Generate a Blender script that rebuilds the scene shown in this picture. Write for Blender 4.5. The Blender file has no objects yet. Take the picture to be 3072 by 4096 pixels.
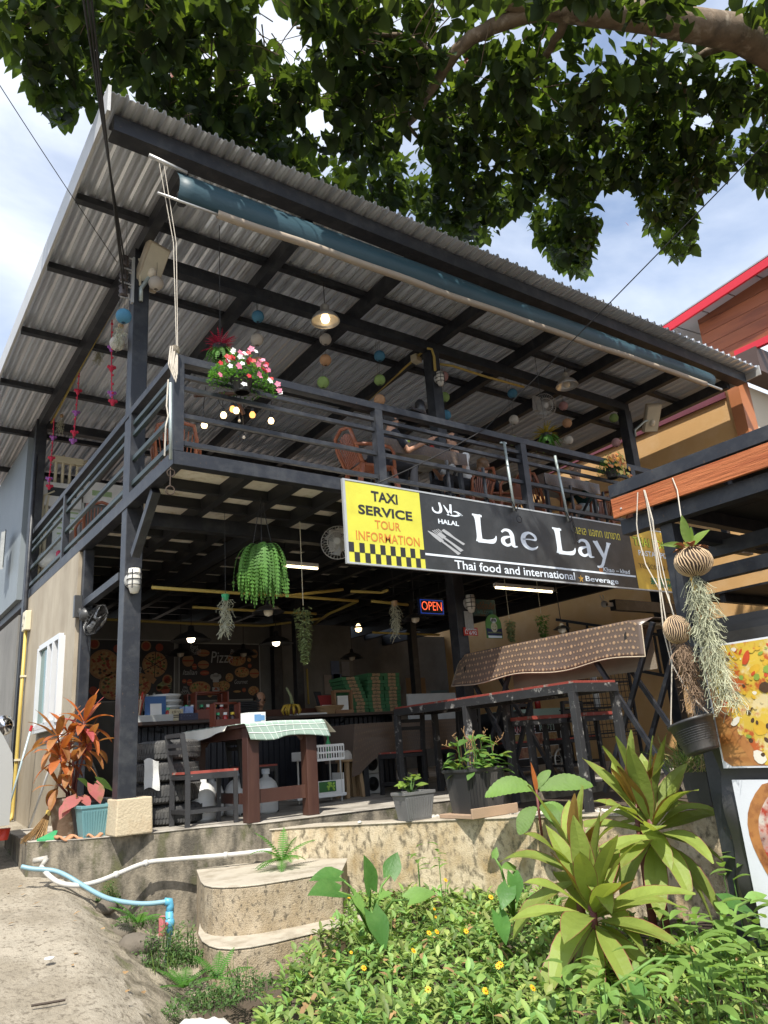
import bpy, math, random
from mathutils import Vector, Matrix
random.seed(7)
C = bpy.context.scene.collection
R = random.random
U = random.uniform
PI = math.pi
V = Vector

# ------------------------------------------------------------------ camera
sc = bpy.context.scene
cd = bpy.data.cameras.new('camera')
cam = bpy.data.objects.new('camera', cd)
C.objects.link(cam)
cd.sensor_fit = 'VERTICAL'
cd.sensor_height = 36
cd.lens = 26.137
cd.clip_start = 0.05
cd.clip_end = 2000
_r = V((0.81464445, -0.57549207, -0.07185612)); _u = V((-0.11606227, -0.2831632, 0.95202319)); _f = V((0.5682288, 0.76722062, 0.29747024))
cam.matrix_world = Matrix(((_r.x, _u.x, -_f.x, -2.36618), (_r.y, _u.y, -_f.y, -7.77052), (_r.z, _u.z, -_f.z, 0.64799), (0, 0, 0, 1)))
sc.camera = cam

# ------------------------------------------------------------------ light
SUN = V((-0.34, -0.46, 0.82)).normalized()
sl = bpy.data.lights.new('sun', 'SUN')
sl.energy = 4.3
sl.angle = math.radians(0.53)
sl.color = (1, 0.95, 0.86)
so = bpy.data.objects.new('sun', sl)
so.rotation_euler = SUN.to_track_quat('Z', 'Y').to_euler()
so.location = (0, 0, 30)
C.objects.link(so)
wd = bpy.data.worlds.new('World')
sc.world = wd
wd.use_nodes = True
nt = wd.node_tree
N = nt.nodes
bg = N['Background']
sky = N.new('ShaderNodeTexSky')
sky.sky_type = 'NISHITA'
sky.sun_disc = False
sky.sun_elevation = math.asin(SUN.z)
sky.sun_rotation = math.atan2(SUN.x, SUN.y)
tc = N.new('ShaderNodeTexCoord')
mp = N.new('ShaderNodeMapping')
mp.inputs['Scale'].default_value = (1, 1, 2.2)
nz = N.new('ShaderNodeTexNoise')
nz.inputs['Scale'].default_value = 2.3
nz.inputs['Detail'].default_value = 9
nz.inputs['Roughness'].default_value = 0.52
nz.inputs['Distortion'].default_value = 0.35
rp = N.new('ShaderNodeValToRGB')
rp.color_ramp.elements[0].position = 0.30
rp.color_ramp.elements[1].position = 0.66
mx = N.new('ShaderNodeMixRGB')
mx.inputs['Color2'].default_value = (5.0, 5.3, 5.8, 1)
L_ = nt.links.new
L_(tc.outputs['Generated'], mp.inputs['Vector'])
L_(mp.outputs['Vector'], nz.inputs['Vector'])
L_(nz.outputs['Fac'], rp.inputs['Fac'])
L_(rp.outputs['Color'], mx.inputs['Fac'])
L_(sky.outputs['Color'], mx.inputs['Color1'])
L_(mx.outputs['Color'], bg.inputs['Color'])
bg.inputs['Strength'].default_value = 0.15
vs_ = sc.view_settings
vs_.view_transform = 'Standard'
vs_.look = 'None'
vs_.exposure = 0.72
vs_.gamma = 1
vs_.use_curve_mapping = False
sc.cycles.max_bounces = 10
sc.cycles.diffuse_bounces = 5
sc.cycles.transparent_max_bounces = 8

# ------------------------------------------------------------------ materials
MATS = {}
def mat(name, col, rough=.6, metal=0, var=.2, vs=6, bump=.12, bs=70, c2=None, s2=3, t2=.55, w2=.1, c3=None, s3=9, t3=.6, w3=.08, st=(1, 1, 1), st2=None, rnd=0, isl=0, hue=0, trans=0, tcol=None, emit=0, ecol=None, spec=.5, wave=None):
    """One procedural material: base colour, two patch layers, noise variation, bump, optional leaf translucency."""
    if name in MATS: return MATS[name]
    m = bpy.data.materials.new(name); MATS[name] = m
    m.use_nodes = True
    t = m.node_tree; n = t.nodes; l = t.links.new
    b = n['Principled BSDF']
    b.inputs['Roughness'].default_value = rough
    b.inputs['Metallic'].default_value = metal
    b.inputs['Specular IOR Level'].default_value = spec
    co = n.new('ShaderNodeTexCoord')
    def mapped(s):
        q = n.new('ShaderNodeMapping'); q.inputs['Scale'].default_value = s
        l(co.outputs['Object'], q.inputs['Vector']); return q.outputs['Vector']
    base = mapped(st)
    def noise(scale, det=6, vec=None, ro=.6):
        q = n.new('ShaderNodeTexNoise'); q.inputs['Scale'].default_value = scale; q.inputs['Detail'].default_value = det; q.inputs['Roughness'].default_value = ro
        l(vec or base, q.inputs['Vector']); return q.outputs['Fac']
    def math_(op, a, c):
        q = n.new('ShaderNodeMath'); q.operation = op
        for i, x in enumerate((a, c)):
            if isinstance(x, (int, float)): q.inputs[i].default_value = x
            else: l(x, q.inputs[i])
        return q.outputs[0]
    rgb = n.new('ShaderNodeRGB'); rgb.outputs[0].default_value = (*col, 1)
    cur = rgb.outputs[0]
    v2 = mapped(st2) if st2 else base
    for (c, s, tt, w) in ((c2, s2, t2, w2), (c3, s3, t3, w3)):
        if c is None: continue
        k = n.new('ShaderNodeMapRange'); k.inputs[1].default_value = tt - w; k.inputs[2].default_value = tt + w
        l(noise(s, 8, v2), k.inputs[0])
        x = n.new('ShaderNodeMixRGB'); x.inputs['Color2'].default_value = (*c, 1)
        l(k.outputs[0], x.inputs['Fac']); l(cur, x.inputs['Color1']); cur = x.outputs['Color']
    f = math_('MULTIPLY_ADD', noise(vs), 2 * var); t_ = f.node; t_.inputs[2].default_value = 1 - var
    if rnd or isl:
        src = n.new('ShaderNodeObjectInfo').outputs['Random']
        if isl: src = math_('FRACT', math_('ADD', src, n.new('ShaderNodeNewGeometry').outputs['Random Per Island']), 0)
        a = max(rnd, isl)
        g = math_('MULTIPLY_ADD', src, 2 * a); g.node.inputs[2].default_value = 1 - a
        f = math_('MULTIPLY', f, g)
        if hue:
            h = n.new('ShaderNodeHueSaturation')
            hv = math_('MULTIPLY_ADD', math_('FRACT', math_('MULTIPLY', src, 7.3), 0), 2 * hue); hv.node.inputs[2].default_value = .5 - hue
            l(hv, h.inputs['Hue']); l(cur, h.inputs['Color']); cur = h.outputs['Color']
    h2 = n.new('ShaderNodeVectorMath'); h2.operation = 'SCALE'
    l(cur, h2.inputs[0]); l(f, h2.inputs['Scale'])
    cur = h2.outputs[0]
    l(cur, b.inputs['Base Color'])
    if bump:
        bp = n.new('ShaderNodeBump'); bp.inputs['Strength'].default_value = bump; bp.inputs['Distance'].default_value = .02
        l(noise(bs, 5), bp.inputs['Height'])
        l(bp.outputs[0], b.inputs['Normal'])
    if emit:
        b.inputs['Emission Color'].default_value = (*(ecol or col), 1); b.inputs['Emission Strength'].default_value = emit
    if trans:
        tr = n.new('ShaderNodeBsdfTranslucent')
        if tcol:
            q = n.new('ShaderNodeVectorMath'); q.operation = 'SCALE'; q.inputs[0].default_value = tcol; l(f, q.inputs['Scale']); l(q.outputs[0], tr.inputs['Color'])
        else: l(cur, tr.inputs['Color'])
        ms = n.new('ShaderNodeMixShader'); ms.inputs[0].default_value = trans
        l(b.outputs[0], ms.inputs[1]); l(tr.outputs[0], ms.inputs[2]); l(ms.outputs[0], n['Material Output'].inputs['Surface'])
    return m

# ------------------------------------------------------------------ mesh helpers
def perp(d):
    d = V(d).normalized()
    a = V((0, 0, 1)) if abs(d.z) < .9 else V((0, 1, 0))
    s = d.cross(a).normalized()
    return s, s.cross(d).normalized()

class MB:
    """Collects faces in world coordinates; build() links them as ONE mesh object."""
    def __init__(s): s.v = []; s.f = []; s.mi = []; s.k = 0
    def m(s, i): s.k = i; return s
    def add(s, vs, fs):
        o = len(s.v); s.v += [tuple(p) for p in vs]
        for f in fs: s.f.append([o + i for i in f]); s.mi.append(s.k)
        return s
    def box(s, x0, x1, y0, y1, z0, z1):
        vs = [(x, y, z) for z in (z0, z1) for y in (y0, y1) for x in (x0, x1)]
        return s.add(vs, [(0, 2, 3, 1), (4, 5, 7, 6), (0, 1, 5, 4), (2, 6, 7, 3), (0, 4, 6, 2), (1, 3, 7, 5)])
    def obox(s, c, sx, sy, sz, rz=0, rx=0, ry=0):
        mm = Matrix.Translation(c) @ Matrix.Rotation(rz, 4, 'Z') @ Matrix.Rotation(ry, 4, 'Y') @ Matrix.Rotation(rx, 4, 'X')
        vs = [mm @ V((x * sx / 2, y * sy / 2, z * sz / 2)) for z in (-1, 1) for y in (-1, 1) for x in (-1, 1)]
        return s.add(vs, [(0, 2, 3, 1), (4, 5, 7, 6), (0, 1, 5, 4), (2, 6, 7, 3), (0, 4, 6, 2), (1, 3, 7, 5)])
    def bar(s, a, b, w, h, up=None):
        a, b = V(a), V(b); d = (b - a).normalized()
        if up is None: x, y = perp(d)
        else: x = d.cross(V(up)).normalized(); y = x.cross(d)
        q = [(-w / 2, -h / 2), (w / 2, -h / 2), (w / 2, h / 2), (-w / 2, h / 2)]
        vs = [p + x * i + y * j for p in (a, b) for i, j in q]
        return s.add(vs, [(3, 2, 1, 0), (4, 5, 6, 7), (0, 1, 5, 4), (1, 2, 6, 5), (2, 3, 7, 6), (3, 0, 4, 7)])
    def tube(s, pts, r, n=6, caps=True):
        pts = [V(p) for p in pts]; rs = r if isinstance(r, (list, tuple)) else [r] * len(pts)
        vs = []; x = None
        for i, p in enumerate(pts):
            d = pts[min(i + 1, len(pts) - 1)] - pts[max(i - 1, 0)]
            if d.length < 1e-9: d = V((0, 0, 1))
            d.normalize()
            if x is None: x, _ = perp(d)
            x = (x - d * x.dot(d)).normalized(); y = d.cross(x)
            for k in range(n):
                a = 2 * PI * k / n; vs.append(p + (x * math.cos(a) + y * math.sin(a)) * rs[i])
        fs = [(i * n + k, i * n + (k + 1) % n, (i + 1) * n + (k + 1) % n, (i + 1) * n + k) for i in range(len(pts) - 1) for k in range(n)]
        if caps: fs += [tuple(range(n - 1, -1, -1)), tuple(range((len(pts) - 1) * n, len(pts) * n))]
        return s.add(vs, fs)
    def lathe(s, prof, c, ax=(0, 0, 1), n=16, caps=True, sx=1):
        ax = V(ax).normalized(); x, y = perp(ax); c = V(c)
        if abs(ax.z) > .99: x, y = V((1, 0, 0)), V((0, 1, 0))
        vs = [c + ax * h + (x * math.cos(2 * PI * k / n) * sx + y * math.sin(2 * PI * k / n)) * r for r, h in prof for k in range(n)]
        fs = [(i * n + k, i * n + (k + 1) % n, (i + 1) * n + (k + 1) % n, (i + 1) * n + k) for i in range(len(prof) - 1) for k in range(n)]
        if caps:
            if prof[0][0] > 1e-4: fs.append(tuple(range(n - 1, -1, -1)))
            if prof[-1][0] > 1e-4: fs.append(tuple(range((len(prof) - 1) * n, len(prof) * n)))
        return s.add(vs, fs)
    def ball(s, c, r, n=12, k=8, sq=1):
        return s.lathe([(r * math.sin(PI * i / k) + 1e-5, -r * sq * math.cos(PI * i / k)) for i in range(k + 1)], c, n=n, caps=False)
    def grid(s, P, nu, nv):
        vs = [P(i / nu, j / nv) for j in range(nv + 1) for i in range(nu + 1)]
        return s.add(vs, [(j * (nu + 1) + i, j * (nu + 1) + i + 1, (j + 1) * (nu + 1) + i + 1, (j + 1) * (nu + 1) + i) for j in range(nv) for i in range(nu)])
    def prism(s, poly, z0, z1):
        n = len(poly)
        return s.add([(x, y, z0) for x, y in poly] + [(x, y, z1) for x, y in poly], [tuple(range(n - 1, -1, -1)), tuple(range(n, 2 * n))] + [(i, (i + 1) % n, n + (i + 1) % n, n + i) for i in range(n)])
    def plate(s, poly3, off):
        """A flat 3-D polygon given thickness along the vector off."""
        n = len(poly3); off = V(off)
        return s.add([V(p) for p in poly3] + [V(p) + off for p in poly3], [tuple(range(n - 1, -1, -1)), tuple(range(n, 2 * n))] + [(i, (i + 1) % n, n + (i + 1) % n, n + i) for i in range(n)])
    def leaf(s, p, d, nrm, L, W, droop=.6, shape='lance', seg=5, fold=.25, wav=0):
        p = V(p); d = V(d).normalized(); nrm = V(nrm); sd = d.cross(nrm)
        if sd.length < 1e-3: sd = perp(d)[0]
        sd.normalize(); vs = []
        for i in range(seg + 1):
            t = i / seg
            if shape == 'lance': w = (math.sin(PI * min(1, t * .92 + .08) ** .8)) ** .9
            elif shape == 'heart': w = [.62, 1, .98, .72, .4, .02][round(t * 5)] if seg == 5 else (.7 + .6 * t if t < .3 else 1 - ((t - .3) / .7) ** 1.6)
            elif shape == 'oval': w = math.sin(PI * (t * .94 + .03))
            else: w = 1 - t
            up = sd.cross(d).normalized(); w = max(w, .02) * W / 2
            lift = fold * w + (wav * W * math.sin(t * 14 + s.k) if wav else 0)
            back = d * (-.28 * W if shape == 'heart' and i == 0 else 0)
            vs += [p - sd * w + up * lift + back, p, p + sd * w + up * lift + back]
            p = p + d * (L / seg)
            d = (d + V((0, 0, -1)) * droop / seg).normalized()
        fs = []
        for i in range(seg):
            a = i * 3; fs += [(a, a + 1, a + 4, a + 3), (a + 1, a + 2, a + 5, a + 4)]
        return s.add(vs, fs)
    def build(s, name, mats, par=None, smooth=False, loc=None, bevel=0, kind=None, label=None):
        o = V(par.matrix_world.translation) if par else (V(loc) if loc else V((0, 0, 0)))
        me = bpy.data.meshes.new(name)
        me.from_pydata([(a - o.x, b - o.y, c - o.z) for a, b, c in s.v], [], s.f)
        mats = mats if isinstance(mats, (list, tuple)) else [mats]
        for x in mats: me.materials.append(x)
        if len(mats) > 1: me.polygons.foreach_set('material_index', s.mi)
        if smooth: me.polygons.foreach_set('use_smooth', [True] * len(me.polygons))
        me.update()
        ob = bpy.data.objects.new(name, me)
        C.objects.link(ob)
        if par: ob.parent = par; ob.matrix_world = Matrix.Translation(o)
        else: ob.location = o; ob.matrix_world = Matrix.Translation(o)
        if bevel:
            q = ob.modifiers.new('bevel', 'BEVEL'); q.width = bevel; q.segments = 2; q.limit_method = 'ANGLE'
        if kind: ob['kind'] = kind
        if label: ob['label'] = label
        return ob

def thing(name, label, cat, loc=(0, 0, 0), group=None):
    o = bpy.data.objects.new(name, None); C.objects.link(o); o.location = loc; o.matrix_world = Matrix.Translation(loc)
    o.empty_display_size = .1
    o['label'] = label; o['category'] = cat
    if group: o['group'] = group
    return o
def tag(o, label, cat, group=None):
    o['label'] = label; o['category'] = cat
    if group: o['group'] = group
    return o
def kids(o): return [c for c in C.objects if c.parent == o]
def dup(root, loc, label=None, rz=None, scale=None):
    r = root.copy(); C.objects.link(r); r.location = loc
    if rz is not None: r.rotation_euler = (0, 0, rz)
    if scale: r.scale = (scale,) * 3
    if label: r['label'] = label
    for ch in list(root.children):
        c = ch.copy(); C.objects.link(c); c.parent = r
        for g in list(ch.children):
            e = g.copy(); C.objects.link(e); e.parent = c
    return r
def inst(o, par, d, rz=None):
    """Another piece sharing o's mesh, moved by d."""
    c = o.copy(); C.objects.link(c); c.parent = par; c.location = o.location + V(d)
    if rz is not None: c.rotation_euler = (0, 0, rz)
    return c
def ln(a, b, t): return V(a) + (V(b) - V(a)) * t
def sag(a, b, n, s): return [ln(a, b, i / n) + V((0, 0, -s * 4 * (i / n) * (1 - i / n))) for i in range(n + 1)]

def text(body, par, m, O, X, Y, w, h, bold=0, name='lettering', off=.003, shear=0):
    """Flat lettering fitted to a w x h box whose lower left corner is O, along X, up Y."""
    cu = bpy.data.curves.new(name, 'FONT'); cu.body = body; cu.offset = bold; cu.resolution_u = 3; cu.shear = shear
    ob = bpy.data.objects.new(name, cu); C.objects.link(ob)
    dg = bpy.context.evaluated_depsgraph_get()
    me = bpy.data.meshes.new_from_object(ob.evaluated_get(dg))
    vs = [tuple(v.co) for v in me.vertices]; fs = [tuple(p.vertices) for p in me.polygons]
    bpy.data.objects.remove(ob); bpy.data.curves.remove(cu); bpy.data.meshes.remove(me)
    if not vs: return None
    x0 = min(v[0] for v in vs); x1 = max(v[0] for v in vs); y0 = min(v[1] for v in vs); y1 = max(v[1] for v in vs)
    X = V(X).normalized(); Y = V(Y).normalized(); Z = X.cross(Y); O = V(O) + Z * off
    b = MB(); b.add([O + X * ((v[0] - x0) / (x1 - x0) * w) + Y * ((v[1] - y0) / (y1 - y0) * h) for v in vs], fs)
    return b.build(name, m, par)

# ------------------------------------------------------------------ palette
STEEL = mat('black_steel', (.014, .016, .022), .46, 0, .3, 5, .12, 30, c2=(.036, .038, .042), s2=7, t2=.56, w2=.10, c3=(.07, .045, .03), s3=34, t3=.665, w3=.02)
STEELD = mat('dull_black_steel', (.016, .017, .020), .55, 0, .3, 4, .08, 40)
ROOFM = mat('galvanised_sheet', (.76, .79, .84), .28, .5, .06, 2, 0, rnd=.10, st=(1, .2, 1))
EDGEM = mat('galvanised_trim', (.5, .5, .49), .5, .4, .15, 5)
BOARD = mat('cement_board', (.74, .69, .60), .8, 0, .10, 4, .1, 50, c2=(.5, .42, .3), s2=6, t2=.62, rnd=.06)
RENDER = mat('polished_cement_render', (.40, .345, .26), .75, 0, .16, 2.2, .12, 35, c2=(.30, .25, .18), s2=2.6, t2=.5, w2=.14, st=(1, 1, .45))
GREYREN = mat('grey_cement_render', (.22, .21, .19), .75, 0, .2, 2.2, .12, 35, c2=(.13, .125, .115), s2=2.2, t2=.52, w2=.15, st=(1, 1, .5))
DARKWALL = mat('dark_cement_render', (.20, .195, .185), .8, 0, .25, 1.4, .12, 25, c2=(.13, .127, .12), s2=1.6, t2=.5, w2=.15)
DRIVE = mat('weathered_concrete', (.335, .295, .23), .9, 0, .28, 9, .6, 70, c2=(.25, .215, .16), s2=2.6, t2=.52, w2=.09, c3=(.15, .125, .09), s3=30, t3=.585, w3=.07, st=(1.1, .7, 1))
SLABSIDE = mat('mouldy_concrete', (.255, .22, .165), .9, 0, .3, 4, .5, 50, c2=(.075, .066, .05), s2=6, t2=.49, w2=.11, c3=(.10, .10, .04), s3=3, t3=.62, w3=.07, st2=(1.2, 1.2, .6))
SLABTOP = mat('worn_concrete_top', (.42, .375, .30), .85, 0, .2, 4, .3, 50, c2=(.27, .23, .17), s2=5, t2=.58, w2=.12)
FLOOR = mat('terrace_floor_concrete', (.40, .37, .32), .7, 0, .2, 3, .2, 40, c2=(.2, .18, .15), s2=2.5, t2=.55)
CREAM = mat('stained_cream_render', (.50, .42, .29), .9, 0, .16, 6, .45, 70, c2=(.32, .235, .12), s2=4.5, t2=.54, w2=.12, c3=(.15, .125, .08), s3=20, t3=.57, w3=.08, st2=(1, 1, .65))
BANK = mat('broken_mossy_concrete', (.32, .275, .205), .95, 0, .35, 8, .9, 40, c2=(.11, .092, .06), s2=6, t2=.54, w2=.1, c3=(.10, .11, .04), s3=4, t3=.62)
STEPM = mat('stained_step_concrete', (.40, .33, .235), .9, 0, .25, 9, .6, 90, c2=(.32, .25, .16), s2=6, t2=.50, w2=.12, c3=(.12, .10, .07), s3=30, t3=.59, w3=.06, st2=(1, 1, .8))  # base colour darkened overall to put shade into the risers, stain layers on top
SOIL = mat('garden_soil', (.075, .055, .038), .95, 0, .35, 9, .7, 40)
PLASTER = mat('white_lime_patch', (.58, .56, .52), .9, 0, .12, 12, .5, 60, c2=(.45, .42, .36), s2=14, t2=.6)
WHITEP = mat('white_plastic', (.75, .75, .73), .4, 0, .08, 6, .02)
GLASSG = mat('green_window_glass', (.02, .10, .075), .08, 0, .15, 2, 0, spec=.7)
ALUW = mat('white_aluminium', (.60, .61, .62), .4, 0, .06, 6, .02)
ALU = mat('dull_aluminium', (.55, .55, .53), .4, .6, .15, 8, .05)
YPIPE = mat('yellow_conduit_plastic', (.50, .37, .09), .5, 0, .12, 6, .03)
CPIPE = mat('cream_plastic', (.62, .56, .40), .5, 0, .12, 6, .03)

# ------------------------------------------------------------------ ground
def build_ground():
    b = MB(); b.box(-400, 400, -400, 400, -2.2, -1.25)
    b.build('ground', SOIL, kind='structure')
    from mathutils import noise as mn
    edge = [(-9, -1.7), (-5, -1.12), (-3.44, -.78), (-2.93, -.69), (-2.4, -.60), (-1.58, -.47), (-.46, -.32), (.1, -.15), (.8, -.5), (9, -.5)]
    def ex(y):
        for (a, p), (c, q) in zip(edge, edge[1:]):
            if y <= c: return p + (q - p) * (y - a) / (c - a)
        return edge[-1][1]
    def P(u, v):
        x = -7 + 7.9 * (u ** .72); y = -8.9 + 17.5 * v
        z = -.33 + .073 * (y - .4)
        d = x - ex(y)
        p = V((x, y, 0))
        z += .016 * mn.noise(p * .9) + .005 * mn.noise(p * 5) + .004 * mn.noise(p * 17)
        if y < .3 and d > -.35:
            t = min(1, max(0, (d + .33) / .8)); t = t ** 1.25
            z -= t * .52 - t * (1.1 - t) * (.16 * mn.noise(p * 3.5 + V((3, 1, 0))) + .11 * mn.noise(p * 9) + .06 * mn.noise(p * 23))
        return (x, y, z)
    g = MB(); g.grid(P, 150, 250)
    for i, f in enumerate(g.f):
        q = g.v[f[0]]
        if q[1] < .3 and q[0] - ex(q[1]) > -.10 + .16 * mn.noise(V((q[0], q[1], 0)) * 4): g.mi[i] = 1
    g.build('driveway', [DRIVE, BANK], smooth=True, kind='structure')
    s = MB()
    def Q(u, v):
        x = -.9 + 9 * u; y = -8.5 + 9 * v
        return (x, y, -.86 - .16 * max(0, min(1, 1.1 - x)) + .05 * mn.noise(V((x, y, 0)) * 2) + .02 * mn.noise(V((x, y, 5)) * 9))
    s.grid(Q, 70, 70); s.build('garden_soil', SOIL, smooth=True, kind='structure')
    def T(u, v):
        a = 2 * PI * u; r = v
        c = V((-.66, -3.42, -.69)) + V((.24 * math.cos(a), .15 * math.sin(a), 0)) * r * (1 + .3 * math.sin(a * 3 + 1))
        c.z += .045 * mn.noise(c * 9) + .02 * mn.noise(c * 25) - .08 * r ** 3
        return c
    w = MB(); w.grid(T, 40, 10); w.build('lime_patch', PLASTER, smooth=True, kind='structure')
build_ground()

EDGE = [(-.60, 2.5), (-.72, .63), (-.34, .20), (.25, -.08), (.68, -.20), (.95, -.36), (1.12, -.55), (1.35, -.60), (1.95, -.64), (2.54, -.72), (4.2, -.95), (10.5, -1.2)]
b = MB(); b.prism(EDGE + [(10.5, 9), (-.06, 9), (-.06, 2.6)], -1.3, -.012)
b.build('terrace_base', SLABSIDE, kind='structure')
b = MB(); n = len(EDGE)
poly = [(x + .004, y - .012) for x, y in EDGE] + [(10.5, 9), (-.05, 9), (-.05, 2.6)]
b.prism(poly, -.011, 0)
b.build('terrace_floor', FLOOR, kind='structure', bevel=.004)

# steps and low wall: each a thing with its own blocks
def arc(c, r, a0, a1, n=6): return [(c[0] + r * math.cos(math.radians(a0 + (a1 - a0) * i / n)), c[1] + r * math.sin(math.radians(a0 + (a1 - a0) * i / n))) for i in range(n + 1)]
st = thing('concrete_steps', 'three-tread weathered concrete steps with rounded corners beside the low cream wall', 'steps', (.6, -1.5, -.9))
def step(poly, z0, z1):
    b = MB(); b.prism(poly, z0, z1 - .014); o = b.build('step', STEPM, st, bevel=.012)
    b = MB(); cx = sum(p[0] for p in poly) / len(poly); cy = sum(p[1] for p in poly) / len(poly)
    b.prism([(cx + (x - cx) * 1.012, cy + (y - cy) * 1.012) for x, y in poly], z1 - .013, z1); b.build('tread', SLABTOP, o, bevel=.006)
step([(.62, -.3), (.36, -1.05), (.31, -1.25), (.31, -1.41), (.36, -1.52), (.46, -1.62), (.60, -1.69), (.91, -1.735), (1.35, -1.74), (1.75, -1.2), (1.42, -.6), (1.2, -.5)], -1.0, -.36)
step([(.5, -.7), (.27, -1.22), (.19, -1.5), (.17, -1.68), (.18, -1.81), (.24, -1.93), (.36, -2.0), (.55, -2.03), (.8, -2.03), (1.5, -2.0), (1.7, -1.3), (1.2, -.7)], -1.3, -.72)

WL = [(1.25, -.56), (1.33, -.63), (1.43, -.70), (1.70, -.93), (2.15, -1.52), (2.55, -2.02), (2.77, -2.41), (2.94, -2.76), (3.23, -3.35), (3.58, -3.97)]
rw = thing('garden_wall', 'low cream rendered garden wall with dark mould streaks under the flower pots', 'wall', (2.3, -1.8, -1.2))
back = [(x + .17, y + .13) for x, y in WL]
b = MB(); b.prism(WL + back[::-1][:-3] + [(1.62, -.5)], -1.3, -.085); b.build('wall', CREAM, rw)
b = MB(); b.prism([(x - .012, y - .006) for x, y in WL] + [(x + .02, y + .02) for x, y in back[::-1][:-3]] + [(1.62, -.48)], -.084, -.07); b.build('coping', SLABTOP, rw, bevel=.005)
GRAVEL = mat('white_pebbles', (.6, .57, .5), .9, 0, .3, 30, .6, 90, isl=.3)
b = MB(); b.prism(back[:-1] + [(6, -3.4), (6, -1.0), (2.6, -.9), (1.75, -.82)], -1.2, -.13); b.build('terrace_bed', SOIL, kind='structure')
b = MB()
for i in range(900):
    t = R(); a = ln((*WL[4], 0), (*WL[8], 0), t) + V((.3, .22, 0)) * (.6 + 2.0 * R())
    b.ball((a.x, a.y, -.125 + .012 * R()), U(.012, .028), 5, 3, .7)
b.build('pebbles', GRAVEL, kind='stuff')

# ------------------------------------------------------------------ restaurant building
bd = thing('restaurant', 'two-storey open-air black steel restaurant with grey corrugated roof and upstairs balcony', 'restaurant', (0, 0, 0))
YF = -1.447
def col(x, y, z0, z1, w=.18, d=.18, nm='column', lab=None):
    b = MB(); b.box(x - w / 2, x + w / 2, y - d / 2, y + d / 2, z0, z1); return b.build(nm, STEEL, bd, bevel=.006, label=lab)
col(0, 0, .30, 6.40)
col(4.52, 0, 0, 6.40); col(9.29, 0, 0, 6.40)
col(0, 5.43, -.3, 6.45); col(0, 1.76, 0, 3.255, .12, .12)
col(4.52, 5.43, 0, 6.45); col(9.29, 5.43, 0, 6.45)
col(4.15, 3.9, 0, 3.25, .14, .14); col(6.5, 3.6, 0, 3.25, .14, .14)
b = MB(); b.plate([(-.11, -.13, 0), (.245, -.13, 0), (.235, -.13, .33), (-.10, -.13, .33)], (0, .34, 0))
b.build('plinth', mat('rough_plinth_concrete', (.50, .42, .29), .9, 0, .15, 6, .5, 40, c2=(.4, .31, .2), s2=6, t2=.6), bd, bevel=.012)
# long beams under the rafters
for y in (0, 5.43):
    b = MB(); b.box(-.085, 9.375, y - .07, y + .07, 6.402, 6.56); b.build('roof_beam', STEEL, bd)
def brace(a, c, w=.09): b = MB(); b.bar(a, c, w, w, (0, 1, 0)); b.build('brace', STEEL, bd)
brace((-0.02,-0.798,3.233), (-0.02,-0.191,2.714), .085)
brace((-0.02,0.241,2.584), (-0.02,1.658,2.558), .085)
# --- roof
rf = MB(); rf.box(-.8, 10.9, -1.64, -1.58, 6.655, 6.845); rf.box(-.8, 10.9, -1.579, -1.45, 6.655, 6.69); rf.box(-.8, 10.9, -1.579, -1.45, 6.81, 6.845)
roof = rf.build('roof', STEEL, bd)
SL = .0225
for i in range(7):
    x = 1.548 * i
    b = MB(); b.bar((x, -1.42, 6.665), (x, 9.2, 6.665 - SL * 10.6), .11, .19, (0, 0, 1)); b.build('rafter', STEEL, roof)
b = MB(); b.bar((10.62, -1.42, 6.665), (10.62, 9.2, 6.665 - SL * 10.6), .11, .19, (0, 0, 1)); b.build('rafter', STEEL, roof)
for y in (-.34, 1.04, 2.7, 4.38, 6.24, 8.16):
    z = 6.835 - SL * (y + 1.4)
    b = MB(); b.box(-.84, 10.92, y - .045, y + .045, z - .085, z); b.build('purlin', STEEL, roof)
# sheets: trapezoid ribs, one object per sheet
def sheet():
    b = MB(); x0, w = -.9, .743; prof = []
    p = w / 4
    for k in range(4):
        a = x0 + k * p
        prof += [(a, .0), (a + .030, .012), (a + .060, -.002), (a + .072, .022), (a + .092, .022), (a + .104, -.002), (a + p - .046, .012), (a + p - .036, .056), (a + p - .010, .056)]
    prof.append((x0 + w + .004, 0))
    ys = (-1.86, 2, 5.5, 9.3)
    vs = [(x, y, 6.872 - SL * (y + 1.86) + z) for y in ys for x, z in prof]; m = len(prof)
    b.add(vs, [(j * m + i, j * m + i + 1, (j + 1) * m + i + 1, (j + 1) * m + i) for j in range(3) for i in range(m - 1)])
    return b
o = sheet().build('roof_sheet', ROOFM, roof)
so_ = o.modifiers.new('thickness', 'SOLIDIFY'); so_.thickness = .002
for i in range(1, 16): inst(o, roof, (.743 * i, 0, U(-.002, .002)))
b = MB(); b.box(-.93, -.898, -1.88, 9.3, 6.62, 6.93)
b.v = [(x, y, z - SL * (y + 1.86)) for x, y, z in b.v]; b.build('verge_trim', EDGEM, roof)
b = MB(); b.box(10.99, 11.02, -1.88, 9.3, 6.74, 6.93); b.v = [(x, y, z - SL * (y + 1.86)) for x, y, z in b.v]; b.build('verge_trim', EDGEM, roof)
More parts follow.
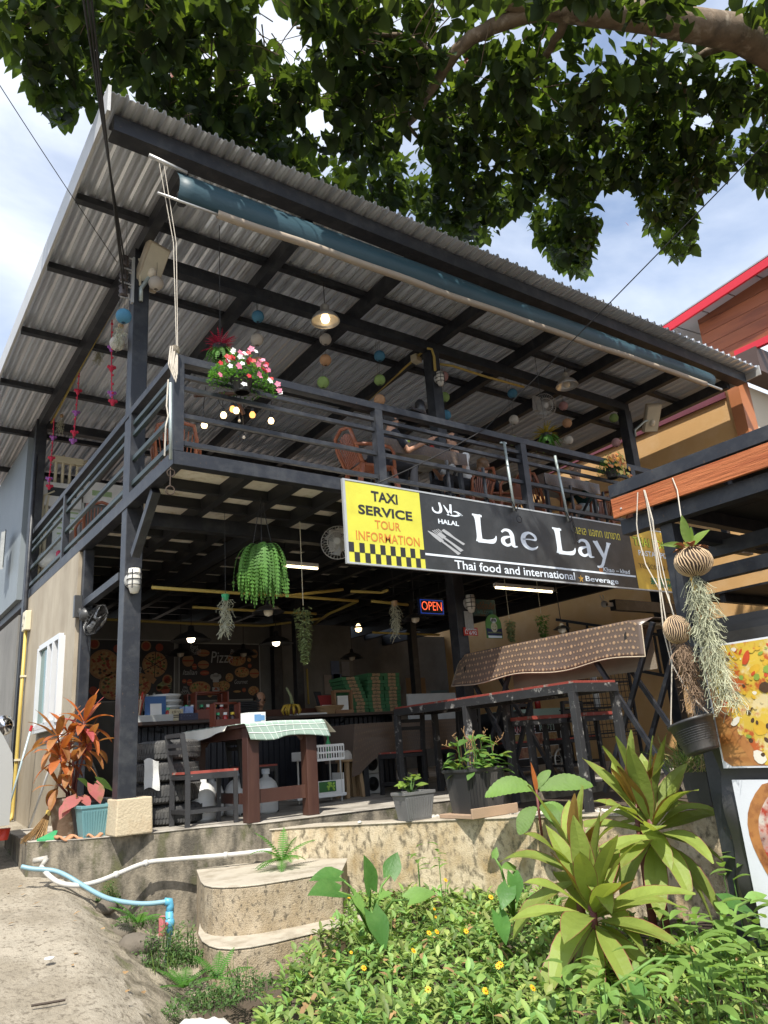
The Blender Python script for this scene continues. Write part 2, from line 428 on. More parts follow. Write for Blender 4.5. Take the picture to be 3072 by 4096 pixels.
# --- balcony floor
fl = MB()
fl.box(-.10, 10.0, YF - .05, YF + .06, 3.26, 3.40); fl.box(-.10, 0.02, YF + .061, 5.37, 3.26, 3.40)
floor_ = fl.build('balcony_floor', STEEL, bd, bevel=.004)
b = MB(); b.box(-.06, .05, 5.38, 9, 3.26, 3.40); b.build('edge_beam', STEEL, floor_)
b = MB(); b.box(.021, 9.9, -.06, .06, 3.10, 3.258); b.build('cross_beam', STEEL, floor_)
for x in (1.5, 3.0, 4.52, 6.0, 7.5, 9.2):
    b = MB(); b.box(x - .05, x + .05, .061, 8.9, 3.12, 3.257); b.build('cross_beam', STEELD, floor_)
xs = [.72 + .565 * i for i in range(16)]
ys = [YF + .061, -.73, -.21, .42, 1.0, 1.55, 2.1, 2.65, 3.2, 3.75, 4.3, 4.85, 5.4, 6.0, 6.6]
for x in xs:
    b = MB(); b.box(x - .045, x + .045, YF + .062, 8.9, 3.262, 3.408); b.build('joist', STEELD, floor_)
for y in ys[1:]:
    b = MB(); b.box(.022, 9.95, y - .035, y + .035, 3.30, 3.407); b.build('noggin', STEELD, floor_)
x0s = [.022] + xs
for i, x in enumerate(x0s):
    x1 = x0s[i + 1] if i + 1 < len(x0s) else 9.95
    for j in range(len(ys)):
        y1 = ys[j + 1] if j + 1 < len(ys) else 7.2
        b = MB(); b.box(x + .003, x1 - .003, ys[j] + .003, y1 - .003, 3.41, 3.43)
        b.build('floor_panel', BOARD, floor_)
# --- railings
rl = MB(); rl.box(-.10, 10.0, YF - .05, YF + .05, 4.325, 4.41)
rail = rl.build('railing', STEEL, bd, bevel=.005)
for z, h in ((4.215, .03), (4.085, .03), (3.795, .032), (3.51, .032)):
    b = MB(); b.box(-.005, 9.95, YF - .022, YF + .022, z - h, z + h * .4); b.build('rail', STEEL, rail)
for i, x in enumerate((-.05, 2.31, 4.66, 7.0, 9.35)):
    b = MB(); b.box(x - .05, x + .05, YF - .052, YF + .048, 3.401, 4.324 if i else 4.41); b.build('rail_post', STEEL, rail)
for x in (3.35, 3.95, 5.6, 6.3, 8.2):
    b = MB(); b.box(x - .015, x + .015, YF + .02, YF + .05, 3.401, 3.90); b.build('baluster', STEEL, rail)
GRST = mat('dark_green_steel', (.022, .036, .036), .45, 0, .25, 5, .05)
b = MB(); b.box(-.10, -.01, YF + .051, 5.3, 4.33, 4.41); b.build('side_rail', STEEL, rail, bevel=.004)
for z, h in ((4.215, .022), (4.085, .022), (3.795, .024), (3.51, .026)):
    b = MB(); b.box(-.075, -.035, YF + .05, 5.3, z - h, z + h); b.build('rail', GRST, rail)
for y in (-.13, 2.85, 5.25):
    b = MB(); b.box(-.098, -.012, y - .04, y + .04, 3.401, 4.329); b.build('rail_post', STEEL, rail)
# --- walls
b = MB(); b.box(-.10, .05, 1.83, 5.30, -.5, 3.255)
w1 = b.build('side_wall', RENDER, bd)
b = MB(); b.box(-.12, .05, 5.53, 12, -.5, 3.1); b.build('side_wall', GREYREN, bd, label='greyer far stretch of the side wall')
BLUEG = mat('blue_grey_painted_sheet', (.20, .23, .25), .6, 0, .15, 2, .1)
b = MB(); b.box(-.14, .02, 5.75, 12, 3.4, 6.35); b.build('upper_wall', BLUEG, bd, label='pale blue grey upper side wall')
b = MB(); b.box(.06, 6.35, 5.50, 5.62, 0, 3.10); b.build('back_wall', DARKWALL, bd)
b = MB(); b.box(6.36, 13, 8.3, 8.42, 0, 3.4); b.build('back_wall', DARKWALL, bd)
STONE = mat('dark_grey_stone_cladding', (.10, .10, .098), .8, 0, .3, 3, .5, 12, c2=(.17, .165, .16), s2=4, t2=.55)
b = MB(); b.box(.10, 10, 5.60, 5.74, 3.43, 5.6); b.build('upper_back_wall', STONE, bd)

# window in side wall (frame, two panes, sill)
wf = MB(); X0 = -.135
for a, c in (((X0, 3.56, 1.2), (X0, 3.56, 2.27)), ((X0, 2.33, 1.2), (X0, 2.33, 2.27)), ((X0, 2.95, 1.23), (X0, 2.95, 2.24))): wf.bar(a, c, .075, .06, (0, 1, 0))
for z in (1.2, 2.27): wf.box(X0 - .03, X0 + .03, 2.36, 3.53, z - .035, z + .035)
win = wf.build('window', ALUW, w1)
b = MB(); b.box(-.128, -.122, 2.99, 3.53, 1.235, 2.235); b.build('pane', GLASSG, win)
b = MB(); b.box(-.118, -.112, 2.37, 2.92, 1.235, 2.235); b.build('pane', mat('dark_window_glass', (.015, .02, .022), .08, 0, .1, 2, 0), win)
b = MB(); b.box(X0 - .045, X0 + .04, 2.62, 2.66, 1.235, 2.235); b.build('sash_stile', ALUW, win)
b = MB(); b.box(-.17, -.1, 2.28, 3.62, 1.12, 1.16); b.build('sill', ALUW, win)
b = MB(); b.box(-.17, -.10, 6.9, 8.6, .9, 2.0); fr = b.build('window', STEEL, bd, label='dark window in the far side wall')
b = MB(); b.box(-.176, -.171, 6.98, 8.5, .98, 1.92); b.build('pane', mat('dark_window_glass', (.015, .02, .022)), fr)
# conduits on the side wall
def pipe(nm, pts, r, m, lab, cat='pipe', n=7, group=None):
    b = MB(); b.tube(pts, r, n); return tag(b.build(nm, m, None, True, loc=pts[0]), lab, cat, group)
yp = thing('conduit', 'yellow plastic conduit running down the side wall from a cream junction box', 'conduit', (-.15, 4.66, 0))
b = MB(); b.tube([(-.15, 4.66, 2.72), (-.15, 4.67, 1.4), (-.15, 4.68, .12), (-.16, 4.66, .03), (-.2, 4.62, .0)], .026, 8); b.build('tube', YPIPE, yp, True)
b = MB(); b.box(-.19, -.101, 4.55, 4.78, 2.70, 3.0); jb = b.build('junction_box', CPIPE, yp, bevel=.01)
b = MB(); b.lathe([(.03, 0), (.03, .008)], (-.191, 4.62, 2.9), (-1, 0, 0), 10); b.lathe([(.03, 0), (.03, .008)], (-.191, 4.71, 2.8), (-1, 0, 0), 10); b.build('knockout', mat('grey_plastic', (.35, .34, .3)), jb)
for z in (.8, 2.0):
    b = MB(); b.box(-.18, -.101, 4.63, 4.70, z, z + .03); b.build('clip', CPIPE, yp)
pipe('conduit', [(-.14, 4.9, 5.7), (-.14, 4.9, 3.2), (-.14, 4.86, -.1)], .035, STEEL, 'black pipe running down the corner beside the yellow conduit', 'conduit')
for i, y in enumerate((5.62, 5.82)):
    pipe('conduit', [(.3 + .1 * i, 5.5 + .02 * i, 5.3), (.14 + .07 * i, 5.5, 5.2), (.12 + .07 * i, 5.5, 5.0), (.12 + .07 * i, 5.5, 3.44)], .03, CPIPE, ('left' if i == 0 else 'right') + ' of the two cream pipes at the far upstairs corner', 'conduit')
# upstairs back wall fittings
em = thing('electric_meter', 'white electric meter box with pipes above it on the upstairs stone wall', 'meter', (0.409,5.58,5.232))
x, y, z = em.location
b = MB(); b.box(x - .36, x + .36, y - .1, y + .02, z - .22, z + .24); mb = b.build('case', mat('meter_white', (.62, .62, .60), .4), em, bevel=.02)
b = MB(); b.box(x - .22, x + .26, y - .106, y - .101, z - .02, z + .14); b.build('display', mat('smoked_glass', (.04, .045, .05), .15), mb)
b = MB(); b.box(x - .36, x - .02, y - .07, y + .02, z - .42, z - .25); b.build('breaker_box', mat('meter_white', (.6, .6, .6)), em, bevel=.01)
for i in range(4):
    b = MB(); px = x - .1 + .12 * i; b.tube([(px, y - .03, z + .25), (px, y - .03, z + .62), (px + (.5 if i > 1 else 0), y - .03, z + .75 + .04 * i)], .028, 6); b.build('pipe', CPIPE, em, True)
b = MB(); b.box(x - .17, x + .35, y - .08, y + .01, z + .63, z + .75); b.build('trunking_box', CPIPE, em)
PAPER = mat('poster_paper', (.62, .66, .64), .7, 0, .06, 3, .02)
def notice(c, w, h, lab, m=PAPER, group=None, Y=None):
    b = MB(); b.box(c[0] - w / 2, c[0] + w / 2, c[1] - .012, c[1], c[2] - h / 2, c[2] + h / 2)
    return tag(b.build('notice', m, None, loc=c), lab, 'notice', group)
nn = notice((0.575,5.58,4.728), .5, .9, 'tall pale notice with printed lines below the electric meter upstairs')
for k in range(7):
    c = nn.location; b = MB(); b.box(c.x - .18, c.x + U(.05, .18), c.y - .0145, c.y - .0125, c.z + .32 - .1 * k, c.z + .35 - .1 * k); b.build('text_line', mat('print_green', (.25, .35, .2) if 0 else (.3, .42, .22)), nn)
nn = notice((1.354,5.58,5.391), 1.1, .42, 'white notice with red and green lettering beside the side railing upstairs', mat('poster_white', (.7, .7, .68), .6))
c = nn.location
text('Taxi', nn, mat('red_print', (.55, .04, .05), .6, 0, .05), (c.x + .18, c.y - .013, c.z - .08), (1, 0, 0), (0, 0, 1), .34, .18)
b = MB(); b.box(c.x - .4, c.x - .05, c.y - .015, c.y - .0125, c.z - .05, c.z + .05); b.build('text_line', mat('print_green', (.3, .42, .22)), nn)

# ------------------------------------------------------------------ neighbour house
nh = thing('neighbour_house', 'orange rendered house with red eaves boards right behind the restaurant', 'house', (12, 1, -1))
OR = mat('orange_render', (.62, .37, .15), .8, 0, .07, 2.5, .12, 30, c2=(.66, .42, .2), s2=2)
b = MB(); b.box(11.3, 11.6, -1.08, 12, 5.21, 6.95); b.build('wall', OR, nh)
b = MB(); b.box(11.3, 11.6, -9, 12, -1.2, 5.20); b.build('wall', OR, nh, label='lower orange wall')
MAR = mat('maroon_paint', (.16, .045, .06), .5)
b = MB(); b.box(11.25, 11.299, -1.0, 12, 6.70, 6.84); b.build('trim', MAR, nh)
b = MB(); b.box(11.22, 11.62, -1.32, -1.085, 3.8, 7.0); b.build('pilaster', mat('terracotta_board', (.42, .155, .06), .55, 0, .12, 3, .1), nh)
CRW = mat('cream_house_paint', (.62, .56, .45), .7, 0, .06, 3, .05)
b = MB(); b.box(11.63, 20, -1.25, -1.1, 5.21, 6.95); b.build('front_wall', CRW, nh)
b = MB(); b.box(11.35, 20, -1.75, -1.33, 6.97, 7.5); b.build('fascia', mat('dark_brown_board', (.075, .045, .035), .5), nh)
RED = mat('red_eaves_paint', (.55, .02, .035), .4, 0, .06, 4, .02)
WOOD = mat('red_brown_plank', (.26, .075, .025), .5, 0, .3, 3, .15, 20, st=(1, .12, 1), rnd=.25, c2=(.14, .035, .012), s2=7, t2=.58)
for k in range(5):
    b = MB(); b.box(11.6, 11.65, -7, -.62, 7.62 + .26 * k, 7.62 + .26 * k + .25); b.build('plank', WOOD, nh)
b = MB(); b.bar((11.45, -1.3, 7.56), (11.45, -7, 7.5), .10, .14, (0, 0, 1)); b.build('eaves_board', RED, nh)
b = MB(); b.bar((11.2, .3, 8.66), (11.2, -7, 9.4), .06, .17, (0, 0, 1)); b.build('eaves_board', RED, nh)
SOFF = mat('grey_soffit_sheet', (.42, .43, .45), .5, .2, .1, 3)
for k in range(12):
    y = .3 - .6 * k; z = 8.64 + .1014 * .6 * k
    b = MB(); b.plate([(11.24, y, z), (14, y, z + .25), (14, y - .57, z + .308), (11.24, y - .57, z + .058)], (0, 0, .02)); b.build('soffit_sheet', SOFF, nh)
b = MB(); b.plate([(11.18, .4, 8.76), (11.18, -7, 9.51), (15, -7, 9.9), (15, .4, 9.15)], (0, 0, .03)); b.build('roof', mat('grey_roof_sheet', (.3, .3, .31), .5), nh)
b = MB(); b.bar((11.62, .2, 8.3), (13.4, .2, 8.3), .1, .14, (0, 0, 1)); b.build('gutter', EDGEM, nh)
b = MB(); b.tube([(11.4, -.2, 8.45), (11.9, -.3, 8.32), (11.95, -.35, 7.8)], .08, 8); b.build('downpipe', EDGEM, nh, True)
# stairs rail seen through the open right side
sr = thing('stair_railing', 'black stair railing against the orange wall beyond the dining floor', 'railing', (10.6, 2, 1.5))
for k in range(9):
    b = MB(); y = 3.6 - .55 * k; z = 3.0 - .16 * k; b.box(11.0, 11.04, y - .02, y + .02, z - .8, z); b.build('baluster', STEEL, sr)
b = MB(); b.bar((11.02, 3.9, 3.12), (11.02, -1.2, 1.64), .05, .06, (0, 0, 1)); b.build('handrail', STEEL, sr)
b = MB(); b.bar((11.02, 3.9, 2.3), (11.02, -1.2, .82), .05, .06, (0, 0, 1)); b.build('bottom_rail', STEEL, sr)

# ------------------------------------------------------------------ pergola beside the path
pg = thing('pergola', 'black steel pergola with an orange wood-grain fascia board at the right', 'pergola', (3.2, -5.6, -.9))
FAS = mat('orange_wood_grain_board', (.43, .135, .045), .55, 0, .16, 3, .6, 26, c2=(.33, .085, .025), s2=9, t2=.52, w2=.12, st=(1, .16, 2.2))
b = MB(); b.box(2.21, 2.24, -8.6, -4.47, 2.135, 2.285); b.build('fascia_board', FAS, pg, bevel=.003)
b = MB(); b.lathe([(.009, 0), (.006, .006)], (2.209, -4.55, 2.19), (-1, 0, 0), 8); b.build('screw', ALU, pg)
b = MB(); b.box(2.30, 2.40, -8.6, -4.40, 2.33, 2.43); b.build('top_beam', STEEL, pg, bevel=.004)
b = MB(); b.box(2.30, 2.40, -8.6, -4.46, 2.02, 2.13); b.build('beam', STEEL, pg)
for i, y in enumerate((-4.55, -5.2, -5.85, -6.5, -7.2)):
    b = MB(); b.box(2.245, 7.5, y - .04, y + .04, 2.19, 2.30); b.build('rafter', STEEL, pg)
for i in range(9):
    b = MB(); x = 2.62 + .98 * i; b.box(x - .10, x + .875, -9.5, -4.3 if x < 7.4 else -1.75, 2.302, 2.33); b.build('roof_panel', STEELD, pg)  # panels nearest the house extended, added to keep sun off its orange wall
for y in (-2.2, -3.4):
    b = MB(); b.box(7.5, 11.2, y - .04, y + .04, 2.19, 2.30); b.build('rafter', STEEL, pg)  # rafters added under the sun-blocking panels
b = MB(); b.box(9.9, 10.0, -2.3, -2.2, -1.0, 2.18); b.build('post', STEEL, pg)
b = MB(); b.box(2.36, 2.46, -4.84, -4.74, -1.0, 2.019); b.build('post', STEEL, pg, bevel=.004)
b = MB(); b.box(4.9, 5.0, -5.9, -5.8, -1.0, 2.18); b.build('post', STEEL, pg)
b = MB(); b.box(2.47, 2.55, -8.5, -4.85, 1.57, 1.66); b.build('side_beam', STEEL, pg)
b = MB(); b.box(3.0, 3.08, -8.5, -4.6, 1.84, 1.95); b.build('side_beam', STEEL, pg)
b = MB(); b.box(2.43, 2.46, -8.5, -4.86, 1.22, 1.30); b.build('side_beam', STEELD, pg)
b = MB(); b.box(2.461, 6.0, -4.83, -4.75, 1.92, 2.018); b.build('cross_beam', STEEL, pg)

# ------------------------------------------------------------------ rolled awning under the eaves
aw = thing('rolled_awning', 'rolled up dark teal tarpaulin awning with a pale roller tube under the front eaves', 'awning', (5, -1.45, 6.5))
TEAL = mat('teal_tarpaulin', (.026, .068, .09), .5, 0, .16, 2.2, .2, 8, c2=(.018, .052, .07), s2=1.5, st=(1, 1, 3))
AWL = (-0.151,-1.66,6.446); AWR = (9.626,-1.66,6.553); AWB = (-0.085,-1.6,6.088)
def aws(u, v):
    x = AWL[0] + (AWR[0] - AWL[0]) * u
    z = AWL[2] + (AWR[2] - AWL[2]) * u - (.37 - .08 * u) * v + .006 * math.sin(u * 9) * v
    y = -1.62 - .10 * math.sin(v * PI * .9) - .006 * math.sin(u * 22 + v * 3)
    return (x, y, z)
b = MB(); b.grid(aws, 60, 8); o = b.build('tarpaulin', TEAL, aw, True); q = o.modifiers.new('thickness', 'SOLIDIFY'); q.thickness = .006
TUBE = mat('dirty_canvas_roll', (.36, .30, .235), .6, 0, .15, 3, .25, 14, c2=(.3, .27, .22), s2=4, t2=.6, st=(.6, 1, 1))
b = MB(); b.tube([aws(.045 + .93 * i / 40, 1.0 + .01 * math.sin(i)) for i in range(41)], .045, 10); b.build('roller', TUBE, aw, True)
q = V(aws(0, 1)); b = MB(); b.tube([q + V((-.20, 0, .0)), q + V((.5, 0, 0))], .014, 8); b.build('roller_bar', ALU, aw, True)
q = V(aws(1, 1)); b = MB(); b.tube([q + V((-.3, 0, 0)), q + V((.25, 0, 0))], .022, 8); b.build('roller_bar', ALU, aw, True)
b = MB(); q = V(AWL); b.tube([q + V((-.3, 0, .04)), q + V((.1, 0, .0))], .022, 8); b.build('top_bar', ALU, aw, True)
CORD = mat('pale_rope', (.55, .50, .42), .8, 0, .15, 30, .2)
b = MB()
b.tube([q + V((-.2, 0, .03)), (-.16, -1.59, 5.6), (-0.089,-1.52,4.458)], .0045, 5); b.tube([q + V((-.15, 0, .03)), (-.13, -1.59, 5.6), (-0.077,-1.52,4.461)], .0045, 5)
b.build('pull_cord', CORD, aw)
b = MB(); px, py, pz = (-0.109,-1.54,4.424)
for k in range(7):
    a = U(.02, .06); h = U(.22, .36); b.tube([(px - a * .6 + .01 * k - .03, py - .01 * (k % 3), pz + .02), (px - a + .01 * k - .03, py - .02, pz - h * .6), (px - .03 + .008 * k, py - .02, pz - h), (px + a * .7 - .02, py - .02, pz - h * .5), (px + .02, py, pz + .01)], .007, 5)
for k in range(4): b.lathe([(.035, -.006), (.043, 0), (.035, .006)], (px, py, pz + .014 * k - .02), (.2, .1, 1), 10)
b.build('rope_coil', CORD, aw)
b = MB(); b.lathe([(.05, 0), (.055, .1), (.03, .16)], AWB, n=8); b.build('bundle', mat('black_bag', (.012, .012, .013), .3), aw, True)
gp = thing('pulley_pole', 'pale grey steel tube with rope and iron rings hanging down the balcony corner post', 'pole', (-0.145,-1.53,4.064))
b = MB(); b.tube([(-0.148,-1.53,4.063), (-0.134,-1.53,3.287)], .017, 8); b.build('tube', mat('galvanised_pipe', (.42, .48, .47), .45, .5), gp, True)
b = MB(); b.tube([(-0.176,-1.55,4.082), (-0.188,-1.55,3.804), (-0.171,-1.55,3.705), (-0.193,-1.55,3.6), (-0.199,-1.55,3.302)], .008, 5); b.build('rope', CORD, gp)
def ring(b, c, r, t, ax, n=16):
    x, y = perp(ax); c = V(c); b.tube([c + (x * math.cos(2 * PI * k / n) + y * math.sin(2 * PI * k / n)) * r for k in range(n + 1)], t, 5, False)
b = MB(); ring(b, (-0.127,-1.52,3.157), .035, .006, (0, 1, .2)); b.tube([(-0.132,-1.52,3.209), (-0.133,-1.52,3.015)], .006, 5); ring(b, (-0.132,-1.52,2.987), .04, .007, (0, 1, .1)); b.build('iron_ring', mat('rusty_iron', (.10, .07, .05), .7, .3), gp)

# overhead cables
CAB = mat('black_cable', (.015, .015, .016), .5)
ins = thing('insulator_bracket', 'steel bracket with spool insulators and cable ends on the left roof column', 'bracket', (-0.12,0.077,6.182))
x, y, z = ins.location
b = MB(); b.box(-.125, -.10, -.13, -.085, z - .42, z + .2); b.build('plate', ALU, ins)
for k in range(3):
    b = MB(); zz = z + .1 - .2 * k; b.lathe([(.03, -.07), (.055, -.06), (.04, -.03), (.055, 0), (.04, .03), (.055, .06), (.03, .07)], (-.22, -.12, zz), n=12); b.build('insulator', mat('dark_porcelain', (.06, .045, .04), .3), ins, True)
    b = MB(); b.bar((-.125, -.11, zz + .08), (-.25, -.12, zz + .08), .02, .01); b.bar((-.125, -.11, zz - .08), (-.25, -.12, zz - .08), .02, .01); b.build('arm', ALU, ins)
for i, (a, c) in enumerate((((-1.239,-2.54,6.519), (-.22, -.13, z + .1)), ((-1.219,-2.554,6.517), (-.22, -.13, z - .1)), ((-1.201,-2.567,6.515), (-.22, -.13, z - .3)))):
    up = V(a) + (V(a) - V(c)) * .6
    pipe('cable', sag(up, c, 14, .05), .011, CAB, ('leftmost', 'middle', 'rightmost')[i] + ' of the three overhead cables dropping steeply to the left roof column', 'cable', 5)
a = V((-1.804,-1.467,6.849)); c = V((-.3, -.1, z + .08)); pipe('cable', sag(a + (a - c) * .5, c, 14, .05), .005, CAB, 'thin single wire crossing the open sky at the far left', 'cable', 4)
a = V((4.252,-4.867,5.728)); c = V((3.972,-1.52,4.4)); c2 = V((2.187,-1.53,3.389))
pipe('cable', sag(a + (a - c) * .8, c, 12, .03) + sag(c, c2, 8, .03)[1:], .008, CAB, 'long thin cable from the tree across the awning down to the sign', 'cable', 4)

# ------------------------------------------------------------------ big tree overhead
tr = thing('broadleaf_tree', 'big broad-leaved tree hanging its dark canopy over the restaurant roof', 'tree', (6, -8.5, -1))
BARK = mat('pale_brown_bark', (.20, .145, .095), .9, 0, .3, 5, .6, 18, c2=(.10, .075, .05), s2=5, t2=.54, c3=(.33, .27, .2), s3=8, t3=.62, st=(1, 1, .5))
ZC = 8.0
main = [(6.2, -9.5, -1.0), (6.3, -9.2, 2), (6.0, -8.6, 5), (6.215,-5.369,7.9), (5.056,-5.179,8), (4.06,-4.687,8.1), (3.16,-4.16,8.2), (2.509,-3.836,8.3), (1.564,-3.364,8.5)]
b = MB(); b.tube(main, [.42, .36, .30, .21, .19, .16, .13, .11, .08], 12); b.build('trunk', BARK, tr, True)
def limb(pts, r0, r1, lab=None):
    n = len(pts); b = MB(); pts = [V(p) for p in pts]
    fine = []; m = 4
    for i in range(n - 1):
        p0, p1, p2, p3 = pts[max(i - 1, 0)], pts[i], pts[i + 1], pts[min(i + 2, n - 1)]
        for k in range(m):
            t = k / m; fine.append(.5 * ((2 * p1) + (p2 - p0) * t + (2 * p0 - 5 * p1 + 4 * p2 - p3) * t * t + (3 * p1 - p0 - 3 * p2 + p3) * t ** 3) + V((U(-1, 1), U(-1, 1), U(-1, 1))) * .012)
    fine.append(pts[-1]); k = len(fine)
    b.tube(fine, [r0 + (r1 - r0) * i / (k - 1) for i in range(k)], 8); b.build('limb', BARK, tr, True); return fine
LB = [limb([(3.155,-4.223,8.15), (2.76,-3.766,8.15), (2.476,-3.376,8.05), (2.476,-3.043,8), (2.532,-2.628,8), (2.66,-2.1,8.1), (2.718,-1.203,8.3), (2.738,-0.466,8.4)], .095, .025),
 limb([(3.315,-4.227,8.15), (3.351,-4.003,8.1), (3.461,-3.689,8.1), (3.659,-3.409,8.2)], .06, .03),
 limb([(5.028,-4.97,8), (5.013,-4.645,8.1), (5.213,-4.389,8.1), (6.107,-3.786,8.2), (6.872,-2.863,8.3)], .05, .015),
 limb([(2.509,-3.011,8.05), (2.103,-3.03,8.2), (1.704,-2.786,8.3), (0.91,-2.394,8.3)], .05, .015),
 limb([(2.66,-2.1,8.1), (3.282,-1.809,8.2), (4.102,-1.236,8.3)], .03, .01),
 limb([(0.098,-2.477,8.2), (0.207,-2.054,8.2), (0.338,-1.561,8.3)], .03, .012),
 limb([(5.315,-4.344,8.2), (5.241,-3.514,8.3), (6.371,-1.848,8.3)], .03, .01),
 limb([(-1.236,-1.583,8.2), (-0.941,-1.341,8.2), (-0.594,-0.987,8.3)], .02, .008),
 limb([(5.258,-5.108,8.2), (6.394,-4.732,8.3), (7.55,-4.235,8.3)], .04, .012)]
LEAF = mat('dark_tree_leaf', (.026, .046, .019), .5, 0, .2, 6, .05, 30, isl=.45, rnd=.45, hue=.025, trans=.38, tcol=(.11, .17, .017), spec=.25)
REDL = mat('red_old_leaf', (.26, .035, .012), .5, 0, .2, 6, 0, trans=.45, tcol=(.6, .10, .02))
LIME = mat('lime_leaf', (.075, .12, .02), .5, 0, .2, 6, .05, trans=.4, tcol=(.25, .36, .03), rnd=.2)  # lighter yellow-green variant of the leaf material
CAN = [[(-2.098,-1.039,8.3), (-2.058,-0.738,8.3), (-1.657,-0.47,8.3), (-1.437,-0.181,8.3), (-1.274,0.139,8.3), (-1.074,0.344,8.3), (-0.854,0.237,8.3), (-0.782,-0.239,8.3), (-0.433,-0.068,8.3), (-0.283,-0.503,8.3), (0.636,-0.105,8.3), (1.633,0,8.3), (2.784,-0.124,8.3), (3.685,-0.412,8.3), (4.353,-0.427,8.3), (5.065,-0.443,8.3), (5.345,-0.804,8.3), (5.328,-1.548,8.3), (5.969,-1.229,8.3), (6.855,-0.823,8.3), (7.598,-0.86,8.3), (6.752,-1.812,8.3), (6.139,-2.489,8.3), (6.387,-2.804,8.3), (7.234,-2.348,8.3), (8.512,-1.986,8.3), (8.619,-2.408,8.3), (7.54,-3.02,8.3), (7.481,-3.448,8.3), (7.131,-3.985,8.3), (7.989,-3.748,8.3), (9.145,-3.836,8.3), (5.506,-5.806,8.3)]]
HOLES = [((2.091,-1.255,8.3), .34), ((3.064,-1.746,8.3), .30), ((1.586,-1.288,8.3), .2), ((5.448,-4.278,8.3), .22), ((3.214,-1.499,8.3), .22), ((4.371,-2.036,8.3), .2), ((0.595,-1.755,8.3), .16), ((-0.647,-0.812,8.3), .14), ((0.758,-2.133,8.3), .14), ((6.315,-2.649,8.3), .28), ((5.283,-1.929,8.3), .25), ((-0.106,-1.428,8.3), .16), ((2.942,-2.706,8.3), .15), ((6.473,-4.167,8.3), .18), ((6.13,-3.387,8.3), .18), ((2.168,-2.312,8.3), .16), ((1.414,-2.151,8.3), .14), ((4.639,-3.238,8.3), .14), ((3.442,-3.169,8.3), .12), ((0.091,-1.885,8.3), .13), ((-0.253,-0.755,8.3), .16), ((6.216,-4.706,8.3), .2), ((4.651,-1.445,8.3), .16), ((7.182,-2.811,8.3), .16)]
from mathutils import noise as MN
def inside(p, poly):
    c = False; n = len(poly)
    for i in range(n):
        (x1, y1), (x2, y2) = poly[i][:2], poly[i - 1][:2]
        if (y1 > p[1]) != (y2 > p[1]) and p[0] < (x2 - x1) * (p[1] - y1) / (y2 - y1) + x1: c = not c
    return c
poly = CAN[0]; bx = [min(p[0] for p in poly), max(p[0] for p in poly), min(p[1] for p in poly), max(p[1] for p in poly)]
CAMP = V((-2.366, -7.77, .648))
leaves = []
def put_leaf(p, s):
    a = U(0, 2 * PI); d = V((math.cos(a), math.sin(a), U(-1.3, -.1)))
    nr = V((U(-.5, .5), U(-.5, .5), 1))
    leaves.append((p, d, nr, s))
tries = 0
TRK = [(V(a), V(c)) for a, c in zip(main[3:], main[4:])] + [(a, c) for q in LB[:2] for a, c in zip(q[::3], q[3::3])]
while len(leaves) < 10500 and tries < 120000:
    tries += 1
    q = (U(bx[0], bx[1]), U(bx[2], bx[3]))
    if not inside(q, poly): continue
    if MN.noise(V((q[0] * 1.1, q[1] * 1.1, 3))) + .5 * MN.noise(V((q[0] * 2.7, q[1] * 2.7, 8))) < U(-.55, -.15): continue
    k = U(0, 1) ** 1.6
    z = 7.75 + .9 * k + .35 * MN.noise(V((q[0] * .8, q[1] * .8, 1)))
    sc_ = (z - .648) / (8.3 - .648)
    x, y = CAMP.x + (q[0] - CAMP.x) * sc_, CAMP.y + (q[1] - CAMP.y) * sc_
    if any((x - h[0][0]) ** 2 + (y - h[0][1]) ** 2 < (h[1] * (.75 + .5 * R())) ** 2 for h in HOLES): continue
    if z < 8.3 and any(abs((x - a.x) * (c.y - a.y) - (y - a.y) * (c.x - a.x)) / max(.01, math.hypot(c.x - a.x, c.y - a.y)) < (.30 if i_ < 6 else .13) and min(a.x, c.x) - .2 < x < max(a.x, c.x) + .2 and min(a.y, c.y) - .3 < y < max(a.y, c.y) + .3 for i_, (a, c) in enumerate(TRK)): continue
    put_leaf(V((x, y, z)), U(.08, .22))
def twig_leaf(b, p, d, nr, s):
    b.leaf(p, d, nr, s, s * U(.68, .88), U(.2, 1.0), 'heart', 5, U(.1, .45))
order = sorted(range(len(leaves)), key=lambda i: (leaves[i][0] - CAMP).length - leaves[i][3] * 6)
big = set(order[:285])
mass = MB(); lime = MB()
for i, (p, d, nr, s) in enumerate(leaves):
    if i in big:
        b = MB(); twig_leaf(b, p, d, nr, s * 1.15); b.build('leaf', LIME if R() < .10 else LEAF, tr, True)
    else: twig_leaf(lime if MN.noise(p * .9) > .25 and R() < .22 or R() < .02 else mass, p, d, nr, s)
mass.build('foliage', LEAF, tr, True, kind='stuff'); lime.build('lime_foliage', LIME, tr, True, kind='stuff')
for (x, y, z), s in (((-0.609,-1.893,8), .28), ((-0.038,-1.276,8.2), .16), ((-1.421,-0.511,8.2), .14), ((-0.595,-1.089,8.2), .10), ((3.839,-0.562,8.3), .15), ((5.222,-4.405,8.2), .13), ((5.064,-4.756,8.2), .10), ((3.661,-2.846,8.2), .08), ((6.939,-1.164,8.3), .09), ((6.967,-2.193,8.3), .09), ((2.148,-0.143,8.3), .1), ((2.74,-3.179,8.2), .1)):
    b = MB(); b.leaf((x, y, z), (U(-.5, .5), U(-.5, .5), -1), (U(-1, 1), -1, .3), s, s * .55, .3, 'oval', 5, .2); b.build('leaf', REDL, tr, True, label='old red leaf')
tw = MB()
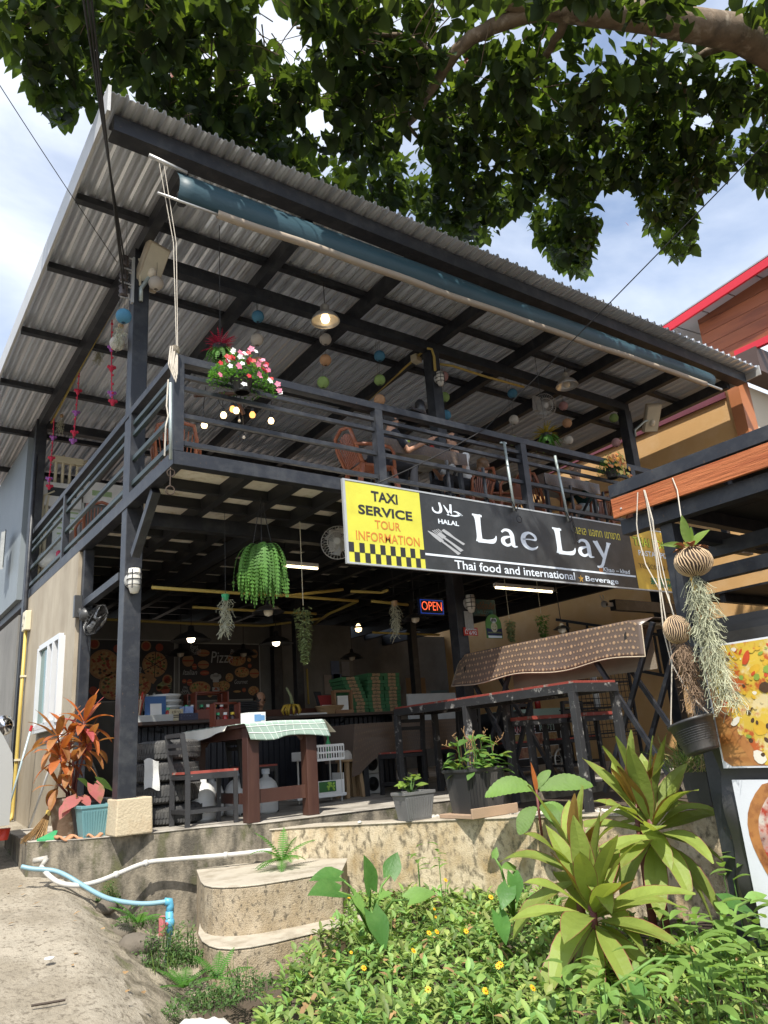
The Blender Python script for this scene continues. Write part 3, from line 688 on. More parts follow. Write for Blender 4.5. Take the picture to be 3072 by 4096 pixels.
for i in range(300):
    p = V(leaves[order[int(U(0, 2500))]][0]); a = U(0, 2 * PI); q = p + V((math.cos(a), math.sin(a), U(.0, .7))) * U(.25, .7)
    tw.tube([p, ln(p, q, .5) + V((0, 0, .04)), q], [.004, .006, .009], 4, False)
tw.build('twigs', BARK, tr, True, kind='stuff')

# ------------------------------------------------------------------ shop sign
WHT = mat('white_print', (.70, .76, .82), .5, 0, .05, 3, 0)
BLK = mat('black_print', (.02, .02, .02), .5, 0, .1, 3, 0)
SBLK = mat('black_sign_vinyl', (.022, .024, .025), .45, 0, .25, 1.5, .5, 2.6, c2=(.042, .044, .045), s2=2.4, t2=.56)
SYEL = mat('yellow_sign_vinyl', (.60, .58, .06), .45, 0, .08, 2, .5, 2.6, c2=(.55, .5, .05), s2=3, t2=.6)
SGOLD = mat('gold_sign_vinyl', (.68, .44, .06), .45, 0, .12, 1.5, .4, 2.6, c2=(.42, .22, .03), s2=1.2, t2=.5)
SORG = mat('orange_brown_print', (.56, .19, .03), .5, 0, .05, 3, 0)
YS = -1.535
sg = thing('signboard', 'long black restaurant sign with yellow taxi panel hanging on the balcony front', 'sign', (4.7, -1.5, 2.45))
def panel(nm, a, c, m, y0=-1.53, y1=-1.505):
    b = MB(); b.box(a, c, y0, y1, 2.47, 3.365); return b.build(nm, m, sg)
XA, XB, XC, XD = 1.765, 2.775, 6.59, 8.05
pt = panel('taxi_panel', XA, XB - .001, SYEL); pm = panel('name_panel', XB, XC - .001, SBLK); pgd = panel('menu_panel', XC, XD, SGOLD)
fb = MB()
fb.box(XA - .03, XA - .001, -1.535, -1.50, 2.45, 3.385); fb.box(XA, XD, -1.535, -1.50, 3.366, 3.385); fb.box(XA, XD, -1.535, -1.50, 2.45, 2.469)
fb.build('frame', mat('white_metal_frame', (.42, .44, .45), .4, .2), sg)
def tx(s, par, m, LL, LR, UL, bold=.0, shear=0, o=.003):
    LL, LR, UL = V(LL), V(LR), V(UL)
    h = UL.z - LL.z
    O = V((LL.x, -1.53, (LL.z + LR.z) / 2 if abs(LL.z - LR.z) < .15 else LL.z))
    return text(s, par, m, O, (1, 0, 0), (0, 0, 1), LR.x - LL.x, h, bold, off=o, shear=shear)
tx('TAXI', pt, BLK, (2.096,-1.53,3.174), (2.454,-1.53,3.179), (2.091,-1.53,3.291), .03)
tx('SERVICE', pt, BLK, (1.914,-1.53,3.013), (2.642,-1.53,3), (1.91,-1.53,3.122), .03)
tx('TOUR', pt, SORG, (2.119,-1.53,2.867), (2.464,-1.53,2.863), (2.118,-1.53,2.964), .01)
tx('INFORMATION', pt, SORG, (1.866,-1.53,2.718), (2.716,-1.53,2.713), (1.865,-1.53,2.822), .01)
b = MB(); w = (XB - XA) / 15; h = .105
for i in range(15):
    for j in range(2):
        if (i + j) % 2 == 0: x = XA + w * i; z = 2.475 + h * (1 - j); b.add([(x, -1.533, z), (x + w, -1.533, z), (x + w, -1.533, z + h), (x, -1.533, z + h)], [(0, 1, 2, 3)])
b.build('checker_print', BLK, pt)
def ribbon(b, pts, O, s, y):
    """Flat lettering stroke: (x, height, width) knots smoothed into a strip on the sign face."""
    P = []; n = len(pts)
    for i in range(n - 1):
        p0, p1, p2, p3 = pts[max(i - 1, 0)], pts[i], pts[i + 1], pts[min(i + 2, n - 1)]
        m = 5 if n > 2 else 1
        for k in range(m):
            t = k / m; P.append([.5 * (2 * p1[j] + (p2[j] - p0[j]) * t + (2 * p0[j] - 5 * p1[j] + 4 * p2[j] - p3[j]) * t * t + (3 * p1[j] - p0[j] - 3 * p2[j] + p3[j]) * t ** 3) for j in range(3)])
    P.append(list(pts[-1])); vs = []
    for i, (x, z, w) in enumerate(P):
        a, c = P[max(i - 1, 0)], P[min(i + 1, len(P) - 1)]
        d = V((c[0] - a[0], c[1] - a[1])); d.normalize()
        for q in (1, -1): vs.append((O[0] + (x - d.y * w / 2 * q) * s[0], y, O[1] + (z + d.x * w / 2 * q) * s[1]))
    b.add(vs, [(2 * i, 2 * i + 1, 2 * i + 3, 2 * i + 2) for i in range(len(P) - 1)])
GL = {'L': [[(.20, 1.02, .34), (.22, .85, .25), (.22, .5, .22), (.22, .2, .23), (.20, .02, .30)], [(.15, .085, .17), (.5, .07, .13), (.8, .10, .16), (.93, .2, .10), (.97, .32, .03)], [(.0, 1.0, .07), (.42, .98, .08)]],
 'a': [[(.12, .80, .10), (.3, .95, .14), (.55, .92, .2), (.66, .7, .23), (.67, .4, .23), (.68, .15, .23), (.76, .05, .14), (.92, .06, .04)], [(.62, .60, .07), (.4, .55, .13), (.17, .42, .2), (.16, .2, .22), (.33, .07, .16), (.52, .14, .12), (.64, .28, .08)]],
 'e': [[(.14, .56, .05), (.5, .58, .07), (.80, .60, .12), (.76, .82, .15), (.5, .95, .13), (.24, .80, .21), (.15, .5, .24), (.25, .2, .22), (.5, .06, .16), (.75, .12, .10), (.88, .24, .03)]],
 'y': [[(.12, .98, .28), (.3, .6, .24), (.52, .12, .20)], [(.92, .98, .22), (.75, .6, .16), (.52, .1, .17), (.34, -.3, .16), (.16, -.42, .14), (.02, -.40, .09)], [(-.02, .96, .07), (.28, .96, .07)], [(.78, .96, .07), (1.05, .96, .07)]]}
for ch, a, c, t_ in (('L', (3.559,-1.53,2.852), (3.931,-1.53,2.857), (3.597,-1.53,3.194)), ('a', (3.982,-1.53,2.847), (4.3,-1.53,2.848), (4.007,-1.53,3.068)), ('e', (4.33,-1.53,2.839), (4.678,-1.53,2.841), (4.364,-1.53,3.074)), ('L', (4.954,-1.53,2.832), (5.365,-1.53,2.834), (5.007,-1.53,3.176)), ('a', (5.392,-1.53,2.837), (5.75,-1.53,2.836), (5.428,-1.53,3.077)), ('y', (5.748,-1.53,2.829), (6.101,-1.53,2.826), (5.8,-1.53,3.085))):
    b = MB(); O = (a[0], (a[2] + c[2]) / 2); s = (c[0] - a[0], t_[2] - a[2])
    for k, q in enumerate(GL[ch]): ribbon(b, q, O, s, -1.5325 - .0004 * k)
    b.build('letter', WHT, pm)
b = MB(); a = (2.781,-1.53,2.659); c = (6.61,-1.53,2.618); z = (a[2] + c[2]) / 2
b.box(XB + .01, XC - .03, -1.534, -1.5305, z - .012, z + .012); b.build('underline', WHT, pm)
tx('Thai food and international', pm, WHT, (3.203,-1.53,2.509), (5.262,-1.53,2.492), (3.207,-1.53,2.614), .012)
tx('Beverage', pm, WHT, (5.47,-1.53,2.487), (6.147,-1.53,2.477), (5.492,-1.53,2.58), .012)
YPR = mat('yellow_print', (.62, .52, .06), .5, 0, .05, 3, 0)
tx('แลเล แอทท เขาขาด', pm, YPR, (5.405,-1.53,3.137), (6.354,-1.53,3.155), (5.418,-1.53,3.233), .01)
tx('@', pm, SORG, (5.78,-1.53,2.65), (5.86,-1.53,2.649), (5.79,-1.53,2.71), .01)
tx('Khao – khad', pm, WHT, (5.868,-1.53,2.662), (6.44,-1.53,2.665), (5.878,-1.53,2.723), .012)
a = V((5.378,-1.532,2.529)); pts = [(a.x + math.sin(PI * k / 5) * (.055 if k % 2 == 0 else .023), a.y, a.z + math.cos(PI * k / 5) * (.055 if k % 2 == 0 else .023)) for k in range(10)]
b = MB(); b.add([tuple(a)] + pts, [(0, 1 + (k + 1) % 10, 1 + k) for k in range(10)]); b.build('star', mat('gold_print', (.65, .36, .06), .5), pm)
tx('HALAL', pm, WHT, (3.018,-1.53,3.027), (3.333,-1.53,3.018), (3.022,-1.53,3.084), .03)
a = (2.949,-1.53,3.095); c = (3.4,-1.53,3.12); t_ = (2.972,-1.53,3.284); O = (a[0], a[2]); s = (c[0] - a[0], t_[2] - a[2]); b = MB()
for q in ([(.0, .62, .03), (.02, .42, .07), (.12, .30, .11), (.24, .36, .10), (.28, .6, .09), (.24, .98, .07)], [(.38, .86, .03), (.47, .6, .08), (.55, .36, .09), (.62, .3, .08)], [(.62, .98, .07), (.61, .6, .08), (.58, .34, .10), (.48, .24, .07)], [(.56, .27, .09), (.75, .25, .1), (.90, .35, .1), (.99, .37, .05)], [(.70, .52, .04), (.80, .53, .09), (.93, .40, .10), (1.0, .33, .05)]): ribbon(b, q, O, s, -1.5325 - .0003 * len(q))
b.build('halal_script', WHT, pm)
SGR = mat('silver_grey_print', (.36, .37, .38), .5, 0, .05, 3, 0)
O = (2.839,-1.53,2.656); c = (3.392,-1.53,2.705); t_ = (2.873,-1.53,2.951); s = (c[0] - O[0], t_[2] - O[2]); b = MB()
ribbon(b, [(.02, .88, .02), (.2, .72, .13), (.38, .52, .13)], (O[0], O[2]), s, -1.5325); ribbon(b, [(.36, .54, .07), (.6, .3, .08), (.82, .08, .12)], (O[0], O[2]), s, -1.5328)
ribbon(b, [(.30, .84, .15), (.45, .68, .15)], (O[0], O[2]), s, -1.5331); ribbon(b, [(.42, .70, .07), (.65, .48, .08), (.90, .22, .12)], (O[0], O[2]), s, -1.5334)
for k in range(4): ribbon(b, [(.14 + .05 * k, .92 + .03 * k, .03), (.25 + .05 * k, .80 + .03 * k, .03)], (O[0], O[2]), s, -1.5337)
ribbon(b, [(.42, 1.0, .1), (.55, .88, .12), (.72, .72, .07), (.98, .50, .09)], (O[0], O[2]), s, -1.534)
b.build('cutlery_print', SGR, pm)
LIMEP = mat('lime_print', (.55, .62, .05), .5, 0, .05, 3, 0); GRNP = mat('green_print', (.01, .17, .075), .5, 0, .05, 3, 0)
tx('THAI FOOD', pgd, BLK, (6.63,-1.53,3.098), (7.6,-1.53,3.101), (6.658,-1.53,3.239), .05, o=.002)
tx('THAI FOOD', pgd, LIMEP, (6.641,-1.53,3.103), (7.589,-1.53,3.104), (6.667,-1.53,3.233), .012, o=.004)
tx('PASTA / PIZZA', pgd, WHT, (6.721,-1.53,2.96), (7.619,-1.53,2.963), (6.734,-1.53,3.041), .02)
tx('тайская еда', pgd, BLK, (6.683,-1.53,2.767), (7.631,-1.53,2.749), (6.704,-1.53,2.878), .04, o=.002)
tx('тайская еда', pgd, SGOLD, (6.695,-1.53,2.772), (7.621,-1.53,2.755), (6.712,-1.53,2.872), .0, o=.004)
tx('泰国菜', pgd, GRNP, (6.882,-1.53,2.515), (7.405,-1.53,2.502), (6.917,-1.53,2.669), .02)
GALV = mat('galvanised_pipe', (.42, .48, .47), .45, .5)
for i, (a, c) in enumerate((((4.271,-1.53,4.265), (4.268,-1.56,3.32)), ((5.23,-1.53,4.237), (5.271,-1.56,3.297)))):
    h = thing('hanger_tube', ('left' if i == 0 else 'right') + ' galvanised tube with wire loop hooked over the top of the sign', 'tube', c, 'hanger tubes above the sign')
    b = MB(); b.tube([a, c], .018, 8); b.build('tube', GALV, h, True)
    b = MB(); b.tube([(c[0] - .05, c[1] - .02, c[2] + .12), (c[0], c[1] - .03, c[2] - .02), (c[0] + .06, c[1] - .02, c[2] + .08)], .007, 5); ring(b, (c[0] + .02, c[1] - .04, c[2] - .12), .045, .005, (0, 1, 0)); b.build('wire', CAB, h)
    if i == 0:
        b = MB(); b.bar(V(a) + V((-.05, .02, -.01)), V(a) + V((.06, .02, 0)), .02, .02); b.build('hook', GALV, h)
b = MB(); p = V((5.344,-1.56,3.339))
for k in range(14): ring(b, p + V((.004 * k, 0, -.026 * k)), .013, .004, (k % 2, 1 - k % 2, .2), 8)
tag(b.build('chain', mat('dark_chain', (.03, .028, .025), .6, .3), None, loc=p), 'dark rusty chain hanging over the sign beside the right tube', 'chain')

# ------------------------------------------------------------------ paper lanterns
LC = {'blue': (.10, .30, .46), 'white': (.62, .58, .52), 'peach': (.62, .38, .22), 'green': (.33, .48, .17), 'pink': (.60, .36, .36)}
for k, c in LC.items(): mat('lantern_' + k, c, .8, 0, .06, 10, .05, trans=.3)
WIRE = mat('thin_wire', (.03, .03, .03), .6)
lan = [((267, 683), 'blue', (-0.244,-0.25,5.47), 'blue paper lantern just left of the roof column, above a white one'),
 ((253, 742), 'white', (-0.18,0.2,5.371), 'white paper lantern lowest left of the roof column'),
 (0, 'blue', (1.637,0.15,6.258), 'blue paper lantern topmost of the string behind the flower basket'),
 (0, 'white', (1.615,0.15,5.898), 'white paper lantern in the middle of the string behind the flower basket'),
 (0, 'peach', (1.627,0.15,5.549), 'peach paper lantern partly hidden by the flower basket'),
 (0, 'white', (2.758,0.25,6.278), 'white paper lantern right under the lit metal lamp'),
 (0, 'peach', (2.739,0.25,5.936), 'peach paper lantern between the white and green ones under the lit lamp'),
 (0, 'green', (2.68,0.25,5.569), 'green paper lantern lowest under the lit metal lamp'),
 (0, 'blue', (3.675,0.2,6.225), 'blue paper lantern topmost left of the middle column'),
 (0, 'green', (3.64,0.2,5.813), 'green paper lantern middle of the string left of the middle column'),
 (0, 'peach', (3.611,0.2,5.48), 'peach paper lantern touching the railing left of the middle column'),
 (0, 'pink', (5.004,0.3,6.256), 'pink paper lantern beside the caged lamp of the middle column'),
 (0, 'green', (4.986,0.3,5.879), 'green paper lantern half behind the middle column'),
 (0, 'blue', (4.975,0.3,5.56), 'blue paper lantern peeping out low behind the middle column'),
 (0, 'blue', (6.473,0.2,6.24), 'blue paper lantern topmost left of the wall fan'),
 (0, 'white', (6.419,0.2,5.732), 'white paper lantern below the blue one left of the wall fan'),
 (0, 'green', (6.339,0.2,5.335), 'green paper lantern sunk behind the railing left of the yellow fern'),
 (0, 'pink', (7.777,0.2,6.286), 'pink paper lantern right of the wall fan'),
 (0, 'peach', (7.805,0.2,5.95), 'peach paper lantern right of the yellow fern'),
 (0, 'white', (7.768,0.2,5.607), 'white paper lantern lowest right of the yellow fern'),
 (0, 'green', (9.086,0.1,6.273), 'green paper lantern near the right column under the roof'),
 (0, 'pink', (9.021,0.1,5.754), 'pink paper lantern above the yellow flower pot'),
 (0, 'white', (0.132,-0.2,6.06), 'white paper lantern hidden behind the floodlight')]
for _, k, c, lab in lan:
    c = V(c); r = .085 * (1 + .06 * (R() - .5))
    t = thing('paper_lantern', lab, 'lantern', c, 'paper lanterns hanging under the roof')
    pr = []
    for i in range(27):
        a = -1.35 + 2.7 * i / 26; q = r * (1 + (.022 if i % 2 else -.012)); pr.append((q * math.cos(a), q * math.sin(a)))
    b = MB(); b.lathe(pr, c, n=18, caps=False); b.build('shade', MATS['lantern_' + k], t, True)
    b = MB(); ring(b, c + V((0, 0, -r * .976)), r * .22, .003, (0, 0, 1), 12); ring(b, c + V((0, 0, r * .976)), r * .22, .003, (0, 0, 1), 12)
    b.tube([c + V((0, 0, r * .97)), c + V((.01, 0, r + .12)), V((c.x, c.y, 6.75))], .0022, 4, False); b.build('wire', WIRE, t)

# ------------------------------------------------------------------ lamps
SHADE = mat('spun_aluminium', (.62, .60, .56), .32, .75, .15, 6, .06, 20); SHB = mat('black_enamel', (.018, .018, .02), .3, 0, .1)
def bulbm(nm, c, e): return mat(nm, c, .3, 0, 0, 3, 0, emit=e, ecol=c)
WARM = bulbm('warm_bulb', (1, .72, .36), 3.0); WHTB = bulbm('bright_bulb', (1, .86, .62), 6); AMB = bulbm('amber_bulb', (1, .45, .12), 1.2); PALE = mat('pale_bulb', (.75, .68, .55), .2)
def pendant(c, r, lab, black, bulb, ztop, group=None):
    c = V(c); t = thing('pendant_lamp', lab, 'lamp', c, group)
    if black: pr = [(r, 0), (r * .96, .02 * r), (r * .62, r * .3), (r * .3, r * .42), (r * .16, r * .5), (r * .15, r * .75)]
    else: pr = [(r, 0), (r * .93, r * .22), (r * .7, r * .52), (r * .42, r * .74), (r * .34, r * .80), (r * .32, r * 1.2), (r * .2, r * 1.32)]
    b = MB(); b.lathe(pr, c, n=24, caps=False); ring(b, c, r, .006, (0, 0, 1), 24); o = b.build('shade', SHB if black else SHADE, t, True)
    q = o.modifiers.new('thickness', 'SOLIDIFY'); q.thickness = .004
    b = MB(); b.lathe([(.02, .06), (.045, .02), (.062, -.03), (.05, -.075), (.001, -.095)], c + V((0, 0, (.1 if black else .18) * r * 2)), n=12, caps=False); b.build('bulb', bulb, t, True)
    b = MB(); b.tube([c + V((0, 0, r * .7)), (c.x, c.y, ztop)], .006, 5); b.build('cord', CAB, t)
pendant((2.358,-0.4,6.101), .19, 'big spun metal pendant lamp, lit, under the upstairs roof above white lantern', 0, WARM, 6.7)
pendant((7.195,-0.4,6.276), .19, 'big spun metal pendant lamp beside the upstairs wall fan', 0, PALE, 6.7)
pendant((1.916,3.2,2.369), .30, 'wide black enamel pendant lamp with lit bulb in front of the left pizza poster gap', 1, WHTB, 3.2)
pendant((3.365,3.2,2.339), .28, 'wide black enamel pendant lamp with lit bulb right of the pizza poster', 1, WHTB, 3.2)
pendant((2.277,4.6,2.348), .24, 'unlit black pendant lamp between the two pizza posters', 1, PALE, 3.2)
pendant((3.438,4.6,2.357), .24, 'unlit black pendant lamp hanging over the right end of the chalk style pizza poster', 1, PALE, 3.2)
pendant((1.91,0.6,2.333), .20, 'dark pendant lamp with small bulb half hidden under the big hanging fern', 1, PALE, 3.2)
pendant((4.406,0.8,2.364), .19, 'dark cone pendant lamp with large white bulb left of the OPEN sign', 1, PALE, 3.2)
pendant((5.355,4,2.225), .22, 'black pendant lamp low before the dark passage beside the grey wall', 1, PALE, 3.2)
pendant((5.136,3.4,2.679), .10, 'tiny lit warm lamp high in the dark ceiling over the pizza boxes', 1, WARM, 3.2)
pendant((6.828,4,2.747), .16, 'small lit lamp under the cone lamp beside the OPEN sign', 1, WHTB, 3.2)
pendant((6.177,-0.4,2.075), .12, 'small black lamp hanging behind the draped table', 1, PALE, 3.2)
def floodlight(c, lab, rz, ry):
    t = thing('floodlight', lab, 'lamp', c)
    M_ = Matrix.Translation(c) @ Matrix.Rotation(rz, 4, 'Z') @ Matrix.Rotation(ry, 4, 'X')
    def tr_(vs): return [tuple(M_ @ V(p)) for p in vs]
    b = MB(); b.box(-.15, .15, 0, .10, -.28, .28); b.v = tr_(b.v); o = b.build('housing', mat('weathered_beige_metal', (.42, .36, .27), .5, .1, .2, 8), t, bevel=.02)
    b = MB(); b.box(-.125, .125, -.014, -.002, -.25, .25); b.v = tr_(b.v); b.build('glass', mat('dusty_glass', (.60, .56, .44), .12, 0, .2, 6, .05), o)
    b = MB(); b.ball((0, -.02, -.08), .055, 10, 6, 1.3); b.v = tr_(b.v); b.build('bulb', PALE, o, True)
    return t
f1 = floodlight((0.109,-0.16,6.302), 'weathered beige floodlight with glass front on the left roof column', .30, .55)
b = MB(); p = f1.location; b.tube([(-0.012,-0.11,5.822), (-0.019,-0.12,5.983), (p.x - .03, p.y + .05, p.z - .12), (p.x, p.y + .06, p.z)], .025, 8); b.build('arm', GALV, f1, True)
b = MB(); b.tube([(-0.027,-0.11,6.032), (-0.029,-0.11,6.331), (-0.05,-0.11,6.393)], .014, 6); b.build('conduit', CPIPE, f1, True)
f2 = floodlight((9.731,-0.3,6.225), 'weathered beige floodlight pointing down beside the right roof column', -.55, .75)
b = MB(); p = f2.location; b.tube([(9.377,-0.1,5.867), (9.359,-0.12,5.989), (p.x - .15, p.y + .08, p.z - .05), (p.x, p.y + .06, p.z)], .022, 8); b.build('arm', GALV, f2, True)
def bulkhead(c, ax, lab, s=1):
    c = V(c); ax = V(ax); t = thing('bulkhead_lamp', lab, 'lamp', c)
    b = MB(); b.lathe([(.075 * s, 0), (.08 * s, .03), (.07 * s, .05)], c - ax * .05, ax, 14); b.build('base', mat('grey_lamp_base', (.3, .3, .29), .5), t, True)
    b = MB(); x, y = perp(ax)
    pr = [(.001, .13 * s), (.035 * s, .12 * s), (.058 * s, .05 * s), (.062 * s, -.02 * s), (.055 * s, -.1 * s)]
    b.lathe(pr[::-1], c + ax * .03, (0, 0, -1), 14); b.build('glass', mat('frosted_glass', (.62, .60, .54), .25, 0, .1, 8, .08), t, True)
    b = MB()
    for z in (.06, 0, -.06): ring(b, c + ax * .03 - V((0, 0, z)), .066 * s, .005, (0, 0, 1), 14)
    for a in (-.6, .6): b.tube([c + ax * (.03 + .066 * s * math.cos(a)) + ax.cross(V((0, 0, 1))) * .066 * s * math.sin(a) + V((0, 0, z)) for z in (.1, -.1)], .005, 4)
    b.build('cage', STEELD, t)
bulkhead((-0.009,-0.13,2.46), (0, -1, 0), 'caged frosted bulkhead lamp on the left column under the balcony', 1.15)
bulkhead((4.53,-0.12,5.893), (0, -1, 0), 'caged frosted bulkhead lamp high on the middle column upstairs')
bulkhead((4.658,-0.12,2.439), (0, -1, 0), 'caged bulkhead lamp left of the carved welcome sign', 1.1)
tl = thing('tube_light', 'lit fluorescent tube light under the balcony right of the OPEN sign', 'lamp', (5.703,-0.2,2.685))
a = (5.109,-0.2,2.694); c = (6.323,-0.2,2.665); z = (a[2] + c[2]) / 2
b = MB(); b.box(a[0], c[0], -.23, -.17, z + .01, z + .06); b.build('housing', WHITEP, tl)
b = MB(); b.tube([(a[0] + .02, -.2, z - .005), (c[0] - .02, -.2, z - .005)], .016, 8); b.build('tube', bulbm('tube_glow', (1, .82, .5), 3), tl, True)
tl = thing('tube_light', 'lit fluorescent tube light behind the hanging fern', 'lamp', (2.518,0.8,3.023))
a = (2.251,0.8,3.015); c = (2.778,0.8,3.01); z = (a[2] + c[2]) / 2
b = MB(); b.box(a[0], c[0], .77, .83, z + .01, z + .06); b.build('housing', WHITEP, tl)
b = MB(); b.tube([(a[0], .8, z - .005), (c[0], .8, z - .005)], .016, 8); b.build('tube', MATS['tube_glow'], tl, True)
def fan(c, ax, r, lab, dark=0):
    c = V(c); ax = V(ax).normalized(); t = thing('wall_fan', lab, 'fan', c); x, y = perp(ax)
    m = mat('fan_grey', (.45, .45, .44), .4) if not dark else mat('fan_dark', (.05, .05, .05), .4)
    b = MB()
    for k in range(30):
        a = 2 * PI * k / 30; d = x * math.cos(a) + y * math.sin(a)
        b.tube([c + ax * .09 + d * r * .2, c + ax * .075 + d * r * .7, c + ax * .0 + d * r, c - ax * .06 + d * r * .75, c - ax * .07 + d * r * .25], .0028, 3, False)
    for q, h in ((r, 0), (r * .6, .08), (r * .2, .09)): ring(b, c + ax * h, q, .005, ax, 24)
    b.build('grille', m, t)
    b = MB(); b.lathe([(r * .2, .088), (r * .18, .098), (.001, .1)], c, ax, 14); b.build('badge', mat('fan_badge', (.5, .5, .5), .4), t)
    b = MB()
    for k in range(3):
        a = 2 * PI * k / 3; p = []
        for i in range(5):
            for j in (0, 1):
                rr = r * (.12 + .72 * i / 4); an = a + (.15 + .75 * (i / 4) ** .7) * j + .1 * i; d = x * math.cos(an) + y * math.sin(an); p.append(c + d * rr + ax * (.02 - .05 * j))
        b.add(p, [(2 * i, 2 * i + 1, 2 * i + 3, 2 * i + 2) for i in range(4)])
    b.build('blades', mat('fan_blade', (.4, .42, .44), .3), t)
    b = MB(); b.lathe([(.05, -.2), (.085, -.17), (.085, -.08), (.05, -.06)], c, ax, 12); b.build('motor', m, t, True)
    b = MB(); q = c - ax * .2; b.box(q.x - .07, q.x + .07, q.y + .05, q.y + .12, q.z - .05, q.z + .22); b.tube([q + V((0, 0, -.02)), q + V((0, .08, .05))], .03, 8); b.build('bracket', m, t)
fan((7.135,0.1,6.108), (-.45, -.75, -.35), .21, 'grey wall fan tilted down above the yellow fern upstairs')
fan((2.234,-0.6,2.962), (-.6, -.8, -.05), .2, 'pale wall fan half hidden behind the left end of the sign')
fan((0.078,1.6,2.35), (.75, -.4, -.5), .21, 'dark wall fan under the ceiling behind the left column', 1)

# bulbs on the wooden chandelier
wc = thing('wood_chandelier', 'rough wooden slat chandelier with globe bulbs on black cables upstairs', 'chandelier', (1.151,0.2,4.983))
OLDW = mat('old_dark_wood', (.075, .035, .02), .7, 0, .3, 6, .3, 20, st=(.3, 1, 1))
for a, c in (((0.77,0.2,4.913), (1.07,0.2,4.99)), ((1.308,0.15,4.962), (1.405,0.15,4.764)), ((1.129,0.3,5.056), (1.743,0.3,5.205))):
    b = MB(); b.bar(a, c, .05, .035); b.build('slat', OLDW, wc)
for k, (c, m) in enumerate((((0.879,0.15,4.509), WARM), ((1.131,0.15,4.694), WARM), ((1.277,0.2,4.829), AMB), ((1.28,0.1,4.767), WARM), ((1.369,0.2,4.689), PALE), ((1.526,0.15,4.781), AMB), ((1.79,0.15,4.75), WARM), ((1.426,0.2,4.472), PALE))):
    c = V(c); s = 1 if k not in (4, 7) else .5
    b = MB(); b.lathe([(.022 * s, .045 * s), (.036 * s, .02 * s), (.04 * s, 0), (.03 * s, -.028 * s), (.001, -.04 * s)], c, n=12, caps=False); o = b.build('bulb', m, wc, True)
    b = MB(); b.lathe([(.024 * s, .04 * s), (.024 * s, .085 * s), (.01, .1 * s)], c, n=10); b.build('socket', CAB, o)
    top = V((1.151,0.2,4.999)).z + .04
    b = MB(); b.tube([c + V((0, 0, .09 * s)), (c.x - .01, c.y, (c.z + top) / 2), (c.x + .02, c.y, top)], .006, 4); b.build('cable', CAB, o)
b = MB()
for a, c in (((1.07,0.2,4.981), (1.15,0.2,4.848)), ((1.149,0.2,4.832), (1.264,0.2,4.873)), ((1.414,0.2,4.94), (1.549,0.2,4.935)), ((1.619,0.2,5.002), (1.668,0.2,4.892))): b.tube(sag(a, c, 8, .05), .005, 4, False)
b.build('cable', CAB, wc)

# strings of felt charms on the left side of the roof
CH = [mat('felt_red', (.5, .03, .07), .9), mat('felt_yellow', (.6, .42, .05), .9), mat('felt_purple', (.3, .1, .35), .9), mat('felt_pink', (.62, .12, .25), .9)]
for nm, pts in (('third and longest felt charm string with yellow bear, by the white lantern', ((0.1,1.515,6.497), (0.1,1.481,6.04), (0.1,1.448,5.722), (0.1,1.381,5.311), (0.1,1.318,5.163))), ('middle felt charm string with pink heart and yellow elephant', ((0.05,3.03,6.388), (0.05,3.05,6.089), (0.05,3.1,5.751), (0.05,3.134,5.438), (0.05,3.188,5.324))), ('leftmost felt charm string with yellow bird and red tassel', ((0.05,4.646,6.297), (0.05,4.625,5.939), (0.05,4.649,5.575), (0.05,4.724,5.233), (0.05,4.659,5.08)))):
    t = thing('charm_string', 'red ' + nm, 'ornament', pts[0], 'felt charm strings under the roof edge')
    b = MB(); b.tube(pts, .008, 4); b.build('string', CH[0], t)
    for i in range(9):
        q = ln(pts[0], pts[-1], (i + .5) / 9.5); b = MB(); b.ball(q, .018, 8, 5); b.build('bead', CH[0], t, True)
    for i, q in enumerate(pts[1:]):
        b = MB(); q = V(q); b.ball(q, .038, 8, 6); b.ball(q + V((.04, 0, .015)), .024, 7, 5); b.ball(q + V((-.035, 0, .01)), .024, 7, 5); b.ball(q + V((0, 0, -.035)), .025, 7, 5); b.build('charm', CH[(i * 2 + len(nm)) % 4], t, True)

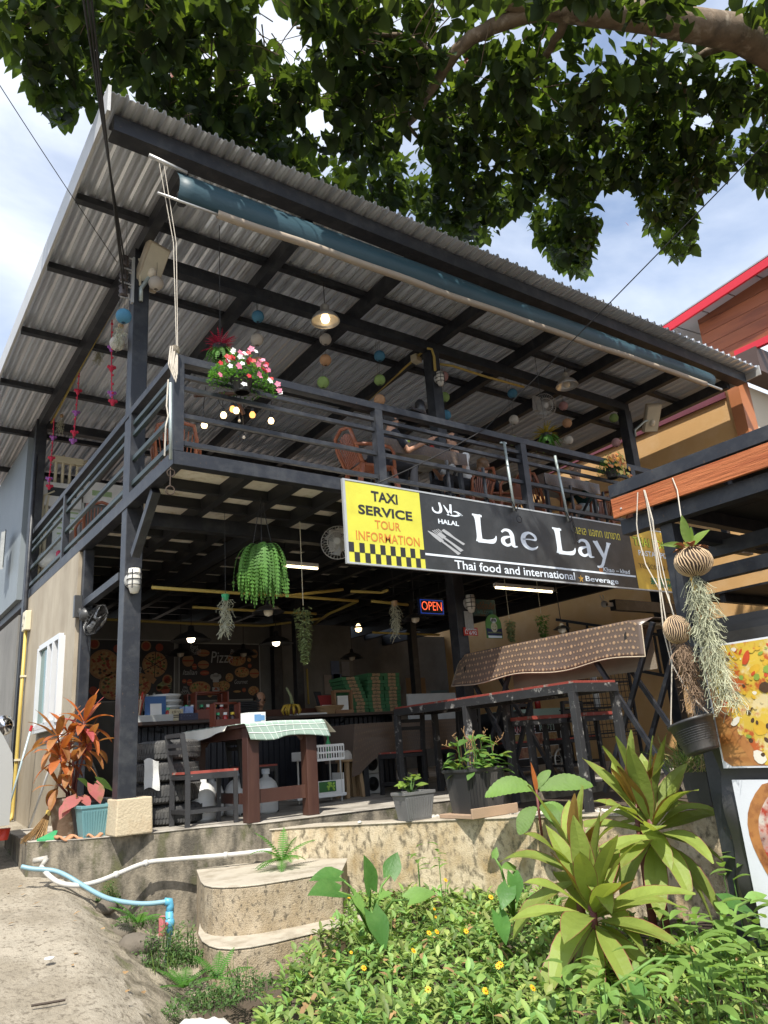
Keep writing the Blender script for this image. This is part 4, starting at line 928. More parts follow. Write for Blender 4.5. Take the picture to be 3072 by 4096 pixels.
# ------------------------------------------------------------------ chairs and tables
RPAINT = mat('worn_red_paint', (.27, .05, .035), .6, 0, .2, 6, .1, 30, c2=(.28, .24, .2), s2=9, t2=.62, w2=.05)
BWOOD = mat('worn_black_paint', (.022, .022, .024), .6, 0, .3, 6, .15, 30, c2=(.26, .26, .25), s2=16, t2=.70, w2=.03)
DWOOD = mat('dark_red_brown_wood', (.045, .017, .012), .5, 0, .3, 3, .1, 25, c2=(.085, .038, .025), s2=4, t2=.6, st=(1, 1, .15))
def chair(lab, bl, f, s, zs=.5, zb=.9, w=.042, group=None):
    """Square-section chair: bl = near back leg, f = vector to the front leg, s = vector to the far side."""
    bl, f, s = V(bl), V(f), V(s); up = V((0, 0, 1)); t = thing('chair', lab, 'chair', bl + f / 2 + s / 2, group)
    tilt = -f * .12
    for k in (0, 1):
        p = bl + s * k
        b = MB(); b.bar(p, p + up * zs, w, w * 1.2, f); b.bar(p + up * zs, p + up * zb + tilt, w, w * 1.2, f); b.build('back_leg', BWOOD, t)
        b = MB(); b.bar(p + f, p + f + up * zs, w, w, f); b.build('leg', BWOOD, t)
        b = MB(); b.bar(p + up * .14, p + f + up * .14, w * .8, w * .9); b.build('stretcher', BWOOD, t)
        b = MB(); b.bar(p + up * (zs - .03), p + f + up * (zs - .03), w * .8, .06); b.build('apron', BWOOD, t)
    for a, z in ((0, .14), (1, zs - .03), (0, zs - .03)):
        b = MB(); b.bar(bl + f * a + up * z, bl + f * a + s + up * z, w * .8, w); b.build('stretcher', BWOOD, t)
    b = MB(); b.plate([bl - f * .02 - s * .03 + up * zs, bl + f * 1.05 - s * .03 + up * zs, bl + f * 1.05 + s * 1.03 + up * zs, bl - f * .02 + s * 1.03 + up * zs], (0, 0, .022)); b.build('seat', [RPAINT], t)
    for q in (.97, .72, .55):
        b = MB(); h = zs + (zb - zs) * q; b.bar(bl + up * h + tilt * q, bl + s + up * h + tilt * q, w * .8, w); b.build('back_rail', BWOOD, t)
    return t
chair('black wooden chair with worn red seat pulled up left of the green cloth table', (.60, -.10, 0), (.47, -.11, 0), (-.03, .36, 0))
chair('black chair with red seat behind the legs of the green cloth table', (1.50, .55, 0), (.40, -.05, 0), (.02, .36, 0))
gt = thing('dining_table', 'dark red-brown wooden table with chunky legs under the green checked cloth', 'table', (1.45, .2, 0))
for x, y in ((1.12, -.47), (1.80, -.47), (1.12, .92), (1.80, .92)):
    b = MB(); b.box(x - .065, x + .065, y - .065, y + .065, 0, .915); b.build('leg', DWOOD, gt, bevel=.006)
    for dx, dy in ((1 if x < 1.5 else -1, 0),):
        b = MB(); b.bar((x + dx * .07, y, .78), (x + dx * .17, y, .9), .05, .06); b.build('corner_brace', DWOOD, gt)
for a, c, z, h in (((1.19, -.47), (1.73, -.47), .86, .1), ((1.12, -.4), (1.12, .85), .86, .1), ((1.80, -.4), (1.80, .85), .86, .1), ((1.19, .92), (1.73, .92), .86, .1), ((1.19, -.47), (1.73, -.47), .24, .13), ((1.12, -.4), (1.12, .85), .22, .10), ((1.80, -.4), (1.80, .85), .22, .1)):
    b = MB(); b.bar((*a, z), (*c, z), .05, h, (0, 0, 1)); b.build('rail', DWOOD, gt)
for k in range(5):
    b = MB(); b.box(1.03 + .17 * k, 1.03 + .17 * k + .166, -.56, 1.02, .916, .945); b.build('plank', DWOOD, gt)
CLOTH = mat('sage_green_cloth', (.30, .40, .34), .85, 0, .08, 4, .1, 60); CLW = mat('white_check_line', (.68, .72, .68), .85); CREAMC = mat('cream_cloth_back', (.62, .60, .52), .85)
tc_ = thing('tablecloth', 'sage green tablecloth with white check lines over the wooden table', 'tablecloth', (1.45, .2, .95))
def gc(u, v):      # u across the table, v from far end over the near edge
    x = 1.0 + .92 * u + (.06 + .05 * math.sin(u * 9)) * max(0, v - 1) ; y = 1.04 - 1.63 * min(v, 1); z = .952 + .004 * math.sin(u * 7 + v * 5)
    if v > 1: z -= (v - 1) * (.16 + .015 * math.sin(u * 8)); y -= .012 + .02 * (v - 1) * math.sin(u * 6) ** 2
    return V((x, y, z))
def gc2(u, v): return gc(u, v * 2 if v <= .5 else 1 + (v - .5) * 2)
b = MB(); b.grid(gc2, 24, 24); o = b.build('cloth', CLOTH, tc_, True); q = o.modifiers.new('thickness', 'SOLIDIFY'); q.thickness = .004
b = MB()
for k in range(11):
    u = .045 + .091 * k; b.tube([gc(u, j / 10) + V((0, -.002 if j > 10 else 0, .003)) for j in range(0, 21)], .0042, 4, False)
for v in (.03, .15, .27, .39, .51, .63, .75, .87, .99): b.tube([gc(i / 16, v) + V((0, 0, .003)) for i in range(17)], .0042, 4, False)
for v in (1.22, 1.62): b.tube([gc(i / 16, v) + V((0, -.004, 0)) for i in range(17)], .0042, 4, False)
b.build('check_lines', CLW, tc_)
b = MB()
def side(u, v): return V((.985 - .03 * v - .02 * math.sin(u * 14) * v, -.2 + 1.3 * u, .95 - v * (.05 + .13 * u)))
b.grid(side, 14, 4); b.build('side_flap', CREAMC, tc_, True); b = MB()
def side2(u, v): return V((1.925 + .14 * v * (1 - u), -.62 + 1.2 * u, .952 - v * (.14 - .06 * u)))
b.grid(side2, 12, 4); b.build('side_flap', CREAMC, tc_, True)
# things on that table
nb = thing('napkin_box', 'white printed napkin box on the front corner of the green table', 'box', (1.191,-0.4,1.031))
x, y = nb.location.x, nb.location.y
b = MB(); b.obox((x, y, 1.01), .22, .13, .105, .1); b.build('box', mat('white_card', (.72, .72, .7), .6), nb)
b = MB(); b.obox((x + .02, y - .068, 1.005), .08, .004, .07, .1); b.obox((x + .08, y - .06, 1.005), .05, .004, .05, .1); b.build('print', mat('blue_print', (.12, .25, .45), .6), nb)
RWOOD = mat('varnished_red_wood', (.14, .03, .015), .35, 0, .25, 4, .08, st=(1, 1, .3))
def caddy(c, lab, w=.3, d=.16, h=.3, front=.09):
    x, y, z = c; t = thing('condiment_caddy', lab, 'caddy', c)
    b = MB(); b.box(x - w / 2, x + w / 2, y - d / 2, y + d / 2, z, z + .015); b.build('base', RWOOD, t)
    for s in (-1, 1):
        b = MB(); b.box(x - w / 2, x + w / 2, y + s * d / 2 - .008, y + s * d / 2 + .008, z + .016, z + front); b.build('side', RWOOD, t)
        b = MB(); b.box(x + s * w / 2 - .009, x + s * w / 2 + .009, y - d / 2 + .01, y + d / 2 - .01, z + .016, z + h); b.build('end', RWOOD, t)
    b = MB(); b.tube([(x - w / 2 + .01, y, z + h), (x + w / 2 - .01, y, z + h)], .014, 8); b.build('handle', RWOOD, t, True)
    return t
def bottle(c, lab, body, cap, r=.032, h=.14, group=None):
    t = thing('sauce_bottle', lab, 'bottle', c, group)
    b = MB(); b.lathe([(r, 0), (r, h * .7), (r * .55, h * .85), (r * .5, h * .9)], c, n=12); b.build('bottle', body, t, True)
    b = MB(); b.lathe([(r * .72, h * .88), (r * .72, h * 1.08)], c, n=12); b.build('cap', cap, t)
    return t
BR_ = mat('dark_sauce', (.035, .012, .008), .2); CG = mat('green_cap', (.05, .38, .17), .4); CW = mat('white_cap', (.7, .7, .68), .4); CR = mat('red_cap', (.45, .02, .02), .4); CY = mat('yellow_cap', (.65, .45, .03), .4); RS = mat('red_sauce', (.32, .02, .015), .25)
q = V((1.252,0.45,0.964)); q.z = .957; caddy(q, 'red wooden condiment caddy standing on the green cloth table', .30, .16, .27)
for i, (dx, m, cp, s) in enumerate(((-.09, BR_, CG, 'green capped'), (.0, RS, CW, 'white capped'), (.09, BR_, CY, 'yellow capped'))): bottle((q.x + dx, q.y, .975), s + ' sauce bottle in the caddy on the green cloth table', m, cp)
# tyres
RUB = mat('tyre_rubber', (.045, .045, .045), .75, 0, .25, 8, .2, 40, c2=(.10, .096, .088), s2=5, t2=.56, rnd=.15)
tp = [(.0, 'bottom'), (.215, 'third'), (.43, 'second'), (.645, 'top')]
for i, (z, nm) in enumerate(tp):
    cx, cy = .64 + (.10, .02, -.02, .0)[i], .60; c = (cx, cy, z); t = thing('tyre', nm + ' tyre in the stack beside the left column' + (', with a paper slip' if i == 2 else ''), 'tyre', c, 'tyres stacked behind the left column')
    b = MB(); b.lathe([(.20, .02), (.26, .0), (.315, .015), (.345, .035), (.35, .06), (.35, .155), (.345, .18), (.315, .20), (.26, .213), (.20, .195), (.19, .1), (.20, .02)], c, n=48, caps=False); b.build('carcass', RUB, t, True)
    b = MB()
    for row, (z0, z1) in enumerate(((.03, .072), (.082, .13), (.14, .185))):
        for k in range(64):
            a = 2 * PI * (k + .5 * (row % 2)) / 64; dd = .030; rr = .357 if row == 1 else .352
            for s0, s1 in ((0, 1),):
                p = [(cx + rr * math.cos(a + u * dd * 2.5), cy + rr * math.sin(a + u * dd * 2.5), z + zz + (.012 * u)) for u in (-.5, .5) for zz in (z0, z1)]
                q_ = [(cx + (rr - .02) * math.cos(a + u * dd * 2.5), cy + (rr - .02) * math.sin(a + u * dd * 2.5), z + zz + (.012 * u)) for u in (-.5, .5) for zz in (z0, z1)]
                b.add(p + q_, [(0, 2, 3, 1), (0, 1, 5, 4), (2, 6, 7, 3), (0, 4, 6, 2), (1, 3, 7, 5)])
    b.build('tread', RUB, t, kind='stuff')
a = (0.369,0.36,0.508); b = MB()
b.grid(lambda u, v: (.63 - .37 * math.cos(.55 + .45 * u + .04 * v), .60 - .372 * math.sin(.55 + .45 * u + .04 * v) - .012 * (1 + math.sin(v * 6 + u * 3)), a[2] + .16 - .29 * v + .02 * math.sin(u * 5)), 8, 10)
pp = tag(b.build('paper_slip', mat('crumpled_paper', (.55, .55, .53), .8, 0, .06, 20, .2, 30), None, True, loc=a), 'crumpled white printed paper slip stuck in the tyre stack', 'paper')
# water jugs
JUG = mat('translucent_white_plastic', (.78, .79, .78), .35, 0, .06, 4, .04, trans=.25)
for x, y, lab, s in ((.86, .42, 'leftmost squat white water jug with thin neck under the table', 0), (1.06, .68, 'white water jug with blue-rimmed cap behind the leftmost jug', 1), (1.36, .66, 'white water jug mostly hidden behind the thick table leg', 1), (1.60, .40, 'rightmost big white water jug under the table', 1)):
    x += .12; t = thing('water_jug', lab, 'jug', (x, y, 0), 'water jugs under the table'); r = .135
    b = MB(); b.lathe([(r * .8, 0), (r, .03), (r * 1.02, .15), (r, .27), (r * .85, .33), (r * .5, .375), (.035, .39), (.03, .43 if s else .47)], (x, y, 0), n=20); b.build('body', JUG, t, True)
    b = MB(); b.lathe([(.045, 0), (.047, .05), (.04, .06)], (x, y, .42 if s else .455), n=12); b.build('cap', mat('pale_blue_cap', (.5, .55, .62), .4), t)
# white shelf with basket, bottle and grape box
x, y, _ = (2.785,1,-0.035)
ws = thing('white_rack', 'white metal and plastic rack behind the wooden table', 'rack', (x, y, 0))
for dx in (-.24, .24):
    for dy in (-.13, .13): b = MB(); b.tube([(x + dx, y + dy, 0), (x + dx, y + dy, .62)], .012, 6); b.build('upright', ALU, ws)
b = MB(); b.box(x - .42, x + .30, y - .16, y + .16, .06, .10); b.build('shelf', WHITEP, ws, bevel=.01)
b = MB(); b.box(x - .32, x - .10, y - .15, y + .15, .52, .63); b.build('shelf', WHITEP, ws, bevel=.01)
def basket(c, w, d, h, m, lab, cat='basket'):
    x, y, z = c; t = thing('basket', lab, cat, c)
    b = MB(); b.box(x - w / 2 + .01, x + w / 2 - .01, y - d / 2 + .01, y + d / 2 - .01, z, z + .012); b.build('base', m, t)
    b = MB()
    for zz, hh in ((.0, .03), (h * .5 - .012, .024), (h - .03, .03)):
        for y0 in (y - d / 2, y + d / 2): b.box(x - w / 2, x + w / 2, y0 - .006, y0 + .006, z + zz, z + zz + hh)
        for x0 in (x - w / 2, x + w / 2): b.box(x0 - .006, x0 + .006, y - d / 2 + .007, y + d / 2 - .007, z + zz, z + zz + hh)
    n = max(4, int(w / .035))
    for i in range(n + 1):
        q = x - w / 2 + w * i / n
        for y0 in (y - d / 2, y + d / 2): b.box(q - .007, q + .007, y0 - .004, y0 + .004, z + .01, z + h - .01)
    b.build('lattice', m, t); return t
basket((x + .08, y - .02, .50), .42, .26, .20, WHITEP, 'white plastic laundry-style basket hung on the white rack')
bt = thing('spray_bottle', 'small green bottle sticking up from the white basket', 'bottle', (x + .12, y - .05, .52)); b = MB(); b.lathe([(.03, 0), (.032, .2), (.012, .24), (.012, .29)], bt.location, n=10); b.build('bottle', mat('green_bottle', (.02, .3, .08), .3), bt, True); b = MB(); b.box(x + .09, x + .15, y - .06, y - .04, .80, .82); b.build('trigger', CG, bt)
gb = thing('grape_box', 'white crate with green grape picture on the low shelf', 'crate', (x + .0, y, .10)); b = MB(); b.box(x - .12, x + .28, y - .14, y + .14, .101, .115); b.box(x - .12, x - .11, y - .14, y + .14, .116, .30); b.box(x + .27, x + .28, y - .14, y + .14, .116, .34); b.box(x - .11, x + .27, y - .14, y - .13, .116, .26); b.build('crate', WHITEP, gb)
b = MB(); b.box(x - .10, x + .15, y - .146, y - .142, .125, .25); b.build('label_panel', mat('dark_green_print', (.03, .13, .03), .5), gb)
b = MB(); [b.ball((x + .02 + .12 * R(), y - .147, .14 + .09 * R()), .014, 6, 4) for _ in range(18)]; b.build('grape_print', mat('grape_green', (.32, .5, .08), .4), gb)
# bamboo stool and helmet
x, y, _ = (3.372,1.2,0.34)
bs = thing('stool', 'pale wooden stool with round top and an off-white hat on it', 'stool', (x, y, 0)); TAN = mat('pale_tan_wood', (.36, .24, .13), .6, 0, .2, 4, .1, st=(1, 1, .2))
b = MB(); b.lathe([(.18, .46), (.19, .475), (.18, .49)], (x, y, 0), n=20); b.build('top', TAN, bs)
for dx, dy in ((-.11, -.1), (.11, -.1), (.11, .1), (-.11, .1)): b = MB(); b.bar((x + dx * 1.15, y + dy * 1.15, 0), (x + dx * .8, y + dy * .8, .46), .05, .05, (0, 1, 0)); b.build('leg', TAN, bs)
b = MB(); b.lathe([(.12, 0), (.115, .05), (.08, .10), (.001, .12)], (x - .02, y, .492), n=14, caps=False); tag(b.build('sun_hat', mat('off_white_cloth', (.62, .58, .52), .8), None, True, loc=(x, y, .492)), 'off-white rounded sun hat lying on the pale stool', 'hat')
bx_ = MB(); bx_.box(x + .16, x + .34, y + .05, y + .3, 0, .78); tag(bx_.build('tall_board', TAN, None, loc=(x + .25, y, 0)), 'tall tan wooden box panel standing right of the pale stool', 'box')
# speakers
for k, lab in enumerate(('bottom white speaker box of the stack under the brown cloth table', 'middle white speaker box of the stack under the brown cloth table', 'top white speaker box, half hidden by the brown cloth')):
    x, y = 3.90, 1.55; z = .27 * k; t = thing('speaker_box', lab, 'speaker', (x, y, z), 'white speaker boxes in a stack')
    b = MB(); b.box(x - .17, x + .17, y - .12, y + .12, z, z + .262); b.build('cabinet', mat('dull_white_paint', (.50, .50, .47), .5, 0, .15, 5, .05), t, bevel=.008)
    b = MB(); ring(b, (x, y - .124, z + .13), .085, .013, (0, 1, 0), 20); b.lathe([(.08, 0), (.05, -.02), (.001, -.02)], (x, y - .135, z + .13), (0, -1, 0), 18); b.build('cone', mat('dark_cone', (.03, .03, .03), .5), t, True)
# long high bar table (steel frame, red top) behind the low wall
P1, P2, P3 = V((3.65, .44, 1.08)), V((3.36, -2.88, 1.08)), V((4.04, -2.84, 1.08)); P4 = P1 + P3 - P2
ht = thing('bar_table', 'long high bar table with black steel frame and worn red top behind the low wall', 'table', (3.7, -1.2, -.1))
WST = mat('worn_black_steel', (.03, .03, .032), .5, 0, .3, 6, .12, 30, c2=(.33, .32, .30), s2=11, t2=.62, w2=.05)
for k in range(5):
    a, c = ln(P1, P4, k / 5), ln(P2, P3, k / 5); a2, c2_ = ln(P1, P4, (k + .97) / 5), ln(P2, P3, (k + .97) / 5)
    b = MB(); b.plate([a, c, c2_, a2], (0, 0, .022)); b.build('top_board', RPAINT, ht)
for a, c in ((P1, P2), (P2, P3), (P3, P4), (P4, P1)):
    b = MB(); b.bar(V(a) - V((0, 0, .045)), V(c) - V((0, 0, .045)), .05, .085, (0, 0, 1)); b.build('frame_rail', WST, ht)
for k in range(1, 4):
    b = MB(); a, c = ln(P1, P2, k / 4), ln(P4, P3, k / 4); b.bar(a - V((0, 0, .04)), c - V((0, 0, .04)), .04, .05, (0, 0, 1)); b.build('cross_rail', WST, ht)
for p in (P1, ln(P1, P2, .47), P2, P3, ln(P4, P3, .47), P4):
    q = V((p.x + .0, p.y, 0)); q = q + (V((3.7, -1.2, 0)) - q) * .02; b = MB(); b.box(q.x - .035, q.x + .035, q.y - .035, q.y + .035, -.12, 1.0); b.build('leg', WST, ht, bevel=.004)
# stools/high bench at its right
for k, (x, y, lab) in enumerate(((4.55, -1.2, 'high black bar stool with red worn top right behind the bar table'), (5.3, -1.4, 'second high bar stool further right behind the bar table'))):
    t = thing('bar_stool', lab, 'stool', (x, y, 0)); b = MB(); b.box(x - .35, x + .35, y - .2, y + .2, .80, .84); b.build('top', RPAINT, t)
    b = MB(); b.box(x - .34, x + .34, y - .19, y + .19, .74, .798); b.build('apron', WST, t)
    for dx in (-.3, .3):
        for dy in (-.15, .15): b = MB(); b.bar((x + dx, y + dy, 0), (x + dx, y + dy, .74), .05, .05, (0, 1, 0)); b.build('leg', WST, t)
# folding table under a patterned brown cloth
FT = thing('folding_table', 'tall folding table with crossed steel legs under the patterned brown cloth', 'table', (4.7, -1.8, 0))
Xd, Ya, Yb, Zt = 4.25, -.35, -3.05, 1.70
b = MB(); b.box(Xd + .03, Xd + .75, Yb + .05, Ya - .05, Zt - .05, Zt - .02); b.build('tabletop', mat('tan_underside', (.42, .34, .25), .7), FT)
for y in (Ya - .35, Yb + .35):
    for s in (1, -1): b = MB(); b.bar((Xd + .1, y + (.45 if s > 0 else -.45), 0), (Xd + .1 + .05 * s, y - (.45 if s > 0 else -.45), Zt - .05), .045, .045); b.bar((Xd + .65, y + (.45 if s > 0 else -.45), 0), (Xd + .6 + .05 * s, y - (.45 if s > 0 else -.45), Zt - .05), .045, .045); b.build('crossed_leg', STEEL, FT)
BCL = mat('brown_patterned_vinyl', (.12, .088, .07), .33, 0, .15, 4, .25, 8); PRT = mat('tan_motif_print', (.47, .32, .19), .5, 0, .15, 6, 0); EDG = mat('tan_cloth_edge', (.42, .35, .26), .8)
pc = thing('patterned_tablecloth', 'brown vinyl tablecloth with tan flower motifs hanging off the folding table', 'tablecloth', (Xd, -1.7, Zt))
def dr(u, v):      # u from far (left) end to near (right) end, v over the top then down the front
    y = Ya + .08 - (Ya - Yb + .16) * u
    if v < 0: return V((Xd - v * .8, y, Zt + .01))
    e = .012 * math.sin(u * 17) * v + .02 * math.sin(u * 5 + 1) * v
    end = max(0, .05 - u) * 2.2 + max(0, u - .95) * 1.4
    return V((Xd - .02 - .05 * v - e, y + (.12 * v if u < .02 else 0), Zt + .01 - .018 * (v < .05) - (.40 + .025 * math.sin(u * 13)) * v - end * .9 * (1 - v)))
b = MB(); b.grid(lambda u, v: dr(u, v), 60, 10); b.grid(lambda u, v: dr(u, -v), 30, 4); o = b.build('cloth', BCL, pc, True); q = o.modifiers.new('thickness', 'SOLIDIFY'); q.thickness = .004
b = MB(); b.tube([dr(i / 60, 1) + V((-.003, 0, 0)) for i in range(61)], .007, 4, False); b.tube([dr(0, i / 10) for i in range(11)], .007, 4, False); b.tube([dr(1, i / 10) for i in range(11)], .007, 4, False); b.build('hem', EDG, pc)
b = MB(); e = V((-.009, 0, 0))
def motif(b, f, u, v, du, dv, kind):
    if kind == 0:
        n = 10
        for r0, r1 in ((.0, .55), (.75, 1)):
            vs = [f(u + du * r * math.cos(2 * PI * k / n), v + dv * r * math.sin(2 * PI * k / n)) for k in range(n) for r in (max(r0, .05), r1)]
            b.add(vs, [(2 * k, 2 * k + 1, (2 * k + 3) % (2 * n), (2 * k + 2) % (2 * n)) for k in range(n)])
    else:
        n = 5; vs = [f(u, v)]
        for k in range(n):
            for w, r in ((-.33, .45), (0, 1), (.33, .45)): a = 2 * PI * (k + w) / n + .3; vs.append(f(u + du * r * math.sin(a), v + dv * r * math.cos(a)))
        b.add(vs, [(0, 1 + 3 * k, 2 + 3 * k, 3 + 3 * k) for k in range(n)])
for i in range(55):
    for j in range(6):
        u = .015 + .0178 * i + .0089 * (j % 2); v = .09 + .165 * j
        if u < .985: motif(b, lambda a, c: dr(a, min(max(c, 0.02), .98)) + e, u, v, .0062 if (i + j) % 3 == 0 else .0056, .046 if (i + j) % 3 == 0 else .042, 0 if (i + j) % 3 == 0 else 1)
b.build('motif_print', PRT, pc, kind='stuff')
b = MB()
for u, v in ((.055, .5), (.93, .45)): p = dr(u, v) + V((-.012, 0, 0)); b.add([p + V((0, -.02, .05)), p + V((0, .012, .02)), p + V((0, .018, -.05)), p + V((0, -.012, -.03))], [(0, 1, 2, 3)])
b.build('tear', BLK, pc)
b = MB(); b.grid(lambda u, v: (Xd + .35 + .03 * math.sin(u * 8), Ya - .5 - 2.1 * u, Zt - .05 - .45 * v), 20, 4); b.build('back_flap', mat('tan_cloth_back', (.30, .25, .19), .8), pc, True)

# ------------------------------------------------------------------ bar counter and what stands on it
ZT = 1.135
BTOP = mat('dark_counter_top', (.035, .02, .015), .35, 0, .25, 4, .05)
ZINC = mat('black_corrugated_sheet', (.03, .032, .04), .32, .55, .2, 4, .05)
bc = thing('bar_counter', 'long dark bar counter clad with black corrugated sheet', 'counter', (3, 2.4, 0))
b = MB(); b.box(.72, 5.0, 1.95, 2.55, ZT - .045, ZT); b.build('counter_top', BTOP, bc, bevel=.006)
b = MB(); b.box(1.3, 4.6, 2.62, 2.66, ZT + .001, ZT + .13); b.build('back_board', mat('red_brown_board', (.10, .035, .02), .5, 0, .2, 3, .1), bc)
for k in range(6):
    x0 = .78 + .70 * k; b = MB(); pr = []
    for i in range(8): p = x0 + .0875 * i; pr += [(p, 0), (p + .04, 0), (p + .05, .022), (p + .078, .022)]
    pr.append((x0 + .70, 0)); m = len(pr); b.add([(x, 2.36 - y, z) for z in (.02, ZT - .05) for x, y in pr], [(i, i + 1, m + i + 1, m + i) for i in range(m - 1)])
    b.build('corrugated_panel', ZINC, bc)
b = MB(); b.box(.78, 4.98, 2.40, 2.5, 0, ZT - .046); b.build('base', STEELD, bc)
for x in (1.0, 2.4, 3.8, 4.8):
    b = MB(); b.tube([(x, 2.0, ZT - .06), (x + .12, 2.1, ZT - .09), (x + .2, 2.33, ZT - .12)], .014, 5); b.build('bracket', STEELD, bc)
def at(c, z=ZT): return (c[0], c[1], z)
GB = mat('grey_plastic_basket', (.40, .41, .40), .5, 0, .1, 6)
c = at((0.892,2.12,1.204)); basket(c, .62, .26, .085, GB, 'long grey plastic tray basket at the left end of the counter', 'basket')
st_ = thing('straw_bundle', 'bundle of red and white wrapped straws in the grey tray basket', 'straws', (c[0] - .12, c[1], ZT + .013))
for m, nm in ((mat('straw_cream', (.62, .5, .36), .5), 'straw'), (mat('straw_red', (.5, .06, .04), .5), 'straw')):
    for k in range(13):
        a = U(0, 6.3); q = V((c[0] - .12, c[1], ZT + .015)); b = MB(); b.tube([q + V((math.cos(a) * .03, math.sin(a) * .03, 0)), q + V((math.cos(a) * U(.05, .11), math.sin(a) * .07, U(.26, .38)))], .006, 5); b.build(nm, m, st_)
ct = thing('cutlery_cup', 'dark cup full of cutlery behind the blue sign on the counter', 'cup', (c[0] + .12, c[1] + .28, ZT)); q = V(ct.location)
b = MB(); b.lathe([(.06, 0), (.07, .16)], q, n=12); b.build('cup', STEELD, ct)
for k in range(9): b = MB(); a = U(0, 6.3); b.tube([q + V((.03 * math.cos(a), .03 * math.sin(a), .1)), q + V((.08 * math.cos(a), .08 * math.sin(a), U(.3, .4)))], [.006, .012], 5); b.build('utensil', ALU, ct)
bs_ = thing('payment_sign', 'blue upright payment stand card with white panel on the counter', 'sign', at((1.013,2.1,1.254))); q = V(bs_.location)
b = MB(); b.plate([q + V((-.14, 0, .06)), q + V((.14, 0, .06)), q + V((.15, .05, .33)), q + V((-.13, .05, .33))], (0, .012, 0)); b.build('card', mat('blue_card', (.04, .11, .28), .4), bs_)
b = MB(); b.plate([q + V((-.07, -.003, .075)), q + V((.08, -.003, .075)), q + V((.085, .028, .235)), q + V((-.065, .028, .235))], (0, .002, 0)); b.build('white_panel', mat('white_card', (.72, .72, .7), .6), bs_)
b = MB(); b.box(q.x - .13, q.x + .13, q.y - .02, q.y + .05, ZT, ZT + .05); b.build('foot', GB, bs_)
bowlm = mat('white_melamine', (.66, .67, .66), .3, 0, .05, 6)
for k in range(4):
    p = V(at((1.24,2.35,1.343))); t = tag(MB().lathe([(.09, .0), (.15, .05), (.21, .13), (.218, .135), (.14, .05), (.06, .012)], (p.x, p.y, ZT + .075 * k + .0), (-.12, 0, 1) if k > 1 else (0, 0, 1), 24).build('bowl', bowlm, None, True, loc=(p.x, p.y, ZT + .075 * k)), ('lowest', 'second lowest', 'second highest', 'topmost tilted')[k] + ' white bowl in the stack behind the blue payment card', 'bowl', 'white bowls stacked on the counter')
ordn = ['lowest', 'second', 'third', 'fourth', 'fifth', 'sixth', 'seventh', 'eighth', 'ninth', 'tenth', 'topmost']
pt_ = V(at((1.484,2.4,1.32)))
for s, n_, px in (('left', 9, 0), ('right', 7, .32)):
    for k in range(n_):
        q = (pt_.x + px + U(-.004, .004), pt_.y, ZT + .021 * k)
        tag(MB().lathe([(.08, 0), (.135, .016), (.137, .02), (.08, .006)], q, n=22).build('plate', bowlm, None, True, loc=q), f"white plate, {ordn[k]} in the {s} plate stack behind the caddy", 'plate', 'white plates stacked on the counter')
def soda(px, col_, lab):
    q = at(px); bottle(q, lab, col_[0], col_[1], .035, .16)
soda((1.161,2.05,1.207), (RS, CG), 'red hot sauce bottle with green top right of the grey tray')
bx = tag(MB().obox(V(at((1.25,2.06,1.205))) + V((0, 0, .075)), .19, .12, .15, .08).build('carton', mat('cream_carton', (.50, .44, .30), .7), None, False, loc=at((1.25,2.06,1.205)), bevel=.004), 'small cream carton with dark lettering on the counter', 'carton')
q = V(bx.location)
text('(ร้า)', bx, mat('dark_ink', (.05, .04, .03), .6), q + V((-.06, -.066, .09)), (1, .08, 0), (0, 0, 1), .12, .04)
b = MB()
for k in range(2): b.obox(q + V((0, -.064, .045 + .025 * k)), .13, .004, .01, .08)
b.build('text_line', MATS['dark_ink'], bx)
nb_ = basket(at((1.414,2.06,1.179)), .24, .16, .09, mat('navy_plastic', (.02, .025, .06), .4), 'navy blue plastic basket with snack packets on the counter', 'basket')
q = V(nb_.location); b = MB(); [b.obox(q + V((-.06 + .06 * k, 0, .11)), .055, .03, .14, U(-.3, .3), 0, U(-.2, .2)) for k in range(3)]; b.build('packet', mat('blue_white_packet', (.25, .35, .6), .4, 0, .3, 20), nb_)
cq = at((1.757,2.1,1.168)); caddy(cq, 'big red wooden condiment caddy left of the child on the counter', .46, .2, .36, .13)
caddy(at((1.791,2.42,1.311)), 'second red wooden caddy standing behind the big one on the counter', .5, .16, .36, .1)
for i, (dx, m, cp, s) in enumerate(((-.33, BR_, CG, 'green capped dark bottle left of the big red caddy'), (-.25, BR_, CW, 'white capped dark bottle left of the big red caddy'), (-.12, BR_, CG, 'green capped bottle standing in the big red caddy'), (-.03, RS, CW, 'white capped bottle in the middle of the big red caddy'), (.07, BR_, CY, 'yellow capped bottle in the big red caddy'), (.17, RS, CW, 'white capped bottle at the right end of the big red caddy'))): bottle((cq[0] + dx, cq[1], ZT + .016), s, m, cp, .035, .17)
a = (2.212,2.3,1.309)
for k in range(10):
    o = MB().box(a[0] - .34 + U(-.01, .01), a[0] + .34, 2.2, 2.4, ZT + .024 * k, ZT + .018 + .024 * k).build('tray', STEELD, None, loc=(a[0], 2.3, ZT + .024 * k), bevel=.004); tag(o, 'black serving tray, ' + (ordn[k] if k < 9 else 'topmost') + ' in the pile beside the child', 'tray', 'black trays piled on the counter')
